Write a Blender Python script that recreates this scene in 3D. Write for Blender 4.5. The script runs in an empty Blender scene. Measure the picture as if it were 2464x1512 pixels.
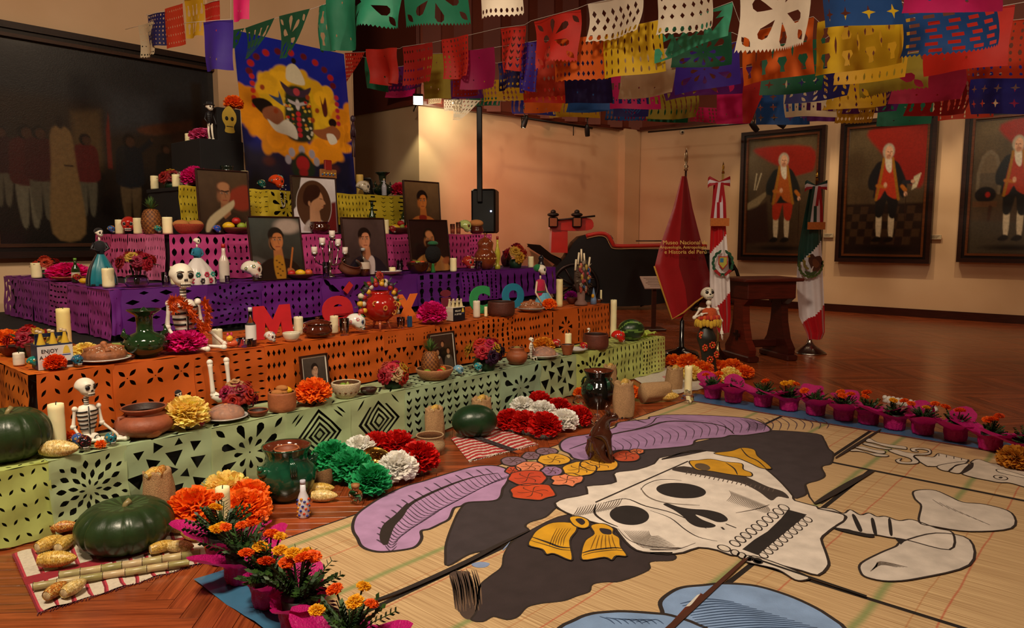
import bpy, bmesh, math, random
import numpy as np
from mathutils import Vector, Matrix, Euler
from mathutils.geometry import delaunay_2d_cdt
random.seed(7);rng = np.random.RandomState(7)
PI = math.pi
SC = bpy.context.scene
COL = SC.collection

# ---------------------------------------------------------------- camera, world, lights, exposure
F = 1750.0; CH = 1.65; TH = math.atan(191/1750)
cam_d = bpy.data.cameras.new('camera');cam = bpy.data.objects.new('camera', cam_d);COL.objects.link(cam)
cam_d.sensor_width = 36; cam_d.lens = 36*F/2464; cam_d.clip_start = 0.05; cam_d.clip_end = 200
cam.location = (0,0, CH);cam.rotation_euler = (PI/2-TH,0,0)
SC.camera = cam
SC.view_settings.view_transform = 'Standard'; SC.view_settings.look = 'None'
SC.view_settings.exposure = 0.15; SC.view_settings.gamma = 1.0; SC.view_settings.use_curve_mapping = False
w = bpy.data.worlds.new('world');SC.world = w; w.use_nodes = True
w.node_tree.nodes['Background'].inputs[0].default_value = (1.0,0.72,0.46,1);w.node_tree.nodes['Background'].inputs[1].default_value = 0.02
def area(name, loc, target, size, power, col, sizey=None, spread=None):
    d = bpy.data.lights.new(name,'AREA');d.energy = power; d.color = col; d.shape = 'RECTANGLE'; d.size = size; d.size_y = sizey or size
    if spread: d.spread = math.radians(spread)
    o = bpy.data.objects.new(name, d);COL.objects.link(o);o.location = loc
    o.rotation_euler = (Vector(target)-Vector(loc)).to_track_quat('-Z','Y').to_euler();return o
def spot(name, loc, target, power, col, angle, blend=0.4, rad=0.05):
    d = bpy.data.lights.new(name,'SPOT');d.energy = power; d.color = col; d.spot_size = math.radians(angle);d.spot_blend = blend; d.shadow_soft_size = rad
    o = bpy.data.objects.new(name, d);COL.objects.link(o);o.location = loc
    o.rotation_euler = (Vector(target)-Vector(loc)).to_track_quat('-Z','Y').to_euler();return o
WARM = (1.0,0.82,0.60);WARM2 = (1.0,0.72,0.46)
# unseen lamps added above the frame to light the hall
area('hall_fill',(-1.5,1.0,6.6),(-1.0,4.6,0.3),1.0,360, WARM)
area('hall_fill',(4.5,3.0,6.9),(1.5,6.5,0),1.6,65, WARM2)
area('hall_fill',(5.5,12.0,7.2),(5.5,12.5,0),2.5,75, WARM2)
spot('altar_spot',(2.4,1.6,5.6),(-1.0,6.6,0.8),470, WARM,62,0.7,0.12)
spot('mat_spot',(-2.2,1.0,5.8),(-0.7,3.2,0),420,(1.0,0.84,0.62),58,0.8,0.08)
spot('side_spot',(-5.2,0.6,5.4),(-3.0,6.2,1.0),330, WARM,60,0.8,0.12)
spot('garland_spot',(1.6,0.5,4.6),(2.3,5.8,3.4),240,(1.0,0.86,0.66),62,0.8,0.1)

# ---------------------------------------------------------------- picture -> place helpers
A0 = math.radians(41.8728)
U = Vector((math.sin(A0), math.cos(A0),0));V = Vector((-math.cos(A0), math.sin(A0),0))
RZ = math.radians(90)-A0                                   # local X along U, local -Y towards the viewer side
def ray(px, py):
    x = (px-1232)/F; y = -(py-756)/F; c, s = math.cos(TH), math.sin(TH)
    return Vector((x, c+y*s,-s+y*c))
def at(px, py, z):
    d = ray(px, py);return Vector((0,0, CH))+d*((z-CH)/d.z)
def st(p): return p.x*U.x+p.y*U.y, p.x*V.x+p.y*V.y
def W(s, t, z=0.0): return Vector((s*U.x+t*V.x, s*U.y+t*V.y, z))
def atT(px, py, t):
    d = ray(px, py);k = t/(d.x*V.x+d.y*V.y);return Vector((0,0, CH))+d*k
def atS(px, py, s):
    d = ray(px, py);k = s/(d.x*U.x+d.y*U.y);return Vector((0,0, CH))+d*k
def atY(px, py, y):
    d = ray(px, py);return Vector((0,0, CH))+d*(y/d.y)
def ppm(p):                                                # metres per picture pixel at a place
    return (p.y*math.cos(TH)+(CH-p.z)*math.sin(TH))/F
def proj(p):
    q = Vector(p)-Vector((0,0, CH));c, s = math.cos(TH), math.sin(TH)
    dep = q.y*c-q.z*s; up = q.y*s+q.z*c
    return 1232+F*q.x/dep,756-F*up/dep, dep

def lin(h):
    if not isinstance(h, str): return tuple(h)
    h = h.lstrip('#');o = []
    for i in (0,2,4):
        c = int(h[i:i+2],16)/255; o.append(c/12.92 if c <= .04045 else ((c+.055)/1.055)**2.4)
    return tuple(o)
def mul(c, k): c = lin(c);return tuple(min(1, x*k) for x in c)

# ---------------------------------------------------------------- materials (colour comes from the face colours of each part)
MATS = {}
def mat(name, rough=.6, metal=0, noise=(0,10), bump=(0,40), coat=0, trans=0, sss=0, transl=0, sheen=0, alpha=None, emis=0, aniso=None, ior=1.45, spec=.5, rnd=0):
    m = bpy.data.materials.new(name);m.use_nodes = True; n = m.node_tree; b = n.nodes['Principled BSDF']; L = n.links.new
    a = n.nodes.new('ShaderNodeAttribute');a.attribute_name = 'Col'
    col = a.outputs['Color']
    tc = n.nodes.new('ShaderNodeTexCoord')
    if noise[0]:
        no = n.nodes.new('ShaderNodeTexNoise');no.inputs['Scale'].default_value = noise[1]; no.inputs['Detail'].default_value = 5
        if aniso:
            mp = n.nodes.new('ShaderNodeMapping');mp.inputs['Scale'].default_value = aniso; L(tc.outputs['Object'], mp.inputs[0]);L(mp.outputs[0], no.inputs[0])
        else: L(tc.outputs['Object'], no.inputs[0])
        mr = n.nodes.new('ShaderNodeMapRange');mr.inputs[1].default_value = .3; mr.inputs[2].default_value = .7
        mr.inputs[3].default_value = 1-noise[0]; mr.inputs[4].default_value = 1+noise[0]; L(no.outputs['Fac'], mr.inputs[0])
        mx = n.nodes.new('ShaderNodeVectorMath');mx.operation = 'SCALE'; L(col, mx.inputs[0]);L(mr.outputs[0], mx.inputs['Scale']);col = mx.outputs[0]
    if rnd:
        oi = n.nodes.new('ShaderNodeObjectInfo');mr = n.nodes.new('ShaderNodeMapRange');mr.inputs[3].default_value = 1-rnd; mr.inputs[4].default_value = 1+rnd
        L(oi.outputs['Random'], mr.inputs[0]);mx = n.nodes.new('ShaderNodeVectorMath');mx.operation = 'SCALE'; L(col, mx.inputs[0]);L(mr.outputs[0], mx.inputs['Scale']);col = mx.outputs[0]
    L(col, b.inputs['Base Color'])
    b.inputs['Roughness'].default_value = rough; b.inputs['Metallic'].default_value = metal; b.inputs['IOR'].default_value = ior
    b.inputs['Specular IOR Level'].default_value = spec
    if coat: b.inputs['Coat Weight'].default_value = coat; b.inputs['Coat Roughness'].default_value = .08
    if trans: b.inputs['Transmission Weight'].default_value = trans
    if sss: b.inputs['Subsurface Weight'].default_value = sss; b.inputs['Subsurface Radius'].default_value = (.02,.012,.006);b.inputs['Subsurface Scale'].default_value = 1
    if sheen: b.inputs['Sheen Weight'].default_value = sheen; b.inputs['Sheen Roughness'].default_value = .4
    if emis: L(col, b.inputs['Emission Color']);b.inputs['Emission Strength'].default_value = emis
    if bump[0]:
        n2 = n.nodes.new('ShaderNodeTexNoise');n2.inputs['Scale'].default_value = bump[1]; n2.inputs['Detail'].default_value = 3; L(tc.outputs['Object'], n2.inputs[0])
        bp = n.nodes.new('ShaderNodeBump');bp.inputs['Strength'].default_value = bump[0]; bp.inputs['Distance'].default_value = .01
        L(n2.outputs['Fac'], bp.inputs['Height']);L(bp.outputs[0], b.inputs['Normal'])
    if transl:
        tr = n.nodes.new('ShaderNodeBsdfTranslucent');L(col, tr.inputs[0]);ms = n.nodes.new('ShaderNodeMixShader');ms.inputs[0].default_value = transl
        L(b.outputs[0], ms.inputs[1]);L(tr.outputs[0], ms.inputs[2]);L(ms.outputs[0], n.nodes['Material Output'].inputs[0])
    MATS[name] = m; return m
mat('matte',.8, noise=(.08,12));mat('satin',.42, noise=(.05,10));mat('gloss',.14, noise=(.06,9), coat=.3)
mat('glaze',.1, noise=(.3,14), coat=.6, bump=(.15,25));mat('clay',.55, noise=(.16,18), bump=(.2,60))
mat('metal',.22, metal=1, noise=(.08,20), bump=(.1,60));mat('paper',.6, noise=(.09,5), bump=(.25,9), transl=.3)
mat('tissue',.55, noise=(.1,20), transl=.35);mat('wax',.5, sss=.3, noise=(.04,8), bump=(.08,30));mat('fabric',.85, noise=(.12,60), bump=(.3,160), sheen=.2)
mat('satin_cloth',.32, noise=(.08,6), bump=(.2,8), sheen=.5);mat('burlap',.95, noise=(.25,130), bump=(.6,220));mat('leaf',.5, noise=(.25,12), transl=.1)
mat('wood',.35, noise=(.3,5), aniso=(1,1,9), bump=(.08,40));mat('canvas',.3, noise=(.14,25), coat=.25, bump=(.1,80));mat('print',.3, noise=(.04,30), coat=.4)
mat('rind',.32, noise=(.3,9), bump=(.2,25));mat('food',.6, noise=(.3,30), bump=(.5,50));mat('fur',.95, noise=(.4,60), bump=(1,90))
mat('glass',.03, trans=1, ior=1.48, noise=(0,1));mat('blackcloth',.9, noise=(.3,3), bump=(.2,12));mat('glow',.5, emis=40)
mat('lens',.1, emis=12);mat('paint',.75, noise=(.14,9), bump=(.15,120));mat('plasticwrap',.12, trans=.9, ior=1.15, noise=(0,1), bump=(.8,30))
mat('crinkle',.3, noise=(.12,10), bump=(.7,16), transl=.25)
# plank: red-brown parquet, each with its own tone
def mat_plank():
    m = bpy.data.materials.new('parquet');m.use_nodes = True; n = m.node_tree; b = n.nodes['Principled BSDF']; L = n.links.new
    tc = n.nodes.new('ShaderNodeTexCoord');mp = n.nodes.new('ShaderNodeMapping');mp.inputs['Scale'].default_value = (1.2,22,1);L(tc.outputs['Object'], mp.inputs[0])
    no = n.nodes.new('ShaderNodeTexNoise');no.inputs['Scale'].default_value = 2.2; no.inputs['Detail'].default_value = 6; no.inputs['Roughness'].default_value = .65; L(mp.outputs[0], no.inputs[0])
    oi = n.nodes.new('ShaderNodeObjectInfo');ad = n.nodes.new('ShaderNodeVectorMath');ad.operation = 'ADD'; 
    mu = n.nodes.new('ShaderNodeMath');mu.operation = 'MULTIPLY'; mu.inputs[1].default_value = 40; L(oi.outputs['Random'], mu.inputs[0]);L(mp.outputs[0], ad.inputs[0]);L(mu.outputs[0], ad.inputs[1]);L(ad.outputs[0], no.inputs[0])
    cr = n.nodes.new('ShaderNodeValToRGB');e = cr.color_ramp.elements; e[0].position = .3; e[0].color = (.12,.022,.007,1);e[1].position = .75; e[1].color = (.40,.088,.024,1)
    L(no.outputs['Fac'], cr.inputs[0])
    a = n.nodes.new('ShaderNodeAttribute');a.attribute_name = 'Col'
    mx = n.nodes.new('ShaderNodeVectorMath');mx.operation = 'MULTIPLY'; L(cr.outputs[0], mx.inputs[0]);L(a.outputs['Color'], mx.inputs[1])
    mr = n.nodes.new('ShaderNodeMapRange');mr.inputs[3].default_value = .75; mr.inputs[4].default_value = 1.25; L(oi.outputs['Random'], mr.inputs[0])
    m2 = n.nodes.new('ShaderNodeVectorMath');m2.operation = 'SCALE'; L(mx.outputs[0], m2.inputs[0]);L(mr.outputs[0], m2.inputs['Scale'])
    L(m2.outputs[0], b.inputs['Base Color']);b.inputs['Roughness'].default_value = .27
    r2 = n.nodes.new('ShaderNodeMapRange');r2.inputs[3].default_value = .14; r2.inputs[4].default_value = .30; L(no.outputs['Fac'], r2.inputs[0]);L(r2.outputs[0], b.inputs['Roughness'])
    bp = n.nodes.new('ShaderNodeBump');bp.inputs['Strength'].default_value = .06; L(no.outputs['Fac'], bp.inputs['Height']);L(bp.outputs[0], b.inputs['Normal'])
    MATS['parquet'] = m
mat_plank()
def mat_plaster(name, c1, c2, rough=.75):
    m = bpy.data.materials.new(name);m.use_nodes = True; n = m.node_tree; b = n.nodes['Principled BSDF']; L = n.links.new
    tc = n.nodes.new('ShaderNodeTexCoord');no = n.nodes.new('ShaderNodeTexNoise');no.inputs['Scale'].default_value = .8; no.inputs['Detail'].default_value = 6; L(tc.outputs['Object'], no.inputs[0])
    cr = n.nodes.new('ShaderNodeValToRGB');e = cr.color_ramp.elements; e[0].position = .35; e[0].color = lin(c1)+(1,);e[1].position = .65; e[1].color = lin(c2)+(1,)
    L(no.outputs['Fac'], cr.inputs[0]);L(cr.outputs[0], b.inputs['Base Color']);b.inputs['Roughness'].default_value = rough
    n2 = n.nodes.new('ShaderNodeTexNoise');n2.inputs['Scale'].default_value = 30; L(tc.outputs['Object'], n2.inputs[0]);bp = n.nodes.new('ShaderNodeBump');bp.inputs['Strength'].default_value = .1
    L(n2.outputs['Fac'], bp.inputs['Height']);L(bp.outputs[0], b.inputs['Normal']);MATS[name] = m
mat_plaster('plaster','#dcb68c','#e6c29a');mat_plaster('upper_wall','#70301c','#7c3622',.6);mat_plaster('ceiling_paint','#6b3222','#733827')
def mat_straw():                                           # woven straw: fine reeds across, coloured warp stripes along local X
    m = bpy.data.materials.new('straw');m.use_nodes = True; n = m.node_tree; b = n.nodes['Principled BSDF']; L = n.links.new
    tc = n.nodes.new('ShaderNodeTexCoord');mp = n.nodes.new('ShaderNodeMapping');mp.inputs['Scale'].default_value = (160,1.6,1);L(tc.outputs['Object'], mp.inputs[0])
    no = n.nodes.new('ShaderNodeTexNoise');no.inputs['Scale'].default_value = 1; no.inputs['Detail'].default_value = 4; L(mp.outputs[0], no.inputs[0])
    cr = n.nodes.new('ShaderNodeValToRGB');e = cr.color_ramp.elements; e[0].position = .28; e[0].color = (.33,.19,.085,1);e[1].position = .7; e[1].color = (.70,.50,.27,1)
    L(no.outputs['Fac'], cr.inputs[0])
    sx = n.nodes.new('ShaderNodeSeparateXYZ');L(tc.outputs['Object'], sx.inputs[0]);col = cr.outputs[0]
    def stripe(col, period, phase, width, c, k):
        a = n.nodes.new('ShaderNodeMath');a.operation = 'ADD'; a.inputs[1].default_value = phase; L(sx.outputs['Y'], a.inputs[0])
        w_ = n.nodes.new('ShaderNodeTexNoise');w_.inputs['Scale'].default_value = 2.5; L(tc.outputs['Object'], w_.inputs[0])
        wm = n.nodes.new('ShaderNodeMath');wm.operation = 'MULTIPLY_ADD'; wm.inputs[1].default_value = .03; L(w_.outputs['Fac'], wm.inputs[0]);L(a.outputs[0], wm.inputs[2])
        p = n.nodes.new('ShaderNodeMath');p.operation = 'PINGPONG'; p.inputs[1].default_value = period/2; L(wm.outputs[0], p.inputs[0])
        l = n.nodes.new('ShaderNodeMapRange');l.inputs[1].default_value = 0; l.inputs[2].default_value = width; l.inputs[3].default_value = k; l.inputs[4].default_value = 0; l.interpolation_type = 'SMOOTHSTEP'; L(p.outputs[0], l.inputs[0])
        mx = n.nodes.new('ShaderNodeMixRGB');mx.inputs[2].default_value = lin(c)+(1,);L(l.outputs[0], mx.inputs[0]);L(col, mx.inputs[1]);return mx.outputs[0]
    col = stripe(col,.62,.10,.035,'#6f8a52',.75);col = stripe(col,.62,.36,.008,'#b2472f',.7);col = stripe(col,.62,.26,.006,'#a5602f',.5)
    L(col, b.inputs['Base Color']);b.inputs['Roughness'].default_value = .62
    bp = n.nodes.new('ShaderNodeBump');bp.inputs['Strength'].default_value = .25; bp.inputs['Distance'].default_value = .004; L(no.outputs['Fac'], bp.inputs['Height']);L(bp.outputs[0], b.inputs['Normal'])
    MATS['straw'] = m
mat_straw()

# ---------------------------------------------------------------- mesh builder
class MB:
    def __init__(s): s.v = []; s.n = 0; s.f = []; s.c = []; s.sm = []
    def add(s, verts, faces, col, smooth=True):
        verts = np.asarray(verts, float).reshape(-1,3);b = s.n; s.v.append(verts);s.n += len(verts)
        s.f += [tuple(i+b for i in f) for f in faces]
        if isinstance(col, list): s.c += [lin(c) for c in col]
        else: s.c += [lin(col)]*len(faces)
        s.sm += [smooth]*len(faces);return s
    def merge(s, o, M=None):
        if o.n == 0: return s
        vs = np.concatenate(o.v)
        if M is not None: m = np.array(M);vs = vs@m[:3, :3].T+m[:3,3]
        b = s.n; s.v.append(vs);s.n += len(vs);s.f += [tuple(i+b for i in f) for f in o.f]; s.c += o.c; s.sm += o.sm; return s
    def lathe(s, prof, seg=24, col='#888888', M=None, cap=True, rib=0, nrib=0):
        # profile [(radius, z)], or [(radius, z, colour)]
        vs = []; k = len(prof)
        for p in prof:
            for j in range(seg):
                a = 2*PI*j/seg; r = p[0]*(1+rib*abs(math.sin(nrib*a/2)) if rib else 1);vs.append((r*math.cos(a), r*math.sin(a), p[1]))
        fs = []; cs = []
        for i in range(k-1):
            c = prof[i][2] if len(prof[i]) > 2 else col
            for j in range(seg):
                j2 = (j+1) % seg; fs.append((i*seg+j, i*seg+j2,(i+1)*seg+j2,(i+1)*seg+j));cs.append(c)
        if cap and prof[0][0] > 1e-4: fs.append(tuple(range(seg))[::-1]);cs.append(prof[0][2] if len(prof[0]) > 2 else col)
        if cap and prof[-1][0] > 1e-4: fs.append(tuple(range((k-1)*seg, k*seg)));cs.append(prof[-2][2] if len(prof[-2]) > 2 else col)
        o = MB();o.add(vs, fs,[lin(c) for c in cs]);return s.merge(o, M)
    def ell(s, c, r, col, seg=16, rings=10, M=None):
        if not hasattr(r,'__len__'): r = (r, r, r)
        vs = [(c[0], c[1], c[2]-r[2])]; fs = []
        for i in range(1, rings):
            p = -PI/2+PI*i/rings
            for j in range(seg):
                a = 2*PI*j/seg; vs.append((c[0]+r[0]*math.cos(p)*math.cos(a), c[1]+r[1]*math.cos(p)*math.sin(a), c[2]+r[2]*math.sin(p)))
        vs.append((c[0], c[1], c[2]+r[2]))
        for j in range(seg):
            fs.append((0,1+(j+1) % seg,1+j));fs.append((len(vs)-1,1+(rings-2)*seg+j,1+(rings-2)*seg+(j+1) % seg))
        for i in range(rings-2):
            for j in range(seg):
                a = 1+i*seg+j; b = 1+i*seg+(j+1) % seg; fs.append((a, b, b+seg, a+seg))
        o = MB();o.add(vs, fs, col);return s.merge(o, M)
    def tube(s, pts, rad, col, seg=8, cap=True, M=None):
        pts = [Vector(p) for p in pts]; n = len(pts)
        if not hasattr(rad,'__len__'): rad = [rad]*n
        vs = []; up = Vector((0,0,1));prev = None
        for i, p in enumerate(pts):
            d = (pts[min(i+1, n-1)]-pts[max(i-1,0)]).normalized()
            x = prev if prev is not None else (Vector((1,0,0)) if abs(d.z) > .9 else up).cross(d)
            x = (x-d*x.dot(d)).normalized();prev = x; y = d.cross(x)
            for j in range(seg):
                a = 2*PI*j/seg; q = p+(x*math.cos(a)+y*math.sin(a))*rad[i]; vs.append(tuple(q))
        fs = []
        for i in range(n-1):
            for j in range(seg):
                j2 = (j+1) % seg; fs.append((i*seg+j, i*seg+j2,(i+1)*seg+j2,(i+1)*seg+j))
        if cap: fs.append(tuple(range(seg))[::-1]);fs.append(tuple(range((n-1)*seg, n*seg)))
        o = MB();o.add(vs, fs, col);return s.merge(o, M)
    def box(s, c, d, col, M=None, bev=0):
        x, y, z = d[0]/2, d[1]/2, d[2]/2
        if bev:
            b = bev; o = MB();pr = [(-x+b,-y),(x-b,-y),(x,-y+b),(x, y-b),(x-b, y),(-x+b, y),(-x, y-b),(-x,-y+b)]
            pi = [(p[0]*(x-b)/x, p[1]*(y-b)/y) for p in pr]
            vs = [(p[0], p[1],-z) for p in pi]+[(p[0], p[1],-z+b) for p in pr]+[(p[0], p[1], z-b) for p in pr]+[(p[0], p[1], z) for p in pi]
            fs = [tuple(range(8))[::-1], tuple(range(24,32))]
            for i in range(3):
                for j in range(8): j2 = (j+1) % 8; fs.append((i*8+j, i*8+j2, i*8+8+j2, i*8+8+j))
            o.add(np.array(vs)+np.array(c), fs, col, False);return s.merge(o, M)
        vs = [(c[0]+i*x, c[1]+j*y, c[2]+k*z) for k in (-1,1) for j in (-1,1) for i in (-1,1)]
        o = MB();o.add(vs,[(0,2,3,1),(4,5,7,6),(0,1,5,4),(2,6,7,3),(0,4,6,2),(1,3,7,5)], col, False);return s.merge(o, M)
    def prism(s, poly, z0, z1, col, M=None, smooth=False):
        n = len(poly)
        a = sum(poly[i][0]*poly[(i+1) % n][1]-poly[(i+1) % n][0]*poly[i][1] for i in range(n))
        if a < 0: poly = poly[::-1]
        vs = [(p[0], p[1], z0) for p in poly]+[(p[0], p[1], z1) for p in poly]
        fs = [tuple(range(n))[::-1], tuple(range(n,2*n))]+[(i,(i+1) % n, n+(i+1) % n, n+i) for i in range(n)]
        o = MB();o.add(vs, fs, col, smooth);return s.merge(o, M)
    def build(s, name, m, parent=None, label=None, loc=None):
        if not s.f: print('EMPTY', name, parent);return None
        me = bpy.data.meshes.new(name);vs = np.concatenate(s.v) if s.v else np.zeros((0,3))
        me.from_pydata(vs.tolist(),[], s.f);me.materials.append(MATS[m])
        lt = np.empty(len(me.polygons), np.int32);me.polygons.foreach_get('loop_total', lt)
        cc = np.ones((len(s.f),4), np.float32);cc[:, :3] = np.array(s.c, np.float32)
        at_ = me.color_attributes.new('Col','FLOAT_COLOR','CORNER');at_.data.foreach_set('color', np.repeat(cc, lt, axis=0).ravel())
        me.polygons.foreach_set('use_smooth', s.sm);me.update()
        return link(name, me, parent, label, loc)
def link(name, me, parent=None, label=None, loc=None):
    o = bpy.data.objects.new(name, me);COL.objects.link(o)
    if parent is not None: o.parent = parent
    if loc is not None: o.location = loc
    if label: o['label'] = label
    return o
def T(name, label, cat, loc, rz=0, group=None, sc=1):
    o = bpy.data.objects.new(name, None);COL.objects.link(o);o.location = loc; o.rotation_euler = (0,0, rz);o.empty_display_size = .05
    if sc != 1: o.scale = (sc, sc, sc)
    return tag(o, label, cat, group)
def tag(o, label, cat, group=None):
    o['label'] = label; o['category'] = cat
    if group: o['group'] = group
    return o
def TM(x, y, z, rx=0, ry=0, rz=0, s=1):
    if not hasattr(s,'__len__'): s = (s, s, s)
    return Matrix.Translation((x, y, z)) @ Euler((rx, ry, rz)).to_matrix().to_4x4() @ Matrix.Diagonal((s[0], s[1], s[2],1))
def dup(root, loc, rz, label, sc=None, group=None):
    r = root.copy();COL.objects.link(r);r.location = loc; r.rotation_euler = (0,0, rz);r['label'] = label
    if sc: r.scale = (sc, sc, sc)
    if group: r['group'] = group
    for ch in list(root.children):
        c = ch.copy();COL.objects.link(c);c.parent = r
        for g in list(ch.children):
            d = g.copy();COL.objects.link(d);d.parent = c
    return r
def smoothpoly(pts, n=4, closed=True):
    P = [np.array(p, float) for p in pts]; N = len(P);out = []
    for i in range(N if closed else N-1):
        if closed: p0, p1, p2, p3 = P[i-1], P[i], P[(i+1) % N], P[(i+2) % N]
        else: p0, p1, p2, p3 = P[max(i-1,0)], P[i], P[i+1], P[min(i+2, N-1)]
        for k in range(n):
            t = k/n; out.append(tuple(.5*((2*p1)+(-p0+p2)*t+(2*p0-5*p1+4*p2-p3)*t*t+(-p0+3*p1-3*p2+p3)*t**3)))
    if not closed: out.append(tuple(P[-1]))
    return out

# ---------------------------------------------------------------- painted pictures: colours computed per point of a fine grid
def sdf_poly(X, Y, pts):
    d = np.full(X.shape,1e9);ins = np.zeros(X.shape, bool);n = len(pts)
    for i in range(n):
        x1, y1 = pts[i]; x2, y2 = pts[(i+1) % n]; ex, ey = x2-x1, y2-y1; L2 = ex*ex+ey*ey+1e-12
        t = np.clip(((X-x1)*ex+(Y-y1)*ey)/L2,0,1);d = np.minimum(d,(X-x1-t*ex)**2+(Y-y1-t*ey)**2)
        c = ((y1 > Y) != (y2 > Y)); 
        with np.errstate(divide='ignore', invalid='ignore'): xi = (x2-x1)*(Y-y1)/(y2-y1+1e-12)+x1
        ins ^= c & (X < xi)
    d = np.sqrt(d);return np.where(ins,-d, d)
def paint(w, h, asp, ops, seed=1):
    """ops in unit space: x 0..1 from the left edge, y 0..1 from the top; asp = height/width"""
    X, Y = np.meshgrid(np.linspace(0,1, w+1), np.linspace(0,1, h+1));img = np.zeros((h+1, w+1,3));R = np.random.RandomState(seed)
    px = 1/w
    def sn(k):
        g = R.rand(k+2, k+2);fx = X*k; fy = Y*k; ix = fx.astype(int);iy = fy.astype(int);u = fx-ix; v = fy-iy; u = u*u*(3-2*u);v = v*v*(3-2*v)
        return (g[iy, ix]*(1-u)+g[iy, ix+1]*u)*(1-v)+(g[iy+1, ix]*(1-u)+g[iy+1, ix+1]*u)*v
    for op in ops:
        k = op[0]
        if k == 'bg':
            c1, c2 = np.array(lin(op[1])), np.array(lin(op[2]));img[:] = c1*(1-Y[..., None])+c2*Y[..., None]
            if len(op) > 3: img *= (1-op[3]+2*op[3]*(.5*sn(5)+.3*sn(11)+.2*sn(24)))[..., None]
            continue
        col = np.array(lin(op[-2] if k != 'n' else op[1]));soft = (op[-1] if k != 'n' else 0)
        if k == 'e':
            _, cx, cy, rx, ry, rot = op[:6]; c, s = math.cos(rot), math.sin(rot);dx = X-cx; dy = (Y-cy)*asp
            a = (dx*c+dy*s)/rx; b = (-dx*s+dy*c)/(ry*asp);r = np.sqrt(a*a+b*b)+1e-9; d = (r-1)*min(rx, ry*asp)
        elif k == 'p': d = sdf_poly(X, Y*asp,[(p[0], p[1]*asp) for p in op[1]])
        elif k == 's': # smooth polygon
            d = sdf_poly(X, Y*asp,[(p[0], p[1]*asp) for p in smoothpoly(op[1],4)])
        elif k == 'l': # line
            pts = op[1]; d = np.full(X.shape,1e9)
            for i in range(len(pts)-1):
                x1, y1 = pts[i][0], pts[i][1]*asp; x2, y2 = pts[i+1][0], pts[i+1][1]*asp; ex, ey = x2-x1, y2-y1
                t = np.clip(((X-x1)*ex+(Y*asp-y1)*ey)/(ex*ex+ey*ey+1e-12),0,1);d = np.minimum(d, np.hypot(X-x1-t*ex, Y*asp-y1-t*ey))
            d = d-op[2]
        so = max(soft, px*.6);m = np.clip(.5-d/(2*so),0,1);m = m*m*(3-2*m);img = img*(1-m[..., None])+col*m[..., None]
    return img
def picture_mesh(name, img, W_, H_, matname, parent, label=None, M=None, bend=None):
    h, w_ = img.shape[0]-1, img.shape[1]-1
    X, Z = np.meshgrid(np.linspace(-W_/2, W_/2, w_+1), np.linspace(H_,0, h+1));vs = np.stack([X, np.zeros_like(X), Z],-1).reshape(-1,3)
    if bend: vs = bend(vs)
    if M is not None: m = np.array(M);vs = vs@m[:3, :3].T+m[:3,3]
    i = np.arange(h*w_);r, c = i//w_, i % w_; a = r*(w_+1)+c
    fs = np.stack([a, a+w_+1, a+w_+2, a+1],1)
    me = bpy.data.meshes.new(name);me.vertices.add(len(vs));me.vertices.foreach_set('co', vs.astype(np.float32).ravel())
    me.loops.add(len(fs)*4);me.loops.foreach_set('vertex_index', fs.astype(np.int32).ravel());me.polygons.add(len(fs))
    me.polygons.foreach_set('loop_start', np.arange(0, len(fs)*4,4, dtype=np.int32));me.update(calc_edges=True)
    at_ = me.color_attributes.new('Col','FLOAT_COLOR','POINT');cc = np.ones((len(vs),4), np.float32);cc[:, :3] = img.reshape(-1,3);at_.data.foreach_set('color', cc.ravel())
    me.polygons.foreach_set('use_smooth',[True]*len(fs));me.materials.append(MATS[matname]);me.validate();return link(name, me, parent, label)
# ================================================================ the setting
def S(name, mb, m, parent=None):
    o = mb.build(name, m, parent); 
    if parent is None: o['kind'] = 'structure'
    return o
def wall_seg(mb, p, q, z0, z1, th=.25, off=0):            # slab whose visible face runs p->q; room lies to the right of p->q
    p = Vector((p[0], p[1],0));q = Vector((q[0], q[1],0));d = (q-p).normalized();n = Vector((-d.y, d.x,0))
    p = p-n*off; q = q-n*off
    mb.prism([(p.x, p.y),(q.x, q.y),(q.x+n.x*(th+off), q.y+n.y*(th+off)),(p.x+n.x*(th+off), p.y+n.y*(th+off))], z0, z1,'#ffffff')
cA = (-1.91,15.2);cB = tuple(W(16.3,10.4))[:2]; cD = tuple(W(16.3,-6))[:2]
cC = (-1.91-1.66*2,15.2+1.5*2)
ZB = 4.29; ZT = 8.2
pt = 9.4
pr_ = atT(858,560, pt);pl_ = atT(540,560, pt);sp1 = st(pr_)[0]; sp0 = st(pl_)[0]
m = MB();wall_seg(m, W(-7,9.6), W(sp0,9.6),0, ZT);S('wall_left', m,'plaster')
m = MB();wall_seg(m, W(sp0, pt), W(sp1, pt),0, ZT,.8);S('wall_left_pier', m,'plaster')
m = MB();wall_seg(m, cC, cA,0, ZB);S('wall_back_return', m,'plaster')
m = MB();wall_seg(m, cA, cB,0, ZB);S('wall_back', m,'plaster')
m = MB();wall_seg(m, cB, cD,0, ZB);S('wall_right', m,'plaster')
m = MB();wall_seg(m, cC,(cA[0]-.02, cA[1]+.0), ZB, ZT,.25,.05);wall_seg(m, cA, cB, ZB, ZT,.25,.12);wall_seg(m, cB, cD, ZB, ZT,.25,.12);S('wall_back_upper', m,'upper_wall')
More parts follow.
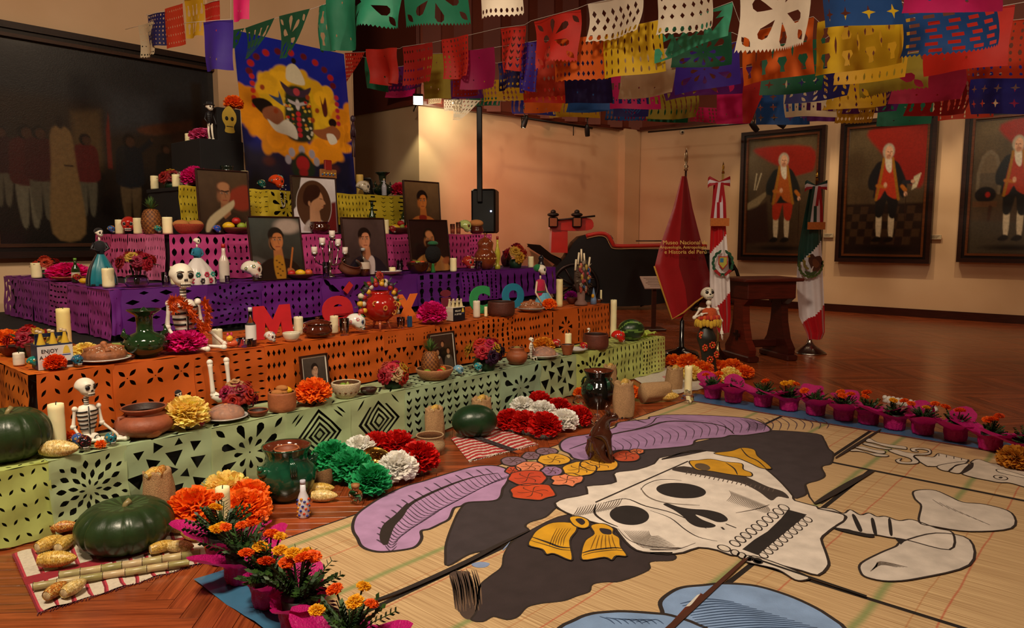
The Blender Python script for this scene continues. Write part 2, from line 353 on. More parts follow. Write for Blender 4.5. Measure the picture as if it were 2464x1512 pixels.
# pilasters and joint ribs of the upper wall
m = MB()
for k in np.linspace(.03,.97,9):
    x = cA[0]+(cB[0]-cA[0])*k; y = cA[1]+(cB[1]-cA[1])*k; m.box((x+.08, y-.13,(ZB+ZT)/2),(.5,.1, ZT-ZB),'#ffffff', None)
S('trim_1', m,'upper_wall')
m = MB();p = atT(1487,500,10.4)
dAB = (Vector(cB+(0,))-Vector(cA+(0,))).normalized();nAB = Vector((dAB.y,-dAB.x,0))
q0 = Vector(cB+(0,))-dAB*.55; m.prism([tuple(q0)[:2], tuple(q0+nAB*.22)[:2], tuple(Vector(cB+(0,))+nAB*.22)[:2], cB],0, ZB,'#ffffff');S('trim_2', m,'plaster')
m = MB();wall_seg(m, W(-7,-6), W(-7,9.6),0, ZT);S('wall_side_left', m,'plaster')
m = MB();wall_seg(m, W(16.3,-6), W(-7,-6),0, ZT);S('wall_behind', m,'plaster')
m = MB();pc = [W(-7.3,-6.3), W(16.7,-6.3), W(16.7,18), W(-7.3,18)]; m.prism([(p.x, p.y) for p in pc], ZT, ZT+.2,'#ffffff');S('ceiling', m,'ceiling_paint')
m = MB()
for a, b in ((cA, cB),(cB, cD),(cC, cA),(tuple(W(-7,9.6))[:2], tuple(W(sp0,9.6))[:2])): wall_seg(m, a, b,0,.16,.0,.035)
for i in range(len(m.c)): m.c[i] = lin('#3a160b')
S('baseboard_back', m,'wood')
m = MB()
for a, b in ((cA, cB),(cB, cD)): wall_seg(m, a, b, ZB-.03, ZB+.05,0,.16)
for i in range(len(m.c)): m.c[i] = lin('#5a2416')
S('trim_3', m,'wood')

# ---- floor: sub-floor, herringbone planks
m = MB();m.prism([(p.x, p.y) for p in pc],-.25,-.022,'#2a0f06');floor = S('floor', m,'matte')
PW, PN = .085,11; PL = PW*PN
hb = RZ+PI/4; hx = Vector((math.cos(hb), math.sin(hb),0));hy = Vector((-math.sin(hb), math.cos(hb),0))
def in_room(c): s_, t_ = st(c);return -7 < s_ < 16.4 and -6 < t_ < (9.7 if s_ < sp1 else 14.5)
planks = []
for i in range(-120,260):
    for j in range(-12,16):
        for k in (0,1):
            # horizontal plank [0,n]x[0,1] ; vertical plank [0,1]x[1,n+1]
            ox, oy = i+PN*j, i-PN*j
            if k == 0: cx, cy = ox+PN/2, oy+.5
            else: cx, cy = ox+.5, oy+1+PN/2
            c = hx*(cx*PW)+hy*(cy*PW)
            if c.y < -1.2 or c.y > 19.5 or not in_room(c): continue
            planks.append((c, k))
gap = .0012
def plank_geom(r):
    o = MB();x, y = PL/2-gap, PW/2-gap; e = .0007
    o.add([(-x,-y,-.02),(x,-y,-.02),(x, y,-.02),(-x, y,-.02),(-x,-y,-e),(x,-y,-e),(x, y,-e),(-x, y,-e),(-x+e,-y+e,0),(x-e,-y+e,0),(x-e, y-e,0),(-x+e, y-e,0)],
          [(0,1,5,4),(1,2,6,5),(2,3,7,6),(3,0,4,7),(4,5,9,8),(5,6,10,9),(6,7,11,10),(7,4,8,11),(8,9,10,11)],'#ffffff', False);return o
pm = plank_geom(0).build('floor_plank','parquet', floor);pmesh = pm.data; bpy.data.objects.remove(pm)
def covered(c):
    s_, t_ = st(c);return (s_ > .5 and s_ < 7.7 and t_ > 4.6) or (1.9 < s_ < 6.6 and t_ < 3.4)
cand = []
for q,(c, k) in enumerate(planks):
    px, py, d = proj((c.x, c.y,0))
    if c.y > 1.2 and -90 < px < 2560 and py < 1600 and not covered(c): cand.append((d, q))
cand.sort();near = set(q for d, q in cand[:300])
rest = MB();pg = plank_geom(0);R_ = random.Random(3)
for q,(c, k) in enumerate(planks):
    ang = hb+(PI/2 if k else 0)
    if q in near:
        o = bpy.data.objects.new('floor_plank', pmesh);COL.objects.link(o);o.parent = floor; o.location = (c.x, c.y, R_.uniform(-.0012,0));o.rotation_euler = (0,0, ang)
    else:
        g = R_.uniform(.75,1.25);b = rest.n; M = np.array(TM(c.x, c.y, R_.uniform(-.001,0),0,0, ang));vs = pg.v[0]@M[:3, :3].T+M[:3,3]
        rest.v.append(vs);rest.n += 12; rest.f += [tuple(i+b for i in f) for f in pg.f]; rest.c += [(g, g, g)]*9; rest.sm += [False]*9
o = rest.build('floor_planks_beyond','parquet', floor);o['kind'] = 'stuff'

# ================================================================ cut paper
def leaf(cx, cy, l, w, a, asp=1, n=4, tip=1.0):
    pts = []
    for i in range(n+1): t = i/n; pts.append((l*(t-.5), w/2*math.sin(PI*t)**tip))
    for i in range(n-1,0,-1): t = i/n; pts.append((l*(t-.5),-w/2*math.sin(PI*t)**tip))
    c, s = math.cos(a), math.sin(a);return [(cx+(x*c-y*s), cy+(x*s+y*c)/asp) for x, y in pts]
def drop(cx, cy, l, w, a, asp=1):                          # tear drop, round end away from the origin of a
    pts = [(-l/2,0),(-l*.1, w*.3),(l*.2, w*.5),(l*.42, w*.34),(l/2,0),(l*.42,-w*.34),(l*.2,-w*.5),(-l*.1,-w*.3)]
    c, s = math.cos(a), math.sin(a);return [(cx+(x*c-y*s), cy+(x*s+y*c)/asp) for x, y in pts]
def rct(cx, cy, w, h, a=0, asp=1):
    c, s = math.cos(a), math.sin(a);return [(cx+(x*c-y*s), cy+(x*s+y*c)/asp) for x, y in ((-w/2,-h/2),(w/2,-h/2),(w/2, h/2),(-w/2, h/2))]
def dia(cx, cy, w, h): return [(cx-w/2, cy),(cx, cy-h/2),(cx+w/2, cy),(cx, cy+h/2)]
def ova(cx, cy, w, h, n=8): return [(cx+w/2*math.cos(2*PI*i/n), cy+h/2*math.sin(2*PI*i/n)) for i in range(n)]
def pattern(k, asp, seed=0):
    """holes of one sheet, x 0..1 across, y 0..1 down; asp = height/width"""
    R = random.Random(seed*31+len(k));H = []
    if k == 'flower':
        for i in range(8): a = PI/8+i*PI/4; H.append(drop(.5+.3*math.cos(a),.52+.3*math.sin(a)/asp,.2,.1, a, asp))
        for i in range(8): a = i*PI/4; H.append(drop(.5+.15*math.cos(a),.52+.15*math.sin(a)/asp,.12,.06, a, asp))
        for x, y, a in ((.12,.12,.8),(.88,.12,2.3),(.12,.9,-.8),(.88,.9,-2.3)): H.append(leaf(x, y,.16,.07, a, asp))
        H += [dia(.5,.52,.03,.03/asp)]
    elif k == 'burst':
        for r, n, l, w, o in ((.11,8,.09,.035,0),(.22,12,.13,.06,.2),(.36,14,.13,.075,.1),(.47,14,.1,.05,.32)):
            for i in range(n):
                a = o+2*PI*i/n; x = .5+r*math.cos(a);y = .5+r*math.sin(a)/asp
                if .05 < x < .95 and .06 < y < .94: H.append(leaf(x, y, l, w, a, asp))
    elif k == 'tri':
        for (x, y, s, a) in ((.15,.18,.12,0),(.35,.12,.13,.5),(.6,.1,.1,1),(.8,.2,.14,.2),(.3,.36,.17,.3),(.55,.3,.2,0),(.82,.45,.18,.1),(.12,.55,.2,2),(.5,.5,.14,2.6),(.66,.6,.12,1.4),(.3,.75,.16,.8),(.55,.8,.16,2),(.8,.78,.16,.4),(.12,.86,.11,1),(.9,.92,.08,0),(.7,.92,.1,2)):
            H.append([(x+s*.58*math.cos(a+PI/2+q*2*PI/3)*1, y+s*.58*math.sin(a+PI/2+q*2*PI/3)/asp) for q in range(3)])
    elif k == 'chev':
        for r in (.1,.18,.27,.36):
            for q in range(4):
                a = q*PI/2; l = r*1.15; w = .028+.02*r
                pts = [(r,0),(r-l*.5, l*.5),(r-l*.5-w, l*.5),(r-w*1.5,0),(r-l*.5-w,-l*.5),(r-l*.5,-l*.5)]
                c, s = math.cos(a), math.sin(a);H.append([(.5+(x*c-y*s),.5+(x*s+y*c)/asp) for x, y in pts])
        for sx in (-1,1):
            for sy in (-1,1):
                for q in range(4): H.append(leaf(.5+sx*(.31+.045*q),.5+sy*(.31+.04*q)/asp,.2-.03*q,.026,-sx*sy*PI/4+PI/2*0, asp) if 0 else leaf(.5+sx*(.3+.05*q),.5+sy*(.26+.04*q)/asp,.2-.02*q,.03, sx*sy*(-PI/4)+0, asp))
    elif k == 'arrows':
        for i in range(6):
            x = (i+.5)/6
            for j in range(6):
                y = (j+.7)/6.6; s = .05
                if j == 0: H.append([(x-s*.7, y-.03),(x+s*.7, y-.03),(x, y+.05)])
                else: H.append([(x-s, y-.05),(x, y-.0),(x+s, y-.05),(x+s, y+.0),(x, y+.07),(x-s, y+.0)])
    elif k == 'leaves':
        for i in range(6):
            x = (i+.5)/6
            for j in range(5): H.append(leaf(x,(j+.5)/5,.11,.045,(.9 if i % 2 else -.9)+R.uniform(-.1,.1), asp))
    elif k == 'cross4':
        for i in range(3):
            for j in range(2):
                for q in range(4):
                    a = PI/4+q*PI/2; H.append(leaf((i+.5)/3+.09*math.cos(a),(j+.5)/2+.09*math.sin(a)/asp,.11,.05, a, asp))
                H.append(dia((i+.5)/3,(j+.5)/2,.02,.02/asp))
    elif k == 'hdots':
        for j in range(7):
            for i in range(6): H.append(leaf((i+.5)/6,(j+.6)/7.2,.085,.028,0, asp))
    elif k == 'hdia':
        for j in range(5):
            for i in range(4 if j % 2 else 3):
                w = .16 if (i+j) % 2 else .11; H.append(dia((i+(.5 if j % 2 else 1))/4,(j+.6)/5.3, w, w*.38/asp))
    elif k == 'diam':
        for j in range(5):
            for i in range(9): s = .035+.02*((i+j) % 2);H.append(dia((i+.5)/9,(j+.6)/5.2, s, s*1.7/asp if asp else s))
    elif k == 'rows':
        for j in range(4):
            y = (j+.6)/4.3
            for i in range(12):
                if i % 5 == 4: continue
                H.append(dia((i+.6)/12.2, y,.05,.09/asp))
            if j < 3:
                for i in range(0): pass
    elif k == 'skulls':
        for i in range(3):
            x = (i+.5)/3
            H += [dia(x-.05,.56,.05,.08/asp), dia(x+.05,.56,.05,.08/asp), dia(x,.66,.025,.06/asp), rct(x,.78,.09,.02,0, asp)]
            H += [[(x-.155,.4),(x-.07,.4),(x-.13,.52)],[(x+.155,.4),(x+.07,.4),(x+.13,.52)],[(x-.15,.7),(x-.09,.84),(x-.15,.9)],[(x+.15,.7),(x+.09,.84),(x+.15,.9)]]
            for q in (-.06,0,.06): H += [rct(x+q,.24,.02,.05,0, asp), dia(x+q,.14,.02,.03/asp)]
    elif k == 'ovals':
        for i in range(7):
            for j in range(4): H.append(leaf((i+.5)/7,(j+.55)/4.1,.16/asp*.7,.055+.03*((i+j) % 2), PI/2, asp,5,.8))
    elif k == 'slots':
        for i in range(9):
            for j in range(5): H.append(leaf((i+.5)/9,(j+.55)/5.1,.12 if (i+j) % 2 else .08,.03, PI/2, asp))
    elif k == 'keys':
        for i in range(5):
            x = (i+.5)/5; H += [rct(x,.12,.08,.07,0, asp),[(x-.05,.32),(x,.24),(x+.05,.32),(x+.02,.32),(x+.02,.42),(x-.02,.42),(x-.02,.32)], ova(x,.55,.1,.1/asp), rct(x,.68,.05,.06,0, asp), ova(x,.85,.09,.1/asp)]
    elif k == 'rose':
        for r, n, s in ((.1,7,.04),(.2,12,.05),(.3,16,.06),(.4,18,.06)):
            for i in range(n):
                a = 2*PI*i/n+r*3; x = .5+r*math.cos(a);y = .5+r*math.sin(a)/asp
                if .04 < x < .96 and .05 < y < .95: H.append(rct(x, y, s, s*.6, a+.6, asp))
    elif k == 'dots':
        for i in range(8):
            for j in range(8):
                s = R.choice((.03,.045,.06));H.append(ova((i+.5)/8,(j+.55)/8.1, s, s*1.5/asp,6))
    elif k == 'bars':
        for j in range(7):
            H += [rct(.14,(j+.5)/7,.18 if j % 2 else .1,.03,0, asp), rct(.86,(j+.5)/7,.18 if j % 2 else .1,.03,0, asp)]
            for x in (.4,.6): H.append([(x-.05,(j+.4)/7),(x,(j+.62)/7),(x+.05,(j+.4)/7),(x+.05,(j+.52)/7),(x,(j+.8)/7),(x-.05,(j+.52)/7)])
    elif k == 'cross':
        for q in range(8):
            a = q*PI/4; l = .15 if q % 2 else .2; H.append([(.5+.06*math.cos(a),.5+.06*math.sin(a)/asp),(.5+l*math.cos(a-.22),.5+l*math.sin(a-.22)/asp),(.5+l*math.cos(a+.22),.5+l*math.sin(a+.22)/asp)])
        for j in range(5):
            for x in (.1,.9): H.append(rct(x,(j+.5)/5,.03,.1,0, asp))
        H += [rct(.1,.25+.002,.001,.001)]
        H.pop()
    elif k == 'hslots':
        for j in range(8):
            for i in range(5): H.append(rct((i+.5+(.2 if j % 2 else 0))/5.2,(j+.6)/8.4,.11,.03,0, asp))
    elif k == 'stars':
        for i in range(4):
            for j in range(3): x = (i+.5)/4; y = (j+.6)/3.3; s = .07; H.append([(x+(s if q % 2 == 0 else s*.32)*math.cos(q*PI/4), y+(s if q % 2 == 0 else s*.32)*math.sin(q*PI/4)/asp) for q in range(8)])
    elif k == 'vases':
        for i in range(4):
            x = (i+.5)/4
            for y0, sg in ((.3,1),(.74,-1)):
                H.append([(x-.03, y0-sg*.15),(x+.03, y0-sg*.15),(x+.02, y0-sg*.05),(x+.06, y0+sg*.05),(x+.045, y0+sg*.12),(x-.045, y0+sg*.12),(x-.06, y0+sg*.05),(x-.02, y0-sg*.05)])
            if i < 3: H.append(leaf(x+.125,.5,.2,.03, PI/2, asp))
    elif k == 'houses':
        for i in range(6):
            for j in range(2): H.append(rct((i+.5)/6,.35+.4*j,.07,.2*asp,0, asp)); 
        for i in range(5): H += [dia((i+1)/6,.35,.03,.08), dia((i+1)/6,.75,.03,.08)]
    elif k == 'big':
        for i in range(6): a = i*PI/3+.3; H.append(drop(.5+.24*math.cos(a),.5+.24*math.sin(a)/asp,.26,.13, a, asp))
        for x, y in ((.1,.15),(.9,.15),(.1,.85),(.9,.85)): H.append(leaf(x, y,.16,.08,.8, asp))
    elif k == 'lace':
        for j in range(4):
            for i in range(6): H.append(dia((i+(.5 if j % 2 else .8))/6.4,(j+.5)/5.5,.07,.09/asp))
        for i in range(9): H.append(ova((i+.5)/9,.9,.06,.1/asp,6))
    elif k == 'plain':
        H += [ova(.3,.75,.03,.05), ova(.6,.8,.03,.05), dia(.5,.2,.04,.05)]
    return H
EDGE = {'plain': 0,'fringe': 1,'scal': 2}
_cut = {}
def cut_sheet(k, asp, edge='plain', nx=8, ny=8, seed=0):
    key = (k, round(asp,1), edge, nx, ny, seed % 3)
    if key in _cut: return _cut[key]
    asp = round(asp,1);out = []
    N = nx*2
    for i in range(N): out.append((i/N,0))
    for j in range(ny): out.append((1, j/ny))
    nb = {'plain': N,'fringe': 44,'scal': 40}[edge]
    for i in range(nb):
        x = 1-i/nb
        if edge == 'fringe': y = 1 if i % 2 == 0 else .955
        elif edge == 'scal': y = 1-.035*abs(math.cos(PI*i/4))
        else: y = 1
        out.append((x, y))
    for j in range(ny): out.append((0,1-j/ny))
    vs = [Vector(p) for p in out]; faces = [list(range(len(out)))]
    for h in pattern(k, asp, seed % 3):
        if any(not (.005 < q_[0] < .995 and .005 < q_[1] < .99) for q_ in h): continue
        h = [(min(.985, max(.015, p[0])), min(.95, max(.015, p[1]))) for p in h]
        if sum(h[q-1][0]*h[q][1]-h[q][0]*h[q-1][1] for q in range(len(h))) < 0: h = h[::-1]
        b = len(vs);vs += [Vector(p) for p in h]; faces.append(list(range(b, b+len(h))))
    for i in range(1, nx):
        for j in range(1, ny): vs.append(Vector(((i+.11*((j*7) % 3))/nx,(j+.09*((i*5) % 3))/ny*.98)))
    r = delaunay_2d_cdt(vs,[], faces,0,1e-5, True)
    tris = [f for f, of in zip(r[2], r[5]) if of and 0 in of and len(of) == 1]
    res = (np.array([(v.x, v.y) for v in r[0]]),[tuple(t) for t in tris]); _cut[key] = res; return res

# ================================================================ the stepped altar tables under cut paper
ZG, ZO, ZP, ZK, ZY = .42,.83,1.226,1.65,2.12
TG, TO, TP, TK, TY = 4.45,4.90,5.97,6.61,7.15
def sAt(px, t, py=600): return st(atT(px, py, t))[0]
def tAt(px, s, py=600): return st(atS(px, py, s))[1]
class Tier: pass
TI = {}
def tier(key, z0, z1, t0, t1, s0, s1, name, label, cat='table'):
    c = W((s0+s1)/2,(t0+t1)/2, z0);e = T(name, label, cat, c, RZ);q = Tier();q.e = e; q.c = c; q.z0 = z0; q.z1 = z1; q.t0 = t0; q.s0 = s0; q.s1 = s1; q.t1 = t1
    m = MB();i = .03; sx = s1-s0-2*i; sy = t1-t0-2*i
    m.box((0,0, z1-z0-.02),(sx, sy,.035),'#0b0a0c'); 
    m.build('table_top','blackcloth', e)
    m = MB();n = int(sx/.5)                                 # black cloth skirt with soft folds
    def edge(ax, ay, bx, by, nx_, ny_):
        L = math.hypot(bx-ax, by-ay);k = int(L/.06);vs = []; 
        for j in range(k+1):
            f = j/k; w_ = .008*math.sin(j*1.3);vs += [(ax+(bx-ax)*f+nx_*w_, ay+(by-ay)*f+ny_*w_,.001),(ax+(bx-ax)*f+nx_*w_*.3, ay+(by-ay)*f+ny_*w_*.3, z1-z0-.038)]
        m.add(vs,[(2*j,2*j+2,2*j+3,2*j+1) for j in range(k)],'#0b0a0c')
    X, Y = sx/2-.012, sy/2-.012
    edge(-X,-Y, X,-Y,0,-1);edge(X,-Y, X, Y,1,0);edge(-X, Y,-X,-Y,-1,0);edge(X, Y,-X, Y,0,1)
    m.build('skirt','blackcloth', e)
    TI[key] = q; return q
def loc2(q, s, t, z): d = W(s, t, z)-q.c; return (d.x*U.x+d.y*U.y, d.x*V.x+d.y*V.y, z-q.z0)
def front_sheet(q, sa, sb, pat, col, seed, edge='plain', side=False, drop_=0, top=None, sag=0):
    R = random.Random(seed);wd = abs(sb-sa);z0 = q.z0+.012+drop_; z1 = q.z1+.004; h = z1-z0
    P, tr = cut_sheet(pat, h/wd, edge,7,6, seed);x = P[:, 0]; y = P[:, 1]
    a = R.uniform(0,6);f1 = R.uniform(3,7);f2 = R.uniform(2,5)
    off = .008+.008*(1+np.sin(f1*x*PI+a))*y+.005*np.sin(f2*y*PI+a*2+4*x)+.006*y*(seed % 3)
    ss = sa+(sb-sa)*x+.006*np.sin(y*5+a);zz = z1-h*y-.004*np.sin(x*9+a)-sag*np.sin(PI*x)*y
    vs = []
    for i in range(len(x)):
        if side: vs.append(loc2(q, q.s0-off[i], ss[i], zz[i]))
        else: vs.append(loc2(q, ss[i], q.t0-off[i], zz[i]))
    m = MB();m.add(vs, tr, col);m.build('paper_sheet','paper', q.e)
    if top:
        P, tr = cut_sheet(pat, top/wd,'plain',7,6, seed+1);x = P[:, 0]; y = P[:, 1]; vs = []
        for i in range(len(x)):
            zz = q.z1+.003+.002*math.sin(x[i]*8+a)+.001*(seed % 2)
            if side: vs.append(loc2(q, q.s0-.008+top*y[i], sa+(sb-sa)*x[i], zz))
            else: vs.append(loc2(q, sa+(sb-sa)*x[i], q.t0-.008+top*y[i], zz))
        m = MB();m.add(vs, tr, col);m.build('top_sheet','paper', q.e)
Gc, Gy, Oc, Pc, Kc, Yc = '#b9cb9a','#cbd97c','#d5621a','#6a1f8c','#d3488f','#cdb428'
g = tier('G',0, ZG, TG,9.3,.2,7.7,'altar_table','lowest long altar table hung with pale green cut paper sheets')
o_ = tier('O', ZG, ZO, TO,9.25,1.24,7.36,'altar_table','altar table hung with orange cut paper sheets, second from the floor')
p_ = tier('P', ZO, ZP, TP,8.87,2.08,7.51,'altar_table','altar table hung with purple cut paper sheets, third from the floor')
sK1 = sAt(1180, TK);sY0 = sAt(437, TY);sY1 = sAt(1052, TY)
k_ = tier('K', ZP, ZK, TK,8.4,2.78, sK1,'altar_table','altar table hung with pink cut paper sheets, fourth from the floor')
y_ = tier('Y', ZK, ZY, TY, min(9.2, tAt(350, sY0)), sY0-.0, sY1,'altar_table','uppermost altar table hung with mustard yellow cut paper sheets')
def run(q, t, pxs, pats, cols, seed, **kw):
    for i, pat in enumerate(pats):
        a, b = sAt(pxs[i], t), sAt(pxs[i+1], t);c = cols[i % len(cols)] if isinstance(cols, list) else cols
        if pat: front_sheet(q, a-.004, b+.008, pat, c, seed+i, **kw)
run(g, TG,[-90,80,271,485,670,828,967,1085,1200,1299,1387,1463,1548,1603],['leaves','burst','tri','flower','chev','chev','arrows','arrows','flower','tri','burst','slots','dots'],
    [Gy, Gc,'#b0c69c', Gc,'#b6ca98', Gc,'#aec69e','#aec69e','#aac6a4', Gc, Gy, Gy,'#d6e080'],10, top=.40)
run(o_, TO,[66,253,449,626,776,917,1040,1142,1235,1320,1398,1466],['leaves','cross4','hdots','rows','rows','skulls','diam','dots','rows','cross','slots'],[Oc,'#d4621c','#d0601c','#d66318'],40, top=.98)
run(p_, TP,[258,284,490,625,769,900,1002,1108,1195,1335],['plain','hdia','rose','diam','flower','plain','keys','dots','slots'],[Pc,'#62208a','#5c1d84', Pc],70, drop_=.04, top=.58)
run(k_, TK,[407,543,612,700,790,850,930,990,1045,1128,1180],['ovals','keys','diam','slots','ovals','keys','diam','slots','slots','dots'],[Kc,'#cc4488','#c8407e'],100, top=.48)
run(y_, TY,[437,510,598,650,735,815,885,980,1052],['slots','ovals','bars','flower','bars','slots','bars','diam'],[Yc,'#c8b02a'],130, drop_=.1)
for i,(a, b, c, pt_) in enumerate(((TK-.0, TK+.42,'#f07cb0','slots'),(TK+.42, TK+.84,'#ec74aa','ovals'),(TK+.84, TK+1.26,'#e8639f','ovals'),(TK+1.26, TK+1.7,'#d8558f','leaves'))): front_sheet(k_, a, b, pt_, c,160+i, side=True, top=.3)  # pink and purple side sheets: light from the left put into lighter colours
for i in range(6): front_sheet(p_, TP+.48*i, TP+.48*(i+1),['slots','rows','hslots','slots','leaves','tri'][i],['#a03c98','#943692','#9c3c92','#903696','#8c3294','#842e90'][i],180+i, side=True, top=.35)
for i in range(5): front_sheet(o_, TO+.5*i, TO+.5*(i+1),['leaves','slots','dots','leaves','ovals'][i],['#e0751f','#dd6f1c'][i % 2],200+i, side=True, top=.6)

# ================================================================ straw mats with the painted skull
def GA(x, y): return (800+x/2.738,960+y/2.738)
def GB(x, y): return (1564+x/2.471,900+y/2.471)
matE = T('straw_mat_painting','large painted skull in plumed hat on straw mats laid on the floor','painted mat', W(4.3,1.6,0), RZ)
MC = matE.location.copy()
def ML(p, lay): d = Vector((p[0], p[1],0))-MC; return (d.x*U.x+d.y*U.y, d.x*V.x+d.y*V.y,.0075+lay*.0006)
def straw_panel(s0, s1, t0, t1, seed, turn=False, wavy=.0):
    me_n = 46; my = 20; m = MB();vs = []
    for j in range(my+1):
        for i in range(me_n+1):
            a = s0+(s1-s0)*i/me_n; b = t0+(t1-t0)*j/my; r = random.Random(seed*99+i*7+j)
            e = 0
            if wavy and j == my: e = wavy*(math.sin(i*1.1)+.4*math.sin(i*2.3))*.02
            q = W(a, b+e,0)-MC; z = .007
            if j in (0, my) or i in (0, me_n): z = .004
            vs.append((q.x*U.x+q.y*U.y, q.x*V.x+q.y*V.y, z))
    fs = [(j*(me_n+1)+i, j*(me_n+1)+i+1,(j+1)*(me_n+1)+i+1,(j+1)*(me_n+1)+i) for j in range(my) for i in range(me_n)]
    m.add(vs, fs,'#ffffff');m.build('mat_panel','straw', matE)
tmid, tlow = 2.5,1.43
straw_panel(1.76,6.46,2.515,3.45,1);straw_panel(1.74,5.36,1.45,2.485,2);straw_panel(5.40,6.46,1.76,2.485,3)
straw_panel(1.74,3.41,.2,1.42,4);straw_panel(3.44,5.36,-.7,1.42,5);straw_panel(5.40,6.46,-.9,1.73,6)
m = MB(); 
for s0, s1, t0, t1 in ((1.73,6.48,-1,3.465),):
    q = [W(s0, t0)-MC, W(s1, t0)-MC, W(s1, t1)-MC, W(s0, t1)-MC]; m.prism([(p.x*U.x+p.y*U.y, p.x*V.x+p.y*V.y) for p in q],.001,.0035,'#1d1512')
m.build('mat_backing','matte', matE)
INK = '#2b221f'
def art(name, items, label=None):
    """items: (kind, points in picture pixels, colour, layer[, width]) laid flat on the mat as paint"""
    m = MB()
    for it in items:
        k, pts, col, lay = it[:4]
        if k in 'ps':
            if k == 's': pts = smoothpoly(pts,4)
            g3 = [at(x, y,0) for x, y in pts]; v2 = [Vector((p.x, p.y)) for p in g3]; v2 = v2 if sum(v2[q-1].cross(v2[q]) for q in range(len(v2))) > 0 else v2[::-1]; r = delaunay_2d_cdt(v2,[],[list(range(len(v2)))],1,1e-6, True)
            m.add([ML(v, lay) for v in r[0]],[tuple(f) for f, of in zip(r[2], r[5]) if of], col, False)
            if len(it) > 4 and it[4]: k = 'o'
        if k in 'lo':
            if k == 'l': pts = smoothpoly(pts,4, False) if len(pts) > 2 else pts
            w_ = it[4]; g3 = [Vector(ML(at(x, y,0), lay+.5)) for x, y in pts]; n = len(g3);cl = k == 'o'; vs = []; c_ = it[5] if len(it) > 5 else INK
            if k == 'l': c_ = col
            for i in range(n):
                a = g3[i-1] if (i or cl) else g3[0]; b = g3[(i+1) % n] if (i < n-1 or cl) else g3[-1]; d = b-a
                if d.length < 1e-6: d = Vector((1,0,0))
                d.normalize();nn = Vector((-d.y, d.x,0));ww = w_*(1 if cl else (.25+.75*math.sin(PI*min(1, max(0,(i+.3)/(n-.4))))))
                vs += [tuple(g3[i]+nn*ww/2), tuple(g3[i]-nn*ww/2)]
            fs = [(2*i,2*i+1,2*i+3,2*i+2) for i in range(n-1)]
            if cl: fs.append((2*n-2,2*n-1,1,0))
            m.add(vs, fs, c_, False)
    return m.build(name,'paint', matE, label)
def ga(*l): return [GA(l[i], l[i+1]) for i in range(0, len(l),2)]
def gb(*l): return [GB(l[i], l[i+1]) for i in range(0, len(l),2)]
def el(c, rx, ry, n=16, rot=0, wob=0, seed=0):
    R = random.Random(seed);o = []
    for i in range(n): a = 2*PI*i/n; k = 1+wob*R.uniform(-1,1);x, y = rx*k*math.cos(a), ry*k*math.sin(a);o.append((c[0]+x*math.cos(rot)-y*math.sin(rot), c[1]+x*math.sin(rot)+y*math.cos(rot)))
    return o
LAV, BLK = '#a884ae','#3a3236'
hat = ga(1150,490,1110,640,1060,680,900,690,840,740,795,830,750,960,745,1050,760,1110,900,1035,1040,1000,1180,940,1290,882,1270,850,1300,822,1400,790,1470,730,1500,740,1600,760,1850,720,2464,600)+gb(300,620,700,720,850,745,880,745,930,720,925,665,1000,640,1040,612,1020,560,1075,540,1090,480,1060,450,1035,400,990,362,740,342,600,350,430,380,130,440)+ga(2200,290,1900,340,1700,380,1500,430,1300,480)
art('painted_hat',[('s', hat, BLK,1,.014)],'black brimmed hat shape painted on the mats')
hair = ga(1290,885,1180,960,1130,1040,1115,1120,1040,1180,975,1240,960,1330,945,1420,915,1468,990,1480,1060,1447,1150,1467,1220,1447,1280,1385,1370,1360,1440,1352,1530,1340,1610,1310,1690,1282,1710,1235,1790,1218,1900,1212,2080,1140,2092,1085,2238,1075,2250,1038,2100,1000,1950,900,1850,830,1560,770)
dry = [('s', ga(775,1160,900,1150,905,1200,960,1290,965,1360,920,1460,860,1450,820,1380,800,1290),'#4a3a33',0)]
R_ = random.Random(5)
for i in range(26):
    x = 770+i*7; y = 1150+R_.uniform(-20,40);dry.append(('l', ga(x, y, x+25, y+90, x+40, y+230),'#6b5443' if i % 3 else '#3a2d28',1,.008))
dry += [('s', ga(915,1100,975,1085,1035,1095,1010,1120,950,1122),'#7d8fb5',1),('p', ga(1120,1005,1175,945,1150,985,1125,1010),'#7d8fb5',2)]
art('painted_hair',[('s', hair,'#33292b',1,.010)]+dry,'dark hair painted on the mats')
# plumes
pl = [('s', ga(940,455,1080,450,1170,490,1150,560,1122,600,1108,655,1060,682,900,692,850,716,800,732,770,800,715,832,640,868,585,882,588,930,555,980,490,1003,340,1020,250,1010,190,980,165,930,138,885,135,835,160,775,230,718,340,650,470,590,600,552,700,520,800,490), LAV,3,.018)]
spine = ga(1090,500,980,515,850,550,720,600,610,650,520,700,460,760,390,830,350,900,345,975)
pl.append(('l', spine, INK,4,.03));pl.append(('l', ga(500,700,440,780,370,850,345,930,350,975), INK,4.3,.07))
for i in range(34):
    f = i/33; k = min(len(spine)-2, int(f*(len(spine)-1)));g_ = f*(len(spine)-1)-k; x = spine[k][0]*(1-g_)+spine[k+1][0]*g_; y = spine[k][1]*(1-g_)+spine[k+1][1]*g_
    L_ = 30+55*math.sin(PI*min(1, f*1.05));pl.append(('l',[(x, y),(x+L_*.45, y+L_*.22+8),(x+L_*.95, y+L_*.12)],'#4b3a4e',4,.008))
    if i % 2: pl.append(('l',[(x, y),(x-14, y-10),(x-20, y-13)],'#4b3a4e',4,.012))
art('painted_plume', pl,'lavender plume painted at the hat brim end nearer the flower pots')
